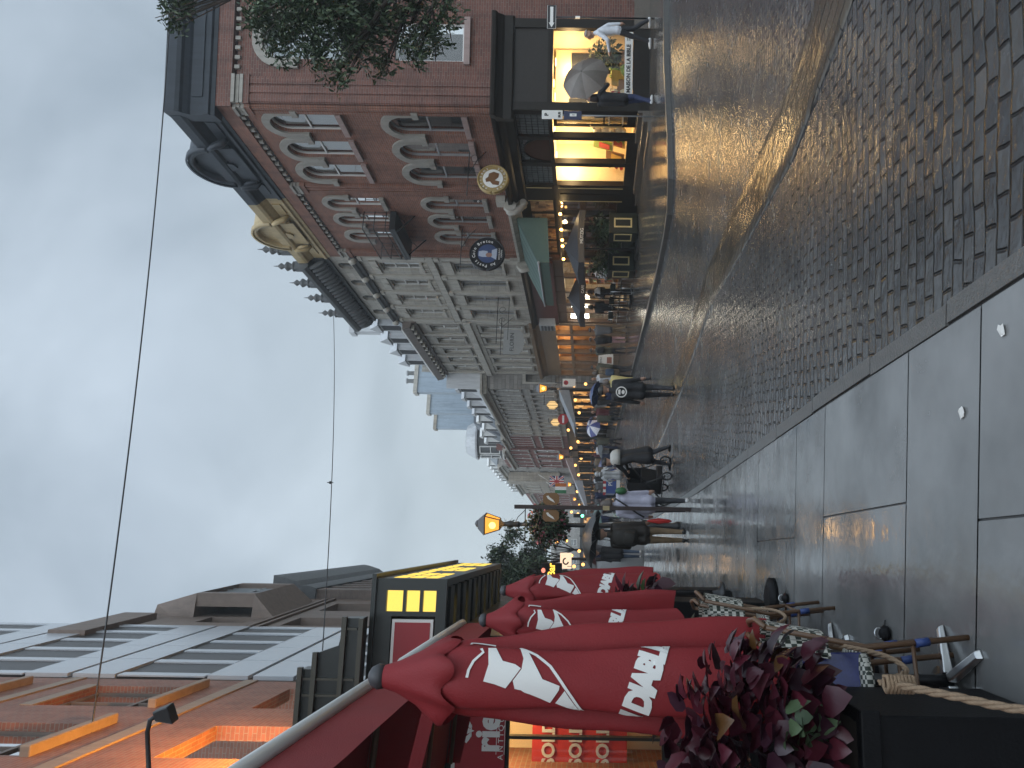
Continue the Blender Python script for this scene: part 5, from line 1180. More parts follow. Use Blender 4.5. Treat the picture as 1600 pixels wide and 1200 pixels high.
rope('terrace_rope', 'tan rope looping between the nearest and second planters', [A(1165, 988, 4.2), A(1195, 993, 4.0), A(1260, 1000, 3.7), A(1330, 1012, 3.4), A(1385, 1026, 3.15), A(1415, 1045, 3.0), A(1405, 1056, 2.9), A(1375, 1066, 2.8)], .011, 'terrace ropes')
rope('terrace_rope', 'tan rope running from the second to the third planter', [A(1080, 938, 7.3), A(1110, 945, 6.4), A(1160, 950, 5.6), A(1205, 953, 5.0), A(1226, 962, 4.6), A(1220, 972, 4.4), A(1185, 985, 4.25)], .011, 'terrace ropes')
mb = MB()
k0 = A(1398, 1068, 2.74)
for i in range(8): mb.tube([k0 + Vector((-.028, -.01, .03 - i * .013)), k0 + Vector((0, -.024, .028 - i * .013)), k0 + Vector((.028, -.01, .03 - i * .013)), k0 + Vector((.02, .02, .03 - i * .013)), k0 + Vector((-.02, .02, .03 - i * .013)), k0 + Vector((-.028, -.01, .03 - i * .013))], .008, 6)
tag(mb.build('rope_knot', M_ROPE), 'wound rope knot at the corner of the nearest planter', 'knot')
# bistro chairs stacked in the gaps: woven seats, bamboo legs, blue lashing
M_BAMBOO = mat('brown_bamboo', (.12, .065, .035), .4, var=.35, scale=15)
M_LASH = mat('blue_lashing', (.03, .06, .20), .5)
m_, t_, p_, o_ = newmat('woven_seat'); tc_ = t_.nodes.new('ShaderNodeTexCoord')
ck = N(t_, 'ShaderNodeTexChecker', i_Scale=1); mp = N(t_, 'ShaderNodeMapping'); mp.inputs['Scale'].default_value = (55, 55, 38); t_.links.new(tc_.outputs['Object'], mp.inputs['Vector']); t_.links.new(mp.outputs[0], ck.inputs['Vector'])
ck.inputs['Color1'].default_value = (.60, .58, .52, 1); ck.inputs['Color2'].default_value = (.03, .04, .03, 1); t_.links.new(ck.outputs['Color'], p_.inputs['Base Color']); p_.inputs['Roughness'].default_value = .4
M_WOVEN = m_
def bistro_chair(label, loc, rz):
    t = thing('bistro_chair', label, 'chair', loc, rz, 'stacked rattan bistro chairs')
    mb = MB(); rs = [[(.2 * cos(a) * k * (1.0 if sin(a) < 0 else .96), .2 * sin(a) * k, z) for a in [2 * pi * i / 20 for i in range(20)]] for k, z in ((.9, .435), (1.0, .44), (1.02, .462), (.99, .48), (.8, .488))]
    mb.rings([[Vector(p) for p in r] for r in rs]); mb.build('seat', M_WOVEN, t)
    mb = MB(); n = 14; A_ = []; B_ = []
    for i in range(n + 1):
        a = R(25) + R(130) * i / n; x, y = .19 * cos(a), .21 * sin(a); A_.append((x, y + .03, .62)); B_.append((x * .9, y + .07, .86 + .02 * sin(pi * i / n)))
    for off in (0, .012): mb.strip([(x * (1 + off * 4), y + off, z) for x, y, z in A_], [(x * (1 + off * 4), y + off, z) for x, y, z in B_], 0, True)
    mb.build('back_panel', M_WOVEN, t)
    for sx, sy in ((-1, -1), (1, -1), (-1, 1), (1, 1)):
        mb = MB()
        if sy < 0: mb.tube([(sx * .17, -.15, .45), (sx * .2, -.19, .0)], [.014, .013], 8)
        else: mb.tube([(sx * .16, .25, .9), (sx * .17, .17, .45), (sx * .19, .22, .0)], [.012, .014, .013], 8)
        lg = mb.build('leg', M_BAMBOO, t)
        mb = MB(); y = -.17 if sy < 0 else .19; mb.tube([(sx * .187, y, .24), (sx * .189, y + (-.01 if sy < 0 else .01), .18)], .019, 8); mb.build('lashing', M_LASH, lg)
    mb = MB(); mb.tube([(-.18, -.17, .25), (.18, -.17, .25), (.18, .19, .25), (-.18, .19, .25), (-.18, -.17, .25)], .01, 6); mb.tube([(-.17, -.155, .32), (0, -.16, .42), (.17, -.155, .32)], .009, 6); mb.build('stretcher', M_BAMBOO, t)
    mb = MB(); mb.tube([(-.16, .25, .9), (-.08, .29, .93), (.08, .29, .93), (.16, .25, .9)], .013, 8); mb.build('top_rail', M_BAMBOO, t)
    return t
ch = bistro_chair('rattan chair with white and black woven seat by the nearest planter', (-1.38, 3.55, pz_(0, 3.6)), R(-70))
for (x, y, rz, lb) in ((-1.50, 3.72, R(-75), 'rattan chair tucked behind the nearest one, its legs on the slab'), (-1.78, 5.5, R(-80), 'rattan chair with woven seat between the second and third planters'), (-1.90, 5.72, R(-70), 'rattan chair pushed against the one between the planters')):
    c = copy_tree(ch); c.location = (x, y, pz_(0, y)); c.rotation_euler[2] = rz; c['label'] = lb
# folded table with an aluminium star foot
M_ALU = mat('brushed_aluminium', (.55, .56, .57), .28, metal=1., var=.08)
M_BLUETOP = mat('blue_tile_top', (.02, .03, .16), .25, var=.5, scale=40)
def table(label, loc, rz, topz=.62):
    t = thing('folded_table', label, 'table', loc, rz, 'folded terrace tables')
    mb = MB(); mb.hexa([(-.02, -.11, topz - .14), (.02, -.11, topz - .14), (.02, .11, topz - .14), (-.02, .11, topz - .14), (-.06, -.11, topz + .12), (-.02, -.11, topz + .12), (-.02, .11, topz + .12), (-.06, .11, topz + .12)]); mb.build('table_top', M_BLUETOP, t, bevel=.008)
    mb = MB(); mb.tube([(-.07, 0, .04), (-.07, 0, topz)], .028, 10); mb.build('column', M_IRON, t)
    for a in (20, 110, 200, 290):
        mb = MB(); c_, s_ = cos(R(a)), sin(R(a)); q = lambda u, w, z: (-.07 + c_ * u - s_ * w, s_ * u + c_ * w, z)
        mb.hexa([q(.03, -.025, .03), q(.27, -.022, .0), q(.27, .022, .0), q(.03, .025, .03), q(.03, -.02, .075), q(.26, -.018, .028), q(.26, .018, .028), q(.03, .02, .075)]); mb.build('foot', M_ALU, t, bevel=.006)
    return t
table('folded table with blue tiled top and shiny star foot by the nearest planter', (-1.30, 3.45, pz_(0, 3.4)), R(-65), .60)
table('folded table with blue tiled top between second and third planters', (-1.80, 5.15, pz_(0, 5.2)), R(-60), .84)
# clip on work lights by the wall of planters
for (px, py, lb) in ((1390, 990, 'black clip lamp with chrome rings lying on the slab by the second planter'), (1232, 935, 'black clip lamp lying on the slab by the round foot')):
    p = on_ground(px, py, P_UP); t = thing('clip_lamp', lb, 'clip lamp', p, R(20), 'clip lamps on the pavement'); t.scale = (.6, .6, .5)
    mb = MB(); mb.lathe([(.03, 0), (.07, .02), (.08, .06), (.05, .1), (.02, .12)], (0, 0, 0), 12); mb.build('shade', M_PLANTER, t)
    mb = MB(); mb.tube([(.05 * cos(a), .0, .12 + .05 * sin(a)) for a in [2 * pi * i / 14 for i in range(15)]], .008, 6); mb.build('ring', M_ALU, t)
    mb = MB(); mb.tube([(-.12, 0, .0), (-.06, .01, .04), (.0, 0, .07), (.12, .03, .02)], .01, 6); mb.build('clip', M_IRON, t)
for (px, py, lb) in ((1566, 517, 'pale wet leaf stuck to the nearest slab'), (1503, 645, 'small pale scrap stuck to the slab, second from the kerb')):
    p = on_ground(px, py, P_UP + .004); mb = MB(); rr = random.Random(px)
    mb.face([(p.x + .035 * cos(a) * rr.uniform(.6, 1.2), p.y + .03 * sin(a) * rr.uniform(.6, 1.2), p.z + rr.random() * .008) for a in [2 * pi * i / 9 for i in range(9)]]); tag(mb.build('litter_scrap', M_PAPER), lb, 'litter')
# ================================================================ lamps, signs, wires, trees
M_LAMPPOST = mat('dark_lamp_iron', (.03, .028, .028), .45, var=.2)
M_LANTERN = glow('lit_lantern_glass', (1., .40, .06), 1.3)
M_LAMPCORE = glow('lantern_core', (1., .55, .12), 4.)
M_FLOWER = [mat('petal_%s' % n, c, .6, var=.2) for n, c in (('pink', (.36, .10, .12)), ('rose', (.28, .06, .09)), ('leaf', (.035, .055, .025)), ('dry', (.10, .075, .04)))]
def flower_ball(mb, c, r, n, seed, L=.055, squash=.95):
    rr = random.Random(seed); c = Vector(c)
    for i in range(n):
        o = Vector((rr.gauss(0, 1), rr.gauss(0, 1), rr.gauss(0, 1))).normalized(); k = rr.uniform(.35, 1.08)
        p = c + Vector((o.x * r * k, o.y * r * k, o.z * r * k * squash)); d = (o + Vector((rr.uniform(-1, 1), rr.uniform(-1, 1), rr.uniform(-1, .4)))).normalized()
        l = L * rr.uniform(.6, 1.5); leaf(mb, p, d, Vector((rr.uniform(-1, 1), rr.uniform(-1, 1), 1)), l, l * .7, (0 if rr.random() < .5 else 1) if rr.random() < .10 + .22 * max(0, abs(o.x)) * (k > .9) else (2 if rr.random() < .85 else 3))
def street_lamp(label, loc, s=1., basket=True):
    t = thing('street_lamp', label, 'street lamp', loc, 0, 'old style lantern street lamps')
    mb = MB(); mb.lathe([(.11, 0), (.11, .05), (.08, .12), (.07, .5), (.08, .55), (.055, .62), (.05, 1.0), (.045, 3.0), (.04, 3.3)], (0, 0, 0), 12); mb.build('post', M_LAMPPOST, t)
    mb = MB(); mb.lathe([(.04, 3.3), (.065, 3.34), (.05, 3.42), (.075, 3.5), (.06, 3.56), (.045, 3.6), (.05, 3.66), (.09, 3.70), (.1, 3.72)], (0, 0, 0), 10); mb.build('collar', M_LAMPPOST, t)
    ln = MB(); 
    b, m, h0, h1 = .10, .185, 3.72, 4.02
    for sx, sy in ((-1, -1), (1, -1), (1, 1), (-1, 1)): ln.tube([(sx * b, sy * b, h0), (sx * m, sy * m, h1)], .013, 5)
    for z, w in ((h0, b), (h1, m)): ln.tube([(-w, -w, z), (w, -w, z), (w, w, z), (-w, w, z), (-w, -w, z)], .014, 5)
    ln = ln.build('lantern_frame', M_LAMPPOST, t)
    g = MB(); g.hexa([(-b, -b, h0), (b, -b, h0), (b, b, h0), (-b, b, h0), (-m, -m, h1), (m, -m, h1), (m, m, h1), (-m, m, h1)]); g.build('lantern_glass', M_LANTERN, ln)
    c = MB(); c.ball((0, -.18, 3.86), .07, .03, .07); c.build('flame', M_LAMPCORE, ln)
    r = MB(); r.hexa([(-m - .02, -m - .02, h1 + .01), (m + .02, -m - .02, h1 + .01), (m + .02, m + .02, h1 + .01), (-m - .02, m + .02, h1 + .01), (-.09, -.09, 4.17), (.09, -.09, 4.17), (.09, .09, 4.17), (-.09, .09, 4.17)]); r.lathe([(.08, 4.17), (.07, 4.21), (.02, 4.24)], (0, 0, 0), 8); r.build('lantern_roof', mat('grey_lantern_cap', (.12, .12, .13), .5) if 'grey_lantern_cap' not in MATS else MATS['grey_lantern_cap'], ln)
    r = MB(); r.tube([(-.34, 0, 3.2), (.34, 0, 3.2)], .012, 6); r.tube([(-.3, 0, 3.2), (-.15, 0, 3.35), (0, 0, 3.42), (.15, 0, 3.35), (.3, 0, 3.2)], .008, 5); r.build('ladder_bar', M_LAMPPOST, t)
    lamp('lamp_light', 'POINT', (0, 0, 3.55), 16, (1., .55, .18), t, .15)
    if basket:
        f = thing('flower_basket', 'round hanging ball of dark leaves and pink flowers on the nearest street lamp post', 'flower basket', (loc[0], loc[1], loc[2] + 2.72))
        mb = MB(); flower_ball(mb, (0, 0, 0), .44, 3000, 4, .06); mb.build('foliage', M_FLOWER, f)
        mb = MB(); mb.lathe([(.05, -.2), (.2, -.16), (.25, .0), (.24, .02)], (0, 0, 0), 12); mb.build('pot', M_DARKSTONE, f)
    return t
p = at(925, 821, 16); L1 = street_lamp('nearest lit amber lantern on a tall post carrying a ball of flowers', (p.x, 16, gz(p.x, 16) + P_UP))
for (px, py, Y, lb) in ((849, 607, 33, 'lit lantern post before the rough stone gable, second nearest'), (877, 714, 52, 'lit lantern post before the red brick house with the bow window'), (890, 757, 70, 'lit lantern post beside the union flag'), (898, 780, 88, 'lit lantern post far down the street, left of the union flag'), (905, 788, 112, 'farthest lit lantern post in the street')):
    p = at(px, py, Y); c = copy_tree(L1); c.location = (p.x, Y, p.z - 3.87); c['label'] = lb
    for o in c.children:
        if o.type == 'LIGHT': o.location.z = 3.4
# the dark wooden sign post in front of the strollers
p = on_ground(1080, 796, P_UP); SP = thing('sign_post', 'dark square pole with two amber brown plates beside the lavender jacket', 'sign post', p, R(5))
mb = MB(); mb.box(-.035, .035, -.035, .035, -.05, 3.24); mb.build('pole', mat('brown_pole', (.035, .022, .02), .5, var=.2), SP)
mb = MB(); mb.box(-.038, .038, -.038, .038, 1.5, 1.62); mb.build('pale_band', mat('straw_band', (.4, .32, .18), .6), SP)
M_AMBERSIGN = mat('amber_brown_plate', (.20, .10, .035), .5, var=.1)
for k, (x0, x1) in enumerate(((.045, .26), (-.26, -.045))):
    z0, z1 = 2.42, 2.72; c = .05
    mb = MB(); mb.prism([(x0 + c, z0), (x1 - c, z0), (x1, z0 + c), (x1, z1 - c), (x1 - c, z1), (x0 + c, z1), (x0, z1 - c), (x0, z0 + c)], -.012, .0)
    pl = mb.build('plate', M_AMBERSIGN, SP)
    mb = MB(); cx = (x0 + x1) / 2; mb.prism([(cx - .07, 2.5), (cx - .02, 2.53), (cx + .03, 2.6), (cx + .06, 2.62), (cx + .05, 2.66), (cx, 2.63), (cx - .03, 2.58)], -.016, -.0125); mb.build('pale_symbol', M_PAPER, pl)
# round hanging signs on the brick house
def hang_disc(name, label, s, o, z, r, face, rim, arm):
    p = rp(s, 0, z); t = thing(name, label, 'hanging sign', p, RA)
    mb = MB(); mb.tube([(0, .02, arm), (0, o + r + .1, arm)], .016, 6); mb.tube([(0, .02, arm - .5), (0, .3, arm - .25), (0, .75, arm - .02)], .012, 6)
    mb.tube([(0, .25 + .12 * cos(a), arm - .16 + .1 * sin(a)) for a in [i * .5 for i in range(14)]], .008, 5)
    for d in (-r * .5, r * .5): mb.tube([(0, o + d, arm), (0, o + d, r * .8)], .008, 5)
    mb.build('bracket', M_IRON, t)
    mb = MB(); n = 40
    c = [(o + r * cos(2 * pi * i / n), r * sin(2 * pi * i / n)) for i in range(n)]; mb.prism(c, -.05, .05, 0, 'x'); d = mb.build('disc', face, t)
    mb = MB(); mb.tube([(-.05, a, b) for a, b in c + c[:1]], .03, 6); mb.tube([(.05, a, b) for a, b in c + c[:1]], .03, 6); mb.build('rim', rim, d)
    return t, d
M_SIGNBLACK = mat('sign_black', (.012, .012, .014), .35); M_GOLDRING = mat('gilded_ring', (.34, .24, .09), .35, var=.2)
def face_tf(o, x=-.056):                             # faces back up the street; x to the right as seen
    return Matrix(((0, 0, -1, x), (-1, 0, 0, o), (0, 1, 0, 0), (0, 0, 0, 1)))
def arc_text(body, r, a0, a1, size, tf, m, parent, inward=False, bold=.0):
    n = len(body)
    for i, ch in enumerate(body):
        if ch == ' ': continue
        a = a0 + (a1 - a0) * i / max(1, n - 1); rot = a - pi / 2 if not inward else a + pi / 2
        text(ch, size, tf @ Matrix.Translation((r * cos(a), r * sin(a), 0)) @ Matrix.Rotation(rot, 4, 'Z'), m, parent, 'letter', bold=bold)
t1, d1 = hang_disc('round_bear_sign', 'round gilt rimmed sign with a brown animal on white at the brick corner shop', 2.15, .95, 4.78, .44, M_GOLDRING, M_GOLDRING, .75)
q = MB(face_tf(.95)); q.prism([(.30 * cos(2 * pi * i / 30), .30 * sin(2 * pi * i / 30)) for i in range(30)], 0, .01, 0, 'z'); q.build('white_field', M_WHITEPAINT, d1)
q = MB(face_tf(.95, -.068)); q.prism([(-.22, -.18), (-.1, -.2), (-.06, -.06), (.04, -.16), (.16, -.18), (.22, -.02), (.16, .12), (.05, .14), (-.02, .22), (-.12, .2), (-.1, .08), (-.2, .0)], 0, .008, 0, 'z'); q.build('animal', mat('sign_brown', (.16, .07, .02), .5), d1)
arc_text('BOUTIQUE', .365, R(205), R(335), .085, face_tf(.95), M_WHITE, d1, True); arc_text('ARTISANS', .365, R(150), R(30), .085, face_tf(.95), M_WHITE, d1)
t2, d2 = hang_disc('round_restaurant_sign', 'big round black sign lettered Au Petit Coin Breton with a bonneted woman', 7.25, 1.0, 5.6, .61, M_SIGNBLACK, M_SIGNBLACK, .95)
arc_text('Au Petit Coin Breton', .48, R(215), R(-20), .15, face_tf(1.0), M_WHITE, d2, bold=.003)
q = MB(face_tf(1.0)); q.prism([(.36 * cos(2 * pi * i / 30), .36 * sin(2 * pi * i / 30) - .02) for i in range(30)], 0, .006, 0, 'z'); q.build('blue_field', mat('sign_blue', (.05, .08, .19), .5, var=.3, scale=6), d2)
q = MB(face_tf(1.0, -.064)); q.prism([(-.13, -.02), (.09, -.02), (.11, .14), (.08, .3), (-.1, .3), (-.14, .14)], 0, .006, 0, 'z'); q.prism([(-.24, -.34), (.2, -.36), (.13, -.17), (-.14, -.16)], 0, .006, 0, 'z'); q.build('white_bonnet', mat('bonnet_white', (.45, .5, .6), .6, var=.15, scale=12), d2)
q = MB(face_tf(1.0, -.072)); q.prism([(-.06 + .085 * cos(2 * pi * i / 18), -.07 + .115 * sin(2 * pi * i / 18)) for i in range(18)], 0, .006, 0, 'z'); q.build('painted_face', mat('painted_skin', (.35, .2, .15), .6), d2)
for k, (tx_, z_) in enumerate((('RESTAURANT', -.44), ('CREPERIE', -.52))): text(tx_, .075, face_tf(1.0) @ Matrix.Translation((0, z_, 0)), M_WHITE, d2)
# FLORIN sign and bare sign brackets
p = rp(16.5, 0, 5.5); t = thing('hanging_shop_sign', 'grey shield shaped hanging sign lettered FLORIN on the stone house', 'hanging sign', p, RA)
mb = MB(); mb.tube([(0, .02, .62), (0, 1.9, .62)], .018, 6); mb.tube([(0, .02, .1), (0, .5, .6)], .012, 6); mb.tube([(0, .8, .62), (0, .8, .5)], .01, 5); mb.tube([(0, 1.7, .62), (0, 1.7, .5)], .01, 5); mb.build('bracket', M_IRON, t)
mb = MB(); mb.prism([(.65, .5), (1.85, .5), (1.85, -.25), (1.7, -.42), (1.25, -.5), (.8, -.42), (.65, -.25)], -.03, .03, 0, 'x'); d = mb.build('board', mat('grey_sign_board', (.30, .31, .31), .5, var=.1), t)
text('FLORIN', .27, face_tf(1.25, -.034) @ Matrix.Translation((0, .08, 0)), M_INK, d)
t = thing('sign_bracket', 'bare black scrolled iron bracket on the grey stone house', 'bracket', rp(13.9, 0, 6.0), RA)
mb = MB(); mb.tube([(0, .02, 0), (0, 2.2, 0)], .018, 6); mb.tube([(0, .02, -.5), (0, 2.0, -.5)], .014, 6)
for o in (.6, 1.1): mb.tube([(0, o + .18 * cos(a) * (1 - a / 9), -.25 + .2 * sin(a) * (1 - a / 9)) for a in [i * .4 for i in range(17)]], .01, 5)
mb.build('scrolls', M_IRON, t)
# one way arrow and its pole
Y = 20.2; p = at(985, 28, Y); p.z = gz(p.x, Y) + RP_UP; z = at(862, 32, Y).z
t = thing('one_way_sign', 'black sign with a white arrow pointing left on a thin pole by the brick wall', 'traffic sign', p)
mb = MB(); mb.tube([(0, 0.02, 0), (0, .02, z - p.z + .1)], .022, 8); mb.build('pole', M_IRON, t)
zz = z - p.z; mb = MB(); mb.box(-.33, .3, -.02, .0, zz - .12, zz + .12); s_ = mb.build('plate', M_SIGNBLACK, t, bevel=.02)
mb = MB(); mb.prism([(-.29, zz), (-.16, zz + .075), (-.17, zz + .04), (.25, zz + .04), (.25, zz - .04), (-.17, zz - .04), (-.16, zz - .075)], -.026, -.0205); mb.build('arrow', M_WHITE, s_)
mb = MB(); mb.tube([(-.32, -.021, zz - .11), (.29, -.021, zz - .11), (.29, -.021, zz + .11), (-.32, -.021, zz + .11), (-.32, -.021, zz - .11)], .006, 4); mb.build('border', M_WHITE, s_)
mb = MB(); mb.box(-.025, .025, -.01, .05, 1.9, 2.02); mb.build('reflector_band', M_WHITE, t)
# parking sign pole before the shop door
p = on_ground(1022, 182, RP_UP); zt = at(848, 180, p.y).z - p.z
t = thing('parking_sign', 'pole with a white panel above a navy panel before the shop door', 'traffic sign', p, R(-4))
mb = MB(); mb.tube([(0, .02, 0), (0, .02, zt)], .02, 8); mb.build('pole', M_GREYFRAME, t)
mb = MB(); mb.box(-.11, .11, -.02, 0, zt - .50, zt + .02); s1 = mb.build('white_panel', M_WHITEPAINT, t, bevel=.01)
mb = MB(); mb.box(-.12, .1, -.02, 0, zt - .98, zt - .53); s2 = mb.build('navy_panel', mat('navy', (.02, .025, .07), .4), t, bevel=.01)
FT = lambda x, z: Matrix(((1, 0, 0, x), (0, 0, -1, -.022), (0, 1, 0, z), (0, 0, 0, 1)))
text('P', .13, FT(0, zt - .1), M_INK, s1, bold=.006); text('BUS', .08, FT(0, zt - .42), M_INK, s1, bold=.004)
mb = MB(); mb.box(-.035, .035, -.026, -.0205, zt - .85, zt - .68); mb.build('white_icon', M_WHITE, s2); text('i', .09, FT(.0, zt - .77), M_INK, s2, bold=.004)
# no entry disc further on
p = at(880, 655, 47); t = thing('no_entry_sign', 'round red sign with a white bar on a thin pole down the street', 'traffic sign', (p.x, 47, gz(p.x, 47)))
zz = p.z - gz(p.x, 47); mb = MB(); mb.tube([(0, .03, 0), (0, .03, zz)], .03, 6); mb.build('pole', M_LAMPPOST, t)
mb = MB(); mb.prism([(.33 * cos(2 * pi * i / 24), zz + .33 * sin(2 * pi * i / 24)) for i in range(24)], -.02, .0); s_ = mb.build('disc', mat('traffic_red', (.42, .02, .025), .4), t)
mb = MB(); mb.box(-.23, .23, -.026, -.0205, zz - .06, zz + .06); mb.build('bar', M_WHITE, s_)
p = at(888, 598, 43); t = thing('no_parking_sign', 'small white no parking plates on a pole beside the gable', 'traffic sign', (p.x, 43, gz(p.x, 43) + RP_UP))
mb = MB(); mb.tube([(0, .03, 0), (0, .03, p.z + .5)], .03, 6); mb.build('pole', M_LAMPPOST, t)
mb = MB(); zz = p.z - gz(p.x, 43); mb.box(-.22, .22, -.02, 0, zz - .5, zz + .22); s_ = mb.build('plate', M_WHITEPAINT, t)
mb = MB(); mb.prism([(.13 * cos(2 * pi * i / 20), zz + .03 + .13 * sin(2 * pi * i / 20)) for i in range(20)], -.026, -.0205); mb.build('red_ring', MATS['traffic_red'], s_); text('P', .2, FT(0, zz + .03) @ Matrix.Translation((0, 0, .008)), M_INK, s_)
# wall lanterns on the far facades
for (px, py, Y, lb) in ((863, 633, 47.5, 'white gold lantern nearest on the white mansard house'), (868, 660, 55, 'white gold lantern on the tan stone house')):
    p = at(px, py, Y); t = thing('wall_lantern', lb, 'wall lantern', p, 0, 'bracketed lanterns on far facades'); t.scale = (.72, .72, .85)
    mb = MB(); mb.lathe([(.12, -.4), (.36, -.15), (.34, .2), (.1, .4)], (0, 0, 0), 8, sm=False); mb.build('lantern_glass', glow('pale_lantern', (1., .66, .28), .9) if 'pale_lantern' not in MATS else MATS['pale_lantern'], t)
    mb = MB(); 
    for k in range(8): a = pi * k / 4; mb.tube([(.13 * cos(a), .13 * sin(a), -.42), (.38 * cos(a), .38 * sin(a), -.15), (.36 * cos(a), .36 * sin(a), .2), (.1 * cos(a), .1 * sin(a), .42)], .02, 4)
    mb.tube([(0, 0, .4), (0, 0, .6), (.9, .2, .6)], .03, 5); mb.build('frame', M_IRON, t)
# flags
def flag(label, px, py, Y, w, h, kind):
    p = at(px, py, Y); t = thing('wall_flag', label, 'flag', p, 0, 'flags on the far facades')
    mb = MB(); mb.tube([(w * .6, .1, h * 1.3), (-w * .05, 0, h * .5)], .02, 5); mb.build('staff', M_PAPER, t)
    def cloth(name, x0, x1, z0, z1, m, y):
        q = MB(); n = 8
        q.strip([(x0 + (x1 - x0) * i / n, y + .03 * sin(i * 1.1), z0) for i in range(n + 1)], [(x0 + (x1 - x0) * i / n, y + .03 * sin(i * 1.1), z1) for i in range(n + 1)], 0, True); return q.build(name, m, t)
    navy = mat('flag_navy', (.03, .04, .16), .7) if 'flag_navy' not in MATS else MATS['flag_navy']; red = mat('flag_red', (.42, .03, .035), .7) if 'flag_red' not in MATS else MATS['flag_red']
    if kind == 'union':
        c = cloth('cloth', -w / 2, w / 2, -h / 2, h / 2, navy, 0)
        for m, y, d, k in ((M_WHITE, -.02, .22, 1), (red, -.04, .1, 1)):
            q = MB(); q.box(-w / 2, w / 2, y - .03, y - .025, -h * d / 2, h * d / 2); q.box(-h * d / 2, h * d / 2, y - .031, y - .026, -h / 2, h / 2)
            a = atan2(h, w); e = sqrt(w * w + h * h) / 2 * .97
            for s in (-1, 1):
                ux, uz = cos(a * s), sin(a * s); nx, nz = -uz, ux; ww = h * d * .32
                q.prism([(-ux * e + nx * ww, -uz * e + nz * ww), (ux * e + nx * ww, uz * e + nz * ww), (ux * e - nx * ww, uz * e - nz * ww), (-ux * e - nx * ww, -uz * e - nz * ww)], y - .029, y - .024)
            q.build('cross', m, c)
    else:
        cloth('cloth_band', -w / 2, -w / 6, -h / 2, h / 2, mat('flag_green', (.03, .16, .06), .7) if 'flag_green' not in MATS else MATS['flag_green'], 0); cloth('cloth_band', -w / 6, w / 6, -h / 2, h / 2, M_WHITE, 0); cloth('cloth_band', w / 6, w / 2, -h / 2, h / 2, mat('flag_orange', (.5, .14, .02), .7) if 'flag_orange' not in MATS else MATS['flag_orange'], 0)
flag('blue flag with red and white crosses hung across the street end', 870, 752, 62, .85, 1.15, 'union')
flag('green white and orange flag beside the crossed one', 876, 763, 61, .8, .9, 'tri')
# green awning and low awnings along the street
M_GREENCLOTH = mat('green_striped_canvas', (.075, .125, .105), .65, var=.12, scale=3)
t = thing('green_awning', 'sloping green awning with grey front bar beneath the stone cornice', 'awning', rp(6.0, 0, 0), RA)
mb = MB(); n = 24
for i in range(n):
    a0, a1 = i / n, (i + 1) / n
    mb.face([(.1 + 4.4 * a0, .12, 4.50), (.1 + 4.4 * a1, .12, 4.50), (.45 + 4.1 * a1, 1.65, 3.70), (.45 + 4.1 * a0, 1.65, 3.70)], 1 if i % 4 == 0 else 0)
mb.build('canvas', [M_GREENCLOTH, mat('green_stripe', (.03, .055, .05), .65)], t)
mb = MB(); mb.tube([(.4, 1.66, 3.68), (4.6, 1.66, 3.68)], .04, 8); mb.build('front_bar', M_GREYFRAME, t)
mb = MB(); mb.strip([(.45 + 4.1 * i / 20, 1.655, 3.64) for i in range(21)], [(.45 + 4.1 * i / 20, 1.66, 3.30 + (.03 if i % 2 else 0)) for i in range(21)]); mb.build('valance', M_GREENCLOTH, t)
mb = MB(); mb.face([(.1, .12, 4.5), (.45, 1.65, 3.7), (.45, 1.65, 3.3), (.1, .12, 3.4)]); mb.build('side_cheek', M_GREENCLOTH, t)
for (px, py, Y, w, lb, col) in ((886, 640, 45, 1.5, 'grey wedge awning lit from beneath on the white mansard house', (.25, .27, .29)), (893, 738, 62, 1.3, 'grey awning with red edge by the flags', (.30, .22, .2)), (908, 775, 60, 1.6, 'white tent roof below the flags', (.36, .36, .38))):
    p = at(px, py, Y); t = thing('street_awning', lb, 'awning', p, RA4)
    mb = MB(); mb.hexa([(-w, -1, -.1), (w, -1, -.1), (w, 1.3, -.6), (-w, 1.3, -.6), (-w, -1, .5), (w, -1, .5), (w, 1.3, -.5), (-w, 1.3, -.5)]); mb.build('canvas', mat('awning_cloth_%d' % py, col, .6), t)
    mb = MB(); mb.tube([(-w, 1.3, -.5), (w, 1.3, -.5)], .05, 6); mb.build('front_bar', M_GREYFRAME, t)
# overhead wires
def wire(label, a, b, sag, r=.012):
    P = [Vector(a) * (1 - k / 24) + Vector(b) * (k / 24) - Vector((0, 0, sag * 4 * (k / 24) * (1 - k / 24))) for k in range(25)]
    mb = MB(); mb.tube(P, r, 6); o = mb.build('overhead_wire', M_IRON); return tag(o, label, 'wire', 'wires over the street')
wire('upper overhead wire slung from the brick corner house to the orange block', at(268, -20, 19.5), at(130, 1230, 12.2), .18, .014)
wire('lower overhead wire slung from the stone house to the lamp hook', at(521, 489, 35), at(497, 1118, 15.5), .15, .013)
t = thing('wire_hook', 'small iron hook hanging from the lower overhead wire on the brick wall', 'hook', at(497, 1118, 15.5)); mb = MB(); mb.tube([(0, 0, 0), (.02, 0, -.1), (.12, 0, -.12), (.14, 0, -.04)], .014, 6); mb.tube([(0, 0, .01), (-.25, .2, .0)], .016, 6); mb.build('iron_hook', M_IRON, t)
p = at(516, 754, 25); t = thing('wire_insulator', 'tiny clamp on the lower overhead wire over the street', 'clamp', p); mb = MB(); mb.ball((0, 0, 0), .05, n=8, k=6); mb.tube([(0, 0, .1), (0, 0, -.1)], .015, 5); mb.build('clamp_body', M_IRON, t)
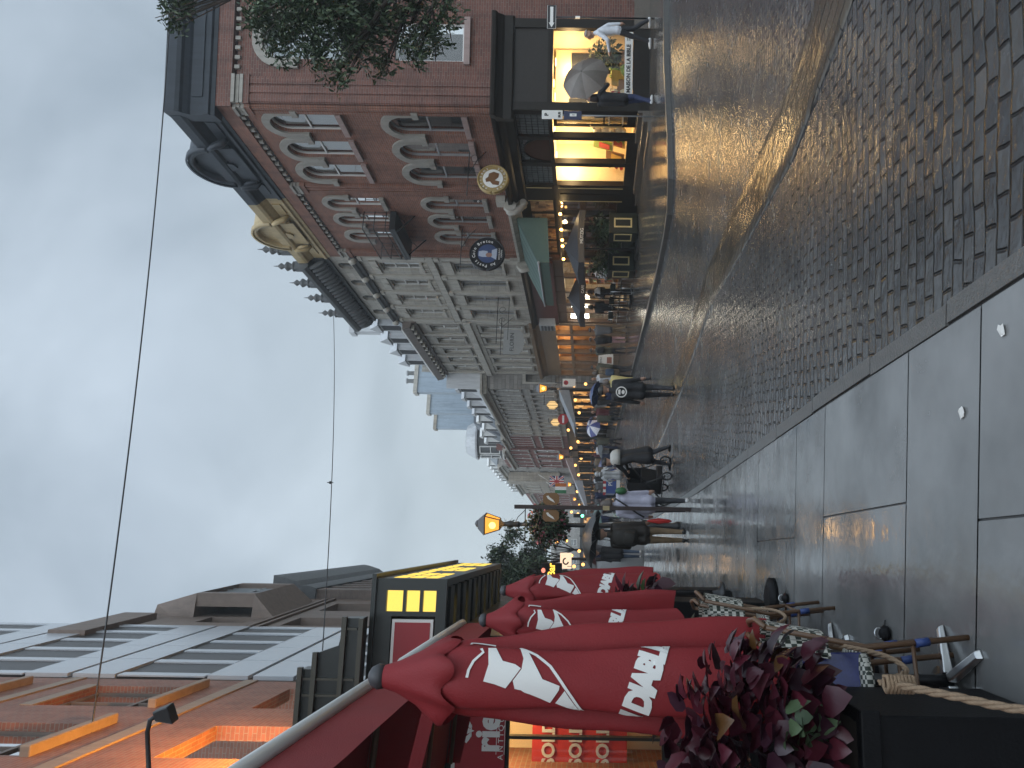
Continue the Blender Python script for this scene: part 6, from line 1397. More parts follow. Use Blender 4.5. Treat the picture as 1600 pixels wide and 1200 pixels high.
# trees
M_BARK = mat('wet_bark', (.045, .035, .028), .8, var=.3, scale=8, bump=.5, bscale=20)
def tree(name, label, base, h, trunk_r, blobs, n, L, seed, group=None, mats=(0, 0, 1, 1, 2), lean=(0, 0)):
    t = thing(name, label, 'tree', base, 0, group); rr = random.Random(seed)
    tops = [Vector(b[0]) for b in blobs]
    mb = MB(); mb.tube([(0, 0, -.1), (lean[0] * .3, lean[1] * .3, h * .3), (lean[0], lean[1], h * .6)], [trunk_r, trunk_r * .75, trunk_r * .5], 10); mb.build('trunk', M_BARK, t)
    mb = MB()
    for c in tops:
        s0 = Vector((lean[0], lean[1], h * .55)); m = s0.lerp(c, .5) + Vector((rr.uniform(-.2, .2), rr.uniform(-.2, .2), .15)); mb.tube([s0, m, c], [trunk_r * .35, trunk_r * .2, trunk_r * .08], 6)
        for _ in range(4): mb.tube([m.lerp(c, .5), c + Vector((rr.gauss(0, .15), rr.gauss(0, .15), rr.gauss(0, .12)))], [trunk_r * .1, trunk_r * .03], 4)
    mb.build('limbs', M_BARK, t)
    mb = MB()
    for (c, r) in blobs:
        k = max(1, int(n * r ** 2 / sum(b[1] ** 2 for b in blobs)))
        for _ in range(k // 7):
            o = Vector((rr.gauss(0, 1), rr.gauss(0, 1), rr.gauss(0, .8))).normalized() * r * rr.random() ** .4
            tip = Vector(c) + o; d0 = (o + Vector((rr.uniform(-.5, .5), rr.uniform(-.5, .5), -.35 * r))).normalized()
            for q in range(7):                       # a spray of leaflets along each twig
                p_ = tip - d0 * q * L * .55; d = (d0 + Vector((rr.uniform(-1, 1), rr.uniform(-1, 1), rr.uniform(-.8, .5)))).normalized(); l = L * rr.uniform(.7, 1.3)
                leaf(mb, p_, d, Vector((rr.uniform(-.6, .6), rr.uniform(-.6, .6), 1)), l, l * .42, rr.choice(mats), .2, .15)
    mb.build('crown', M_LEAFGREEN, t)
    return t
Yt = 12.5; bl = []
base = Vector((8.2, 13.2, gz(8.2, 13)))
for (px, py, r) in ((420, 30, .45), (470, 45, .5), (520, 20, .6), (560, 75, .45), (500, 85, .4), (590, 30, .55), (640, 40, .5), (680, 55, .35), (655, 80, .35), (600, 100, .28), (440, 70, .4), (530, 110, .3), (430, -30, .7), (560, -40, .8), (660, -30, .6), (266, 14, .22), (285, 0, .32), (275, 32, .16), (700, 15, .3), (545, 45, .5), (480, 0, .6), (400, 25, .28)):
    bl.append((at(px, py, Yt + rnd.uniform(-.5, .5)) - base, r))
tree('street_tree', 'leafy branches hanging in front of the brick side wall, trunk beyond the frame', base, 6.5, .22, bl, 17000, .08, 21, None, (0, 0, 0, 1, 1, 2), (.3, 0))
for k, (px, py, Y, h, lb) in enumerate(((820, 872, 40, 6.2, 'far tree nearest the antique shop marquee'), (800, 893, 36, 5.2, 'dark bushy tree right above the farthest parasol'), (845, 858, 50, 6.0, 'far tree by the yellow lit cafe signs'), (835, 895, 33, 4.6, 'low tree peeping beside the marquee'))):
    p = at(px, py, Y); g = gz(p.x, Y) + P_UP; rr = random.Random(k); hz_ = p.z - g
    tree('far_tree', lb, (p.x, Y, g), hz_, .12, [(Vector((rr.gauss(0, .6), rr.gauss(0, .6), hz_ + rr.uniform(-1.0, .9))), rr.uniform(.45, .8)) for _ in range(7)], 2600, .17, 30 + k, 'trees down the left side')
# glowing cafe signs beyond the trees
t = thing('cafe_neon_sign', 'yellow neon script cafe sign hanging past the trees', 'neon sign', at(862, 890, 26), R(-10)); mb = MB(); mb.box(-.22, .22, 0, .05, -.35, .35); b_ = mb.build('board', M_SIGNBLACK, t)
text('Bar', .34, FT(0, 0) , glow('neon_yellow', (1., .6, .08), 1.8), b_, bold=.008); mb = MB(); mb.ball((-.02, -.03, .28), .09, .03, .07); mb.build('neon_blob', glow('neon_pink', (1., .3, .2), 1.2), b_)
t = thing('cafe_box_sign', 'white lit box sign with dark swirl on the left past the trees', 'light box', at(884, 877, 30), R(-8)); mb = MB(); mb.box(-.3, .3, 0, .12, -.22, .22); mb.build('box', glow('box_sign', (1., .72, .5), 1.1), t); mb = MB(); mb.tube([(.12 * cos(a), -.01, .1 * sin(a)) for a in [i * .35 for i in range(14)]], .03, 5); mb.build('swirl', M_INK, t)
for k, (px, py, Y) in enumerate(((893, 868, 32), (905, 861, 38), (911, 882, 30), (897, 885, 28), (885, 845, 40), (870, 847, 42), (903, 803, 70), (893, 800, 72), (897, 603, 44), (899, 625, 46), (905, 645, 50), (888, 672, 54), (903, 690, 58), (892, 700, 60), (908, 716, 66), (899, 727, 68), (904, 742, 72), (910, 760, 76), (902, 768, 80), (886, 615, 45), (912, 838, 44), (915, 600, 42))):
    p = at(px, py, Y); t = thing('small_cafe_light', 'tiny warm bulb among far cafe fronts', 'bulb', p, 0, 'small bulbs down the street'); mb = MB(); mb.ball((0, 0, 0), .045 * Y / 30 + .02, n=8, k=6); mb.build('bulb_glass', glow('small_bulb', (1., .5, .13), 3.) if 'small_bulb' not in MATS else MATS['small_bulb'], t); mb = MB(); mb.tube([(0, 0, .05), (0, 0, .25)], .01, 4); mb.build('flex', M_IRON, t)
p = at(910, 806, 64); t = thing('green_traffic_light', 'green lit signal far down the street', 'traffic light', p); mb = MB(); mb.box(-.15, .15, 0, .2, -.15, .75); mb.build('casing', M_IRON, t); mb = MB(); mb.ball((0, -.02, 0), .13, .05, .13); mb.build('green_lens', glow('signal_green', (.15, 1., .5), 5), t)
# ================================================================ people
SKIN = mat('skin', (.42, .25, .18), .5, var=.1, scale=10)
def cloth(name, col, rough=.75, scale=9, var=.25):
    return MATS.get(name) or mat(name, col, rough, var=var, scale=scale, bump=.35, bscale=28)
BLACKC = cloth('black_cloth', (.014, .014, .016)); SHOE_B = cloth('black_shoe', (.012, .012, .012), .4); SHOE_W = cloth('white_shoe', (.6, .6, .6), .5)
def ik(a, b, l1, l2, pole):
    """elbow or knee between a and b"""
    a, b = Vector(a), Vector(b); d = b - a; L = min(d.length, (l1 + l2) * .999); dn = d.normalized(); b = a + dn * L
    x = (l1 * l1 - l2 * l2 + L * L) / (2 * L); h = sqrt(max(0, l1 * l1 - x * x)); p = Vector(pole); p = (p - dn * p.dot(dn)).normalized()
    return a + dn * x + p * h, b
def person(label, loc, heading, H=1.72, top=None, legs=None, shoes=None, hair=(.03, .02, .015), stride=.0, lean=0., hemz=.80, arms=((.05, .02, -.62), (-.05, .02, -.62)), width=1., sit=False, hairlen='short', skin_legs=False, voxel=.017, hood=None, flare=1., turn=0., group='people in the street'):
    """body as one continuous surface, coloured by what covers each region; local +y is the way the person faces"""
    t = thing('person', label, 'person', loc, heading, group); k = H / 1.75
    prims = []                                       # (a, b, ra, rb, region)
    def cap(a, b, ra, rb, reg, sx=1.): prims.append((Vector(a) * k, Vector(b) * k, ra * k, rb * k, reg))
    hip = .93 if not sit else .50
    lean_v = lambda z: Vector((0, sin(lean) * max(0, z - hip), hip + (z - hip) * cos(lean) if z > hip else z))
    base = lambda x, y, z: lean_v(z) + Vector((x, y, 0))
    dz = 0 if not sit else -.43
    Zc = lambda z: z + dz
    w = width * .80
    # trunk
    for sx in (-1, 1):
        cap(base(sx * .085 * w, 0, Zc(.98)), base(sx * .10 * w, -.0, Zc(1.30)), .115 * w, .125 * w, 1)
        cap(base(sx * .10 * w, -.0, Zc(1.28)), base(sx * .13 * w, -.0, Zc(1.40)), .115 * w, .075, 1)
        cap(base(sx * .08 * w, 0, Zc(.98)), base(sx * .085 * w * flare, 0, Zc(hemz) if not sit else Zc(.95)), .115 * w, .125 * w * flare, 1)
    cap(base(0, .02, Zc(1.0)), base(0, .03, Zc(1.3)), .12 * w, .13 * w, 1); cap(base(0, 0, Zc(1.36)), base(0, .01, Zc(1.48)), .085, .06, 1)
    # neck and head
    cap(base(0, .015, Zc(1.46)), base(0, .03, Zc(1.56)), .055, .052, 0)
    hc = base(0, .04, Zc(1.645)); cap(hc + Vector((0, -.015, .01)), hc + Vector((0, .0, .02)), .098, .095, 0); cap(hc + Vector((0, .02, -.03)), hc + Vector((0, .035, -.075)), .072, .052, 0)
    ct, st_ = cos(turn), sin(turn)
    cap(hc + Vector((.0, .09, .0)), hc + Vector((0, .112, -.025)), .014, .017, 0)
    for sx in (-1, 1): cap(hc + Vector((sx * .093, -.005, .01)), hc + Vector((sx * .095, -.01, -.03)), .02, .014, 0)
    # legs
    lc = 2 if not skin_legs else 0
    for i, sx in enumerate((-1, 1)):
        hj = Vector((sx * .09 * w, 0, hip))
        if sit: an = Vector((sx * .11, .40, .09)); kn = Vector((sx * .12, .42, .50))
        else:
            fy = stride * (1 if i == 0 else -1); lift = .0 if fy >= 0 else abs(fy) * .22
            kn, an = ik(hj, (sx * .095, fy, .085 + lift), .425, .425, (0, 1, 0))
        cap(hj, kn, .098 * w, .066, 2); cap(kn, an, .064, .046, lc)
        cap(kn + Vector((0, -.018, -.05)), kn.lerp(an, .5) + Vector((0, -.02, 0)), .056, .05, lc)
        tz = -.035 if an.z < .12 or sit else -.02 - abs(stride) * .12
        cap(an + Vector((0, -.035, -.04)), an + Vector((sx * .02, .12, -.045 + (tz + .035))), .045, .038, 3); cap(an + Vector((sx * .02, .12, -.05)), an + Vector((sx * .025, .17, -.052)), .036, .03, 3)
    # arms and hands, fingers and thumb
    for i, sx in enumerate((-1, 1)):
        sh = base(sx * (.165 + .02 * w), -.005, Zc(1.40)); hx, hy, hz_ = arms[i]
        tgt = sh + Vector((hx, hy, hz_)); el, wr = ik(sh, tgt, .30, .27, (sx * .5, -1, -.1))
        cap(sh, el, .068, .054, 1); cap(el, wr, .054, .042, 1)
        d = (wr - el).normalized(); side = d.cross(Vector((0, 1, 0)) if abs(d.y) < .8 else Vector((1, 0, 0))).normalized(); nrm = side.cross(d)
        p0 = wr + d * .03; cap(wr, wr + d * .09, .032, .038, 0)
        for f, (o, ln) in enumerate(((-.028, .062), (-.010, .075), (.009, .07), (.027, .055))):
            a = wr + d * .10 + side * o; m = a + d * ln * .5 + nrm * .006; cap(a, m, .0095, .009, 0); cap(m, m + (d + nrm * .6).normalized() * ln * .5, .009, .007, 0)
        th = wr + d * .045 - side * .036; cap(th, th + (d - side * .7 + nrm * .3).normalized() * .055, .011, .009, 0)
    # closed shells for every primitive, fused by a voxel remesh
    mb = MB()
    for a, b, ra, rb, reg in prims:
        d = (b - a); L = d.length; dn = d.normalized() if L > 1e-5 else Vector((0, 0, 1)); u = dn.cross(Vector((.31, .95, .1))).normalized(); v = dn.cross(u); n = 12
        rg = []
        for q in (-.97, -.75, -.4, 0): rg.append((a + dn * ra * q, ra * sqrt(1 - q * q)))
        for q in (0, .4, .75, .97): rg.append((b + dn * rb * q, rb * sqrt(1 - q * q)))
        mb.rings([[c + (u * cos(2 * pi * i / n) + v * sin(2 * pi * i / n)) * r for i in range(n)] for c, r in rg])
    o = mb.build('tmp', [SKIN], weld=False)
    m = o.modifiers.new('r', 'REMESH'); m.mode = 'VOXEL'; m.voxel_size = voxel; m2 = o.modifiers.new('s', 'SMOOTH'); m2.factor = .5; m2.iterations = 3
    dg = bpy.context.evaluated_depsgraph_get(); dg.update(); me = bpy.data.meshes.new_from_object(o.evaluated_get(dg)); bpy.data.objects.remove(o)
    me.materials.clear()
    for mm in (SKIN, top, legs, shoes or SHOE_B): me.materials.append(mm)
    nv = len(me.vertices); co = np.empty(nv * 3); me.vertices.foreach_get('co', co); co = co.reshape(-1, 3)
    best = np.full(nv, 1e9); reg_ = np.zeros(nv, int)
    for a, b, ra, rb, reg in prims:
        A = np.array(a); D = np.array(b) - A; dd = max(1e-9, D @ D); tt = np.clip(((co - A) @ D) / dd, 0, 1); ds = np.linalg.norm(co - (A + tt[:, None] * D), axis=1) - (ra + (rb - ra) * tt)
        # a coat covers what is under it down to the hem
        if reg == 1: ds = ds - .012
        q = ds < best; best[q] = ds[q]; reg_[q] = reg
    idx = np.empty(len(me.loops), int); me.loops.foreach_get('vertex_index', idx)
    for p in me.polygons:
        r4 = [reg_[idx[l]] for l in range(p.loop_start, p.loop_start + p.loop_total)]; p.material_index = int(max(set(r4), key=r4.count)); p.use_smooth = True
    body = bpy.data.objects.new('body', me); COL.objects.link(body); body.parent = t
    hm = MATS.get('hair_%.3f' % hair[0]) or mat('hair_%.3f' % hair[0], hair, .55, var=.3, scale=40)
    mb = MB(); c = hc * k; n = 16
    if hood is None:
        rs = []
        lo = {'short': .0, 'bob': -.11, 'long': -.22, 'bald': .05}[hairlen]
        for j in range(9):
            ph = pi * .5 * j / 8; z = .118 * cos(ph) + (lo * (j / 8) ** 2); r = .112 * sin(ph) + .004
            rs.append([c + Vector((r * sin(a) * .96, (r * 1.05 * -cos(a) if cos(a) > -.35 or j < 5 else r * .45 * -cos(a)) - .012, z + .012)) * k for a in [2 * pi * i / n for i in range(n)]])
        mb.rings(list(reversed(rs)), 0, True, True); mb.build('hair', hm, t)
    else:
        mb.ball(c + Vector((0, -.025, .0)), .128 * k, .125 * k, .145 * k, n=14, k=9); mb.tube([c + Vector((0, -.05, -.09)) * k, c + Vector((0, -.07, -.17)) * k], [.11 * k, .13 * k], 12); mb.build('hood', hood, t)
    e = MB()
    for sx in (-1, 1): e.ball(c + Vector((sx * .034, .088, .012)) * k, .012 * k, n=8, k=5)
    e.build('eyes', M_INK, t)
    e = MB(); e.tube([c + Vector((-.025, .088, -.055)) * k, c + Vector((0, .094, -.057)) * k, c + Vector((.025, .088, -.055)) * k], .005 * k, 5); e.build('mouth', mat('lips', (.25, .09, .08), .5) if 'lips' not in MATS else MATS['lips'], t)
    return t
def umbrella(label, loc, tilt, m, r=.5, h=.2, n=8, shaft=.75, m2=None, group='open umbrellas'):
    """held umbrella; loc is the crown, tilt a rotation (Euler)"""
    t = thing('open_umbrella', label, 'umbrella', loc, 0, group); t.rotation_euler = tilt
    mb = MB()
    def P(a, q):                                     # q 0 crown, 1 rim; scalloped rim, ribs
        f = (a * n / (2 * pi)) % 1; sag = sin(pi * f); rr = r * q * (1 - .06 * sag * q); return Vector((rr * cos(a), rr * sin(a), -h * q ** 1.8 + .03 * sag * q * q))
    N_ = n * 5
    for j in range(6):
        for i in range(N_):
            a0, a1 = 2 * pi * i / N_, 2 * pi * (i + 1) / N_; mi = 1 if (m2 and (i // 5) % 2) else 0
            if j == 0: mb.face([P(a0, 0), P(a0, 1 / 6), P(a1, 1 / 6)], mi, True)
            else: mb.face([P(a0, j / 6), P(a0, (j + 1) / 6), P(a1, (j + 1) / 6), P(a1, j / 6)], mi, True)
    mb.build('canopy', [m, m2 or m], t)
    mb = MB(); mb.tube([(0, 0, .05), (0, 0, -shaft)], .008, 6); mb.tube([(0, 0, -shaft), (0, 0, -shaft - .1)], .014, 6); mb.build('shaft', M_IRON, t)
    mb = MB()
    for i in range(n): a = 2 * pi * i / n; mb.tube([P(a, q) - Vector((0, 0, .006)) for q in (.05, .35, .7, 1)], .004, 4); mb.tube([P(a, .5) - Vector((0, 0, .008)), (0, 0, -.3)], .003, 4)
    mb.build('ribs', M_GREYFRAME, t)
    return t
G = lambda px, py, e=0.: on_ground(px, py, e)
def hd(deg): return R(deg)                            # heading: 0 faces away from the camera
LAV = cloth('lavender_shell', (.42, .41, .50), .6); BRN = cloth('brown_rain_jacket', (.045, .036, .030), .5); KHA = cloth('khaki_trousers', (.22, .15, .085)); DRK = cloth('dark_trousers', (.022, .022, .026)); GREYC = cloth('grey_coat', (.12, .12, .125))
WHT = cloth('white_shirt', (.60, .62, .66)); DEN = cloth('blue_denim', (.05, .075, .12)); TAN = cloth('tan_coat', (.20, .15, .10)); PON = cloth('clear_poncho', (.42, .43, .44), .25); YEL = cloth('pale_yellow_coat', (.52, .45, .20)); PNK = cloth('pink_shirt', (.45, .27, .28)); OLV = cloth('olive_coat', (.09, .09, .065)); NVY = cloth('navy_coat', (.025, .035, .09)); MAR = cloth('maroon_coat', (.10, .02, .025))
# 1 lavender jacket
p = G(1077, 790, P_UP); Y1 = p.y
W1 = person('person in pale lavender jacket and black trousers with a dark strap across the back', p, hd(6), 1.64, LAV, DRK, SHOE_W, (.10, .08, .07), .06, .03, .80, ((-.06, .06, -.55), (.07, .04, -.57)), 1.08, hairlen='bob', flare=1.08)
mb = MB(); mb.tube([(.12, -.135, 1.40), (.0, -.165, 1.2), (-.15, -.17, .98), (-.22, -.10, .85)], .017, 6); mb.build('bag_strap', BLACKC, W1)
t = thing('green_pouch', 'small green pouch on the lavender jacket shoulder', 'bag', p + Vector((.26, -.05, 1.28))); mb = MB(); mb.ball((0, 0, 0), .07, .06, .11); mb.build('pouch_body', cloth('green_nylon', (.02, .10, .03), .5), t); mb = MB(); mb.tube([(-.02, 0, .09), (-.09, 0, .13)], .01, 5); mb.build('loop', BLACKC, t)
t = thing('folded_red_umbrella', 'folded red umbrella carried in the left hand of the lavender jacket walker', 'umbrella', p + Vector((-.30, .02, .72))); mb = MB(); mb.tube([(0, 0, .06), (0, 0, .0), (0, 0, -.15), (0, 0, -.34), (.0, .0, -.4)], [.012, .03, .055, .035, .008], 9); mb.build('furled_cloth', cloth('bright_red_nylon', (.55, .03, .025), .5), t); mb = MB(); mb.tube([(0, 0, .05), (0, 0, .14), (.03, 0, .17)], .012, 6); mb.build('handle', M_IRON, t)
# 2 brown jacket with umbrella
p = G(1073, 838, P_UP)
person('person in brown rain jacket and khaki trousers with backpack under a black umbrella', p, hd(2), 1.74, BRN, KHA, SHOE_B, (.03, .025, .02), .09, .02, .82, ((.08, .22, -.18), (.05, .04, -.58)), 1.12)
t = thing('backpack', 'dark brown backpack on the khaki trousered walker', 'backpack', p + Vector((0, -.20, 1.2)), hd(2)); mb = MB(); mb.rings([[Vector((.17 * w_ * cos(a), .10 * w_ * sin(a), z)) for a in [2 * pi * i / 14 for i in range(14)]] for w_, z in ((.75, -.25), (1, -.18), (1, .1), (.85, .2), (.4, .25))]); mb.build('pack_body', cloth('pack_cloth', (.03, .026, .022)), t); mb = MB(); mb.rings([[Vector((.12 * w_ * cos(a), -.08 + .05 * w_ * sin(a), z)) for a in [2 * pi * i / 12 for i in range(12)]] for w_, z in ((.8, -.2), (1, -.16), (1, -.02), (.7, .02))]); mb.build('front_pocket', MATS['pack_cloth'], t)
umbrella('wide dark grey umbrella over the brown jacket and khaki trousers', p + Vector((-.05, .1, 2.0)), (R(-8), R(6), 0), cloth('dark_grey_nylon', (.030, .030, .030), .35), .58, .27, shaft=.65)
# dark coat under maroon umbrella
p = G(1003, 866, P_UP)
person('person in black coat and dark jeans under a maroon umbrella, left of the khaki trousers', p, hd(4), 1.72, BLACKC, DEN, SHOE_W, (.02, .018, .016), .1, .02, .78, ((.05, .2, -.2), (.03, .02, -.6)), 1.15)
umbrella('dark maroon umbrella tilted behind the grey one', p + Vector((.02, .1, 1.98)), (R(10), R(-12), 0), cloth('maroon_nylon', (.05, .016, .018), .4), .55, .25, shaft=.6)
# 3 stroller
p = G(1051, 712)
W3 = person('person in black coat with pale hood down, bent over pushing a black stroller', p, hd(52), 1.66, BLACKC, DRK, SHOE_B, (.018, .015, .013), .2, .32, .62, ((.05, .46, -.30), (-.05, .46, -.30)), 1.22, flare=1.3)
mb = MB(); mb.rings([[Vector((.2 * a_ * cos(a), .12 + .17 * a_ * sin(a) - .02, z)) for a in [2 * pi * i / 16 for i in range(16)]] for a_, z in ((1.05, 1.22), (1.12, 1.3), (.9, 1.4), (.5, 1.45))]); mb.build('pale_hood', cloth('pale_grey_cape', (.42, .41, .38), .6), W3)
f = Vector((-sin(hd(52)), cos(hd(52)), 0)); sp = p + f * .85; sp.z = gz(sp.x, sp.y)
t = thing('stroller', 'black four wheeled stroller with rain hood pushed across the pavers', 'stroller', sp, hd(52))
mb = MB(); mb.tube([(-.22, -.75, 1.0), (.22, -.75, 1.0)], .02, 8); 
for s in (-1, 1): mb.tube([(s * .22, -.75, 1.0), (s * .25, -.3, .68), (s * .25, .15, .35), (s * .24, .45, .14)], .016, 6); mb.tube([(s * .25, -.2, .6), (s * .27, -.45, .15)], .016, 6); mb.tube([(s * .25, -.45, .18), (s * .24, .4, .2)], .013, 6)
mb.build('frame', M_IRON, t)
mb = MB(); mb.rings([[Vector((x * .22, y0 + yy, z)) for x, yy in ((-1, -.16), (1, -.16), (1, .18), (-1, .18))] for y0, z in ((.0, .28), (-.05, .45), (-.1, .7))], sm=False); mb.build('seat', BLACKC, t, bevel=.03)
mb = MB(); n = 12
for a_, b_ in ((0, 1),):
    A_ = [(-.25, -.2 + .38 * sin(pi * i / n * .62), .62 + .42 * cos(pi * i / n * .62 - .3)) for i in range(n + 1)]
    mb.strip(A_, [(0, y * 1.04, z + .03) for x, y, z in A_], 0, True); mb.strip([(0, y * 1.04, z + .03) for x, y, z in A_], [(.25, y, z) for x, y, z in A_], 0, True)
    for s in (-1, 1): mb.face([(s * .25, y, z) for _, y, z in A_] + [(s * .25, -.2, .55)])
mb.build('rain_hood', BLACKC, t); mb = MB(); mb.box(-.2, .2, -.35, .25, .2, .34); mb.build('basket', BLACKC, t, bevel=.03)
for x, y in ((-.27, -.45), (.27, -.45), (-.24, .45), (.24, .45)):
    w = MB(); n = 18; r_ = .115; 
    w.tube([(x, y + r_ * cos(2 * pi * i / n), r_ + .01 + r_ * sin(2 * pi * i / n)) for i in range(n + 1)], .022, 6); w = w.build('wheel', M_IRON, t)
    h = MB(); h.tube([(x - .025, y, r_ + .01), (x + .025, y, r_ + .01)], .03, 8)
    for k in range(5): a = 2 * pi * k / 5; h.tube([(x, y, r_ + .01), (x, y + .1 * cos(a), r_ + .01 + .1 * sin(a))], .007, 4)
    h.build('hub', M_GREYFRAME, w)
# 4 black jacket with round badge
p = G(1056, 612)
W4 = person('person in black jacket with a round white emblem on the back, walking away mid street', p, hd(-8), 1.74, BLACKC, DRK, SHOE_B, (.02, .016, .014), .16, .05, .80, ((-.10, .04, -.60), (.10, -.02, -.60)), 1.2, flare=1.05)
q = MB(Matrix(((1, 0, 0, 0), (0, 0, 1, -.178), (0, 1, 0, 1.24), (0, 0, 0, 1)))); n = 24
q.strip([(.125 * cos(2 * pi * i / n), .125 * sin(2 * pi * i / n), .0) for i in range(n + 1)], [(.10 * cos(2 * pi * i / n), .10 * sin(2 * pi * i / n), .0) for i in range(n + 1)]); q.face([(.05 * cos(a) , -.04 + .035 * sin(a), 0) for a in [2 * pi * i / 14 for i in range(14)]]); q.face([(-.06, .02, 0), (.06, .02, 0), (.05, .07, 0), (-.05, .07, 0)]); q.build('back_emblem', M_WHITE, W4)
# 5 pale yellow coat beside, blue umbrella further on
p = G(1018, 597); person('person in pale yellow coat just right of the black jacket walker', p, hd(20), 1.55, YEL, DRK, SHOE_B, (.12, .10, .09), .1, .05, .72, hairlen='bob')
p = G(1006, 616); person('person in dark navy coat under a blue umbrella beyond the black jacket', p, hd(0), 1.66, NVY, DRK, SHOE_B, (.03, .02, .02), .1)
umbrella('blue umbrella held beyond the black jacket walker', Vector((p.x + .02, p.y, p.z + 1.95)), (R(-15), R(10), 0), cloth('blue_nylon', (.06, .09, .20), .4), .5, .24, shaft=.6)
# 6 backpack and jeans
p = G(990, 583, .05); person('person in tan coat and black trousers with a grey denim bag on the right', p, hd(12), 1.7, TAN, DRK, SHOE_B, (.10, .07, .04), .22, .05, .7, hairlen='bob')
t = thing('shoulder_bag', 'grey blue shoulder bag on the tan coat', 'bag', p + Vector((.02, -.2, 1.02))); mb = MB(); mb.rings([[Vector((.15 * w_ * cos(a), .07 * w_ * sin(a), z)) for a in [2 * pi * i / 12 for i in range(12)]] for w_, z in ((.8, -.2), (1, -.15), (1, .1), (.7, .16))]); mb.build('bag_body', DEN, t); mb = MB(); mb.tube([(-.1, 0, .12), (-.05, .05, .38), (.05, .05, .38), (.1, 0, .12)], .012, 5); mb.build('strap', BLACKC, t)
# 7 poncho
p = G(988, 742); person('person in pale translucent poncho with bare legs walking down the street', p, hd(-10), 1.66, PON, PON, SHOE_B, (.06, .05, .05), .12, .04, .62, ((-.12, .04, -.5), (.12, .0, -.5)), 1.2, skin_legs=True, hood=PON, flare=1.35)
# 8 blue and white umbrella
p = G(962, 668); person('person in navy coat and dark trousers under the blue and white umbrella', p, hd(5), 1.72, NVY, DRK, SHOE_B, (.03, .02, .02), .15, voxel=.024)
umbrella('blue and white panelled umbrella tilted down the street', Vector((p.x + .1, p.y - .2, p.z + 1.75)), (R(38), R(12), 0), cloth('blue_panel', (.03, .05, .22), .4), .75, .34, shaft=.5, m2=cloth('white_panel', (.6, .62, .68), .4))
# 9 white shirt at the shop window
p = G(1014, 48, RP_UP); p = p * (19.9 / p.y); p.z = gz(p.x, p.y) + RP_UP; person('person in long sleeved white shirt and dark trousers before the bible shop window', p, hd(60), 1.76, WHT, DRK, SHOE_W, (.30, .25, .22), .24, .12, .92, ((-.05, .40, -.28), (.05, -.18, -.52)), 1.1, hairlen='bald')
# 10 black clad with beige umbrella held sideways
p = G(1022, 157, RP_UP); P10 = p
W10 = person('person in black clothes and white trainers holding a beige umbrella sideways at the corner', p, hd(-62), 1.70, BLACKC, NVY, SHOE_W, (.015, .012, .012), .14, .06, .78, ((.06, .42, -.05), (-.06, .38, -.10)), 1.15, hairlen='long')
mb = MB(); mb.tube([(-.12, .14, 1.38), (.0, .17, 1.15), (.14, .12, .92)], .022, 6); mb.build('bag_strap', cloth('beige_strap', (.40, .33, .25)), W10)
fwd = Vector((-sin(hd(-62)), cos(hd(-62)), 0))
c = at(915, 112, p.y - .15); umbrella('beige umbrella tipped sideways against the rain at the corner', c + Vector((.0, 0, .1)), (R(62), R(38), 0), cloth('beige_nylon', (.11, .09, .074), .45), .62, .28, shaft=.7, m2=cloth('taupe_nylon', (.165, .14, .12), .45))
# terrace guests and waiter
p = rp(8.5, 1.0, 0); p.z = gz(p.x, p.y) + RP_UP; person('person in white shirt leaning over a table under the dark terrace parasol', p, hd(35), 1.70, WHT, DRK, SHOE_B, (.12, .05, .03), lean=.25, arms=((.08, .30, -.36), (-.08, .30, -.36)), group='guests at the restaurant terrace')
for (px, py, h_, m_a, lb, hr, sc) in ((9.9, 1.3, 40, BLACKC, 'guest in black with pale shawl under the second parasol', (.05, .03, .02), 0), (11.6, 1.3, -20, BLACKC, 'guest in black coat standing by the far end of the terrace', (.03, .02, .02), 0), (5.9, .5, 150, OLV, 'guest in olive seated among the terrace plants', (.04, .03, .02), 1)):
    p = rp(px, py, 0); p.z = gz(p.x, p.y) + RP_UP; W = person(lb, p, hd(h_), 1.7, m_a, DRK, SHOE_B, hr, sit=bool(sc), arms=((.08, .26, -.26), (-.08, .26, -.26)), voxel=.02, group='guests at the restaurant terrace', hairlen='bob')
    if px == 9.9: mb = MB(); mb.rings([[Vector((.19 * a_ * cos(a), .02 + .15 * a_ * sin(a), z + .42)) for a in [2 * pi * i / 14 for i in range(14)]] for a_, z in ((1.15, .80), (1.1, .92), (.6, 1.03))]); mb.build('shawl', WHT, W)
# walkers along the lit shops
for (px, py, h_, H_, tp, lg, lb) in ((981, 516, 10, 1.7, GREYC, KHA, 'walker in grey jacket and tan trousers by the bright strip light'), (980, 531, -5, 1.68, DRK, PNK, 'walker in dark jacket over pink by the second strip light'), (979, 548, 4, 1.66, OLV, DRK, 'walker in olive with a dark rucksack by the menu board')):
    p = G(px, py, RP_UP); W = person(lb, p, hd(h_), H_, tp, lg, SHOE_B, (.05, .035, .025), .14, .04, voxel=.022, group='walkers by the lit shops')
    if py != 516: mb = MB(); mb.rings([[Vector((.15 * w_ * cos(a), -.18 + .09 * w_ * sin(a), z)) for a in [2 * pi * i / 12 for i in range(12)]] for w_, z in ((.8, 1.0), (1, 1.06), (1, 1.3), (.6, 1.4))]); mb.build('rucksack', BLACKC, W)
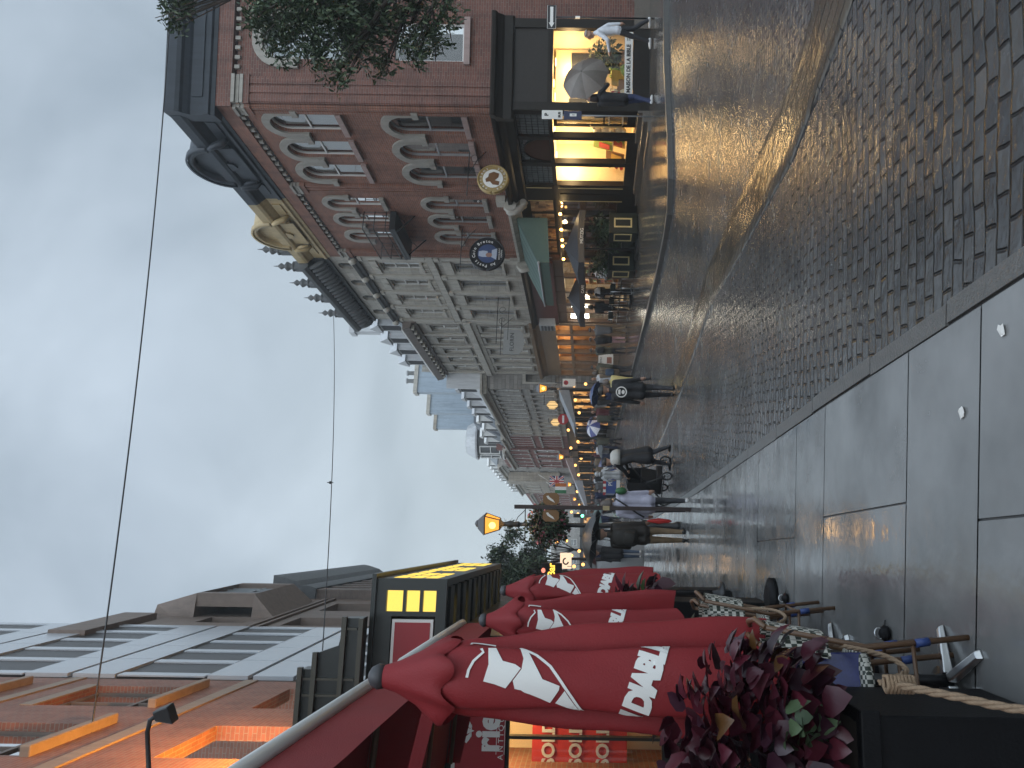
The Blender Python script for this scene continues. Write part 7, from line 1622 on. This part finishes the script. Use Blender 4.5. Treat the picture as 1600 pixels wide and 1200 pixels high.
# far crowd, each a person
rr = random.Random(9); far_tops = [(BLACKC, 'black'), (MAR, 'maroon'), (GREYC, 'grey'), (NVY, 'navy'), (OLV, 'olive'), (WHT, 'white'), (TAN, 'tan')]
protos = [person('far walker in %s coat down the street' % n_, (0, 0, 0), 0, 1.7, m_a, DRK, SHOE_B, (.03, .02, .02), .14, .03, voxel=.03, group='far walkers down the street') for m_a, n_ in far_tops]
spots = [(962, 700), (958, 712), (957, 725), (960, 690), (955, 737), (954, 752), (955, 765), (958, 779), (957, 800), (960, 812), (956, 823), (963, 640), (966, 632), (953, 745), (952, 772), (961, 830), (968, 858), (973, 872), (972, 690), (970, 705), (968, 735), (975, 628), (972, 645), (969, 760), (966, 775), (980, 575), (978, 592), (963, 722), (964, 748), (967, 796), (965, 786), (972, 812), (975, 655)]
for i, (px, py) in enumerate(spots):
    p = on_ground(px, py, .03); o = protos[i % 7] if i < 7 else copy_tree(protos[i % 7]); o.location = p; o.rotation_euler[2] = rr.uniform(-.6, .6) + (pi if rr.random() < .3 else 0)
    if i >= 7: o['label'] = o['label'].replace('far walker', 'distant walker' if i < 14 else ('most distant walker' if i < 18 else 'huddled walker'))
umbrella('far dark umbrella over the far right walkers', at(934, 700, 44), (R(6), 0, 0), MATS['dark_grey_nylon'], .6, .22); umbrella('far navy umbrella near the barrier', at(935, 728, 50), (0, R(8), 0), MATS['blue_nylon'], .6, .22); umbrella('far maroon umbrella left of the barrier', at(934, 776, 48), (0, R(-8), 0), MATS['maroon_nylon'], .6, .22); umbrella('far dark umbrella among the walkers', at(936, 806, 46), (0, 0, 0), MATS['dark_grey_nylon'], .55, .22); umbrella('teal green umbrella half hidden behind the grey one', at(926, 812, 24), (R(10), 0, 0), cloth('teal_nylon', (.05, .10, .085), .4), .5, .2)
# ---------------------------------------------------------------- restaurant terrace
M_PARASOLG = cloth('charcoal_parasol', (.030, .030, .036), .5, scale=3); M_LGPLANT = M_LEAFGREEN
def patio_parasol(label, s, o, z, r, lab):
    p = rp(s, o, 0); g = gz(p.x, p.y) + RP_UP; t = thing('patio_parasol', label, 'parasol', (p.x, p.y, g), RA, 'charcoal parasols on the restaurant terrace')
    mb = MB(); c = [(r * sx, r * sy, z) for sx, sy in ((-1, -1), (1, -1), (1, 1), (-1, 1))]; top_ = (0, 0, z + .5)
    for i in range(4): 
        a, b = Vector(c[i]), Vector(c[(i + 1) % 4]); m = (a + b) / 2 + Vector((0, 0, .05)); mb.face([top_, a, m]); mb.face([top_, m, b]); mb.face([a, m, m - Vector((0, 0, .2)), a - Vector((0, 0, .2))]); mb.face([m, b, b - Vector((0, 0, .2)), m - Vector((0, 0, .2))])
    mb.build('canopy', M_PARASOLG, t); mb = MB(); mb.tube([(0, 0, 0), (0, 0, z + .55)], .03, 8); mb.build('pole', M_IRON, t)
    mb = MB(); mb.box(-.3, .3, -.3, .3, .0, .08); mb.build('base', M_IRON, t)
    text(lab, .15, Matrix(((0, 0, -1, -r - .012), (-1, 0, 0, 0), (0, 1, 0, z - .09), (0, 0, 0, 1))), M_WHITE, t)
patio_parasol('square charcoal terrace parasol with white lettering, nearer one', 5.9, 1.35, 1.98, .95, 'MÜTZIG'); patio_parasol('square charcoal terrace parasol, farther one by the lit shop', 10.2, 1.45, 2.0, .9, 'CAFE')
M_GREENBOX = mat('dark_green_planter', (.014, .02, .016), .4, var=.2)
for (s, o, lb) in ((5.05, .8, 'dark green planter with gilt frame panels, nearer of the terrace pair'), (7.2, 1.2, 'dark green planter with gilt frame panels, farther of the terrace pair')):
    p = rp(s, o, 0); g = gz(p.x, p.y) + RP_UP; t = thing('framed_planter', lb, 'planter', (p.x, p.y, g), RA, 'gilt framed planters on the terrace')
    mb = MB(); mb.box(0, .7, -.36, .36, .02, .90); mb.box(-.03, .73, -.39, .39, .90, .96); mb.build('box', M_GREENBOX, t)
    mb = MB()
    y0, y1 = -.17, .17
    for a in ((y0, y0 + .05, .2, .80), (y1 - .05, y1, .2, .80), (y0 + .05, y1 - .05, .2, .25), (y0 + .05, y1 - .05, .75, .80)): mb.box(-.02, -.001, *a)
    for a in ((.1, .14, .2, .80), (.56, .6, .2, .80), (.14, .56, .2, .24), (.14, .56, .76, .80)): mb.box(a[0], a[1], .361, .38, a[2], a[3])
    mb.build('gilt_frame', mat('gilt_frame', (.62, .52, .26), .35) if 'gilt_frame' not in MATS else MATS['gilt_frame'], t)
    q = thing('terrace_shrub', lb.replace('planter with gilt frame panels', 'shrub growing in the gilt framed planter'), 'plant', (p.x, p.y, g + .92), RA, 'shrubs in the terrace planters')
    mb = MB(); flower_ball(mb, (.38, 0, .3), .42, 420, int(s), .10, .9); mb.build('foliage', [M_LEAFGREEN[1], M_LEAFGREEN[0], M_LEAFGREEN[0], M_LEAFGREEN[1]], q); mb = MB(); mb.tube([(.38, 0, 0), (.36, 0, .3)], .03, 5); mb.build('stem', M_BARK, q)
for (s, o, r_, lb) in ((6.3, .9, .42, 'dark leafy shrub between the terrace planters'), (8.6, .5, .38, 'dark leafy shrub by the restaurant wall')):
    p = rp(s, o, 0); g = gz(p.x, p.y) + RP_UP; q = thing('terrace_shrub', lb, 'plant', (p.x, p.y, g), RA, 'shrubs in the terrace planters'); mb = MB(); flower_ball(mb, (0, 0, 1.0), r_, 420, 77, .10, 1.2); mb.build('foliage', [M_LEAFGREEN[1], M_LEAFGREEN[0], M_LEAFGREEN[0], M_LEAFGREEN[1]], q); mb = MB(); mb.lathe([(.2, 0), (.26, .5), (.24, .5)], (0, 0, 0), 12); mb.build('pot', M_GREENBOX, q); mb = MB(); mb.tube([(0, 0, .45), (0, 0, 1.0)], .03, 5); mb.build('stem', M_BARK, q)
# tables and chairs, thin silver legs
def cafe_table(label, p, first=None):
    if first: c = copy_tree(first); c.location = p; c['label'] = label; return c
    t = thing('cafe_table', label, 'table', p, 0, 'small tables on the restaurant terrace'); mb = MB(); mb.lathe([(.33, .70), (.34, .72), (.33, .735)], (0, 0, 0), 20); mb.build('top', M_GREENBOX, t); mb = MB(); mb.tube([(0, 0, .03), (0, 0, .71)], .025, 8); mb.build('column', M_ALU, t)
    for k in range(4): a = pi / 4 + pi / 2 * k; mb = MB(); mb.tube([(0, 0, .06), (.28 * cos(a), .28 * sin(a), .015)], .016, 6); mb.build('foot', M_ALU, t)
    return t
def cafe_chair(label, p, rz, first=None):
    if first: c = copy_tree(first); c.location = p; c.rotation_euler[2] = rz; c['label'] = label; return c
    t = thing('cafe_chair', label, 'chair', p, rz, 'slender chairs on the restaurant terrace'); mb = MB(); mb.box(-.2, .2, -.2, .2, .44, .47); mb.build('seat', M_GREENBOX, t, bevel=.01)
    mb = MB(); mb.box(-.19, .19, .2, .22, .66, .84); mb.build('backrest', M_GREENBOX, t, bevel=.008)
    for sx in (-1, 1):
        for sy in (-1, 1): mb = MB(); mb.tube([(sx * .19, sy * .2, 0), (sx * .18, sy * .19, .45)] + ([(sx * .18, .21, .85)] if sy > 0 else []), .011, 6); mb.build('leg', M_ALU, t)
    return t
Tt = Ct = None
for k, (s, o) in enumerate(((9.3, 1.4), (10.9, 1.3), (12.6, 1.3))):
    p = rp(s, o, 0); p.z = gz(p.x, p.y) + RP_UP; x = cafe_table('dark round topped table on the terrace, %s' % ('nearest the planters', 'under the second parasol', 'farthest along the lit shop')[k], p, Tt); Tt = Tt or x
    for j, (ds, do, a) in enumerate(((-.55, .1, RA - pi / 2 + pi), (.55, -.1, RA - pi / 2))):
        q = rp(s + ds, o + do, 0); q.z = gz(q.x, q.y) + RP_UP; x = cafe_chair('slender dark chair on the %s side of the %s terrace table' % (('near', 'far')[j], ('first', 'second', 'third')[k]), q, a + pi, Ct); Ct = Ct or x
# menu boards and barriers
p = on_ground(976, 565, RP_UP); t = thing('menu_board', 'white menu board with a dark picture standing by the tan shop front', 'menu board', p, R(-6)); mb = MB(); mb.box(-.35, .35, 0, .04, .55, 1.25); b_ = mb.build('board', M_PAPER, t); mb = MB(); mb.box(-.1, .2, -.006, -.001, .62, .85); mb.build('picture', mat('menu_picture', (.30, .12, .08), .6, var=.4, scale=30), b_); text('MENU', .14, FT(0, 1.14) @ Matrix.Translation((0, 0, -.012)), M_INK, b_)
for sx in (-.3, .3): mb = MB(); mb.tube([(sx, .02, .56), (sx * 1.05, .1, 0)], .015, 5); mb.build('leg', M_IRON, t)
p = on_ground(975, 752); t = thing('street_barrier', 'blue banner barrier with a red and white top rail and pale foot across the street', 'barrier', p, R(12))
mb = MB(); mb.box(-.75, .75, -.02, .02, .42, .95); b_ = mb.build('blue_banner', mat('banner_blue', (.03, .07, .26), .5), t); text('PUB', .3, FT(0, .72), M_WHITE, b_, bold=.006)
mb = MB()
for i in range(10): mb.box(-.75 + i * .15, -.6 + i * .15, -.025, .025, .97, 1.12, i % 2)
mb.build('striped_rail', [MATS['traffic_red'], M_WHITEPAINT], t); mb = MB(); mb.box(-.8, .8, -.05, .05, .22, .40); mb.build('pale_board', M_WHITEPAINT, t)
for sx in (-.7, .7): mb = MB(); mb.box(sx - .03, sx + .03, -.25, .25, 0, .06); mb.box(sx - .03, sx + .03, -.03, .03, .06, 1.0); mb.build('leg', M_GREYFRAME, t)
p = on_ground(968, 718); t = thing('street_barrier', 'navy barrier box with pale dots behind the stroller', 'barrier', p, R(5)); mb = MB(); mb.box(-.8, .8, -.2, .2, .1, 1.1); b_ = mb.build('navy_box', mat('box_navy', (.02, .03, .07), .5), t, bevel=.02); mb = MB()
for x, z in ((-.5, .4), (-.5, .8), (.1, .35), (.4, .8)): mb.prism([(x + .08 * cos(a), z + .08 * sin(a)) for a in [2 * pi * i / 12 for i in range(12)]], -.215, -.201)
mb.build('pale_dots', M_PAPER, b_)
# goods in the corner shop windows
GM = [mat('gift_%s' % n, c, .45, var=.25, scale=14) for n, c in (('red', (.55, .04, .03)), ('gold', (.70, .42, .08)), ('cream', (.72, .62, .42)), ('green', (.30, .40, .08)), ('wood', (.26, .13, .05)), ('black', (.02, .02, .02)))]
def gift(kind, label, tf, m, m2=None):
    p = RIGHT_TF @ tf; t = thing(kind, label, {'gift_bag': 'gift bag', 'toy_figure': 'soft toy', 'book_stand': 'book'}[kind], p, RA, 'goods in the corner shop windows'); t.scale = (1.35,) * 3; mb = MB()
    if kind == 'gift_bag':
        mb.hexa([(-.12, -.06, 0), (.12, -.06, 0), (.12, .06, 0), (-.12, .06, 0), (-.13, -.07, .3), (.13, -.07, .3), (.13, .07, .3), (-.13, .07, .3)]); mb.build('bag', m, t)
        q = MB(); q.tube([(-.06, .0, .3), (-.05, 0, .4), (.05, 0, .4), (.06, 0, .3)], .01, 5); q.build('handle', m2 or m, t)
    elif kind == 'toy_figure':
        mb.ball((0, 0, .14), .11, .1, .14); mb.ball((0, 0, .34), .1, n=10, k=7)
        for s in (-1, 1): mb.ball((s * .08, 0, .43), .035, n=8, k=5); mb.tube([(s * .09, 0, .22), (s * .17, .03, .14)], .035, 6); mb.tube([(s * .06, 0, .08), (s * .09, .12, .03)], .04, 6)
        mb.build('toy_body', m, t); q = MB(); q.ball((0, .09, .32), .04, n=8, k=5); q.build('muzzle', m2 or m, t)
    else:
        mb.hexa([(-.16, 0, 0), (.16, 0, 0), (.16, .03, 0), (-.16, .03, 0), (-.16, -.12, .42), (.16, -.12, .42), (.16, -.09, .42), (-.16, -.09, .42)]); mb.build('cover', m, t); q = MB(); q.hexa([(-.1, .032, .06), (.1, .032, .06), (.1, .036, .06), (-.1, .036, .06), (-.1, -.055, .3), (.1, -.055, .3), (.1, -.05, .3), (-.1, -.05, .3)]); q.build('cover_picture', m2 or m, t)
    return t
rr = random.Random(12); cols = ('red', 'gold', 'cream', 'green', 'wood')
k = 0
for (x0, x1, zs) in ((1.55, 2.5, (.86, 1.25)), (3.0, 3.85, (.86,)), (.3, 1.15, (.64, 1.0, 1.4))):
    for z in zs:
        if z > .9: sh = MB(); sh.box(x0 - .03, x1 + .03, -.62, -.3, z - .03, z); sh.build('display_shelf', M_CREAM, RB)
        x = x0 + .1
        while x < x1:
            kd = rr.choice(('gift_bag', 'toy_figure', 'book_stand')); a, b = rr.sample(range(5), 2)
            gift(kd, '%s %s in the corner shop %s' % (cols[a], {'gift_bag': 'gift bag', 'toy_figure': 'soft toy', 'book_stand': 'propped book'}[kd], 'left window' if x0 > 2.9 else ('middle window' if x0 > 1.4 else 'doorway window') + (' on the upper shelf' if z > 1.1 else '')), Vector((x, -.42 - rr.random() * .1, z)), GM[a], GM[b]); x += rr.uniform(.36, .44); k += 1
for i in range(5):
    v = SIDE @ Vector((-.4 - i * .2, -.35, .78)); a = (i * 2) % 5; gift(('book_stand', 'toy_figure', 'gift_bag')[i % 3], '%s item in the bible shop side window, number %s from the corner' % (cols[a], ('one', 'two', 'three', 'four', 'five')[i]), v, GM[a], GM[(a + 2) % 5]).rotation_euler[2] = 0
v = RIGHT_TF @ (SIDE @ Vector((-1.75, -.55, .76))); q = thing('shop_plant', 'leafy plant behind the bible shop side window', 'plant', v); mb = MB(); flower_ball(mb, (0, 0, .7), .42, 420, 5, .1, 1.2); mb.build('foliage', [M_LEAFGREEN[1], M_LEAFGREEN[2], M_LEAFGREEN[1], M_LEAFGREEN[0]], q); mb = MB(); mb.lathe([(.14, 0), (.2, .3), (.18, .3)], (0, 0, 0), 12); mb.build('pot', GM[4], q)
# ================================================================ misty rain: even thin air round the whole place
hzm = bpy.data.materials.new('mist'); hzm.use_nodes = True; t_ = hzm.node_tree; t_.nodes.clear()
o_ = t_.nodes.new('ShaderNodeOutputMaterial'); pv = t_.nodes.new('ShaderNodeVolumePrincipled'); pv.inputs['Color'].default_value = (.86, .92, .96, 1); pv.inputs['Density'].default_value = .0015; pv.inputs['Anisotropy'].default_value = .2
t_.links.new(pv.outputs[0], o_.inputs['Volume'])
mb = MB(); mb.box(-75, 65, -10, 335, -1.6, 24); hz_o = mb.build('haze', hzm); hz_o['kind'] = 'stuff'
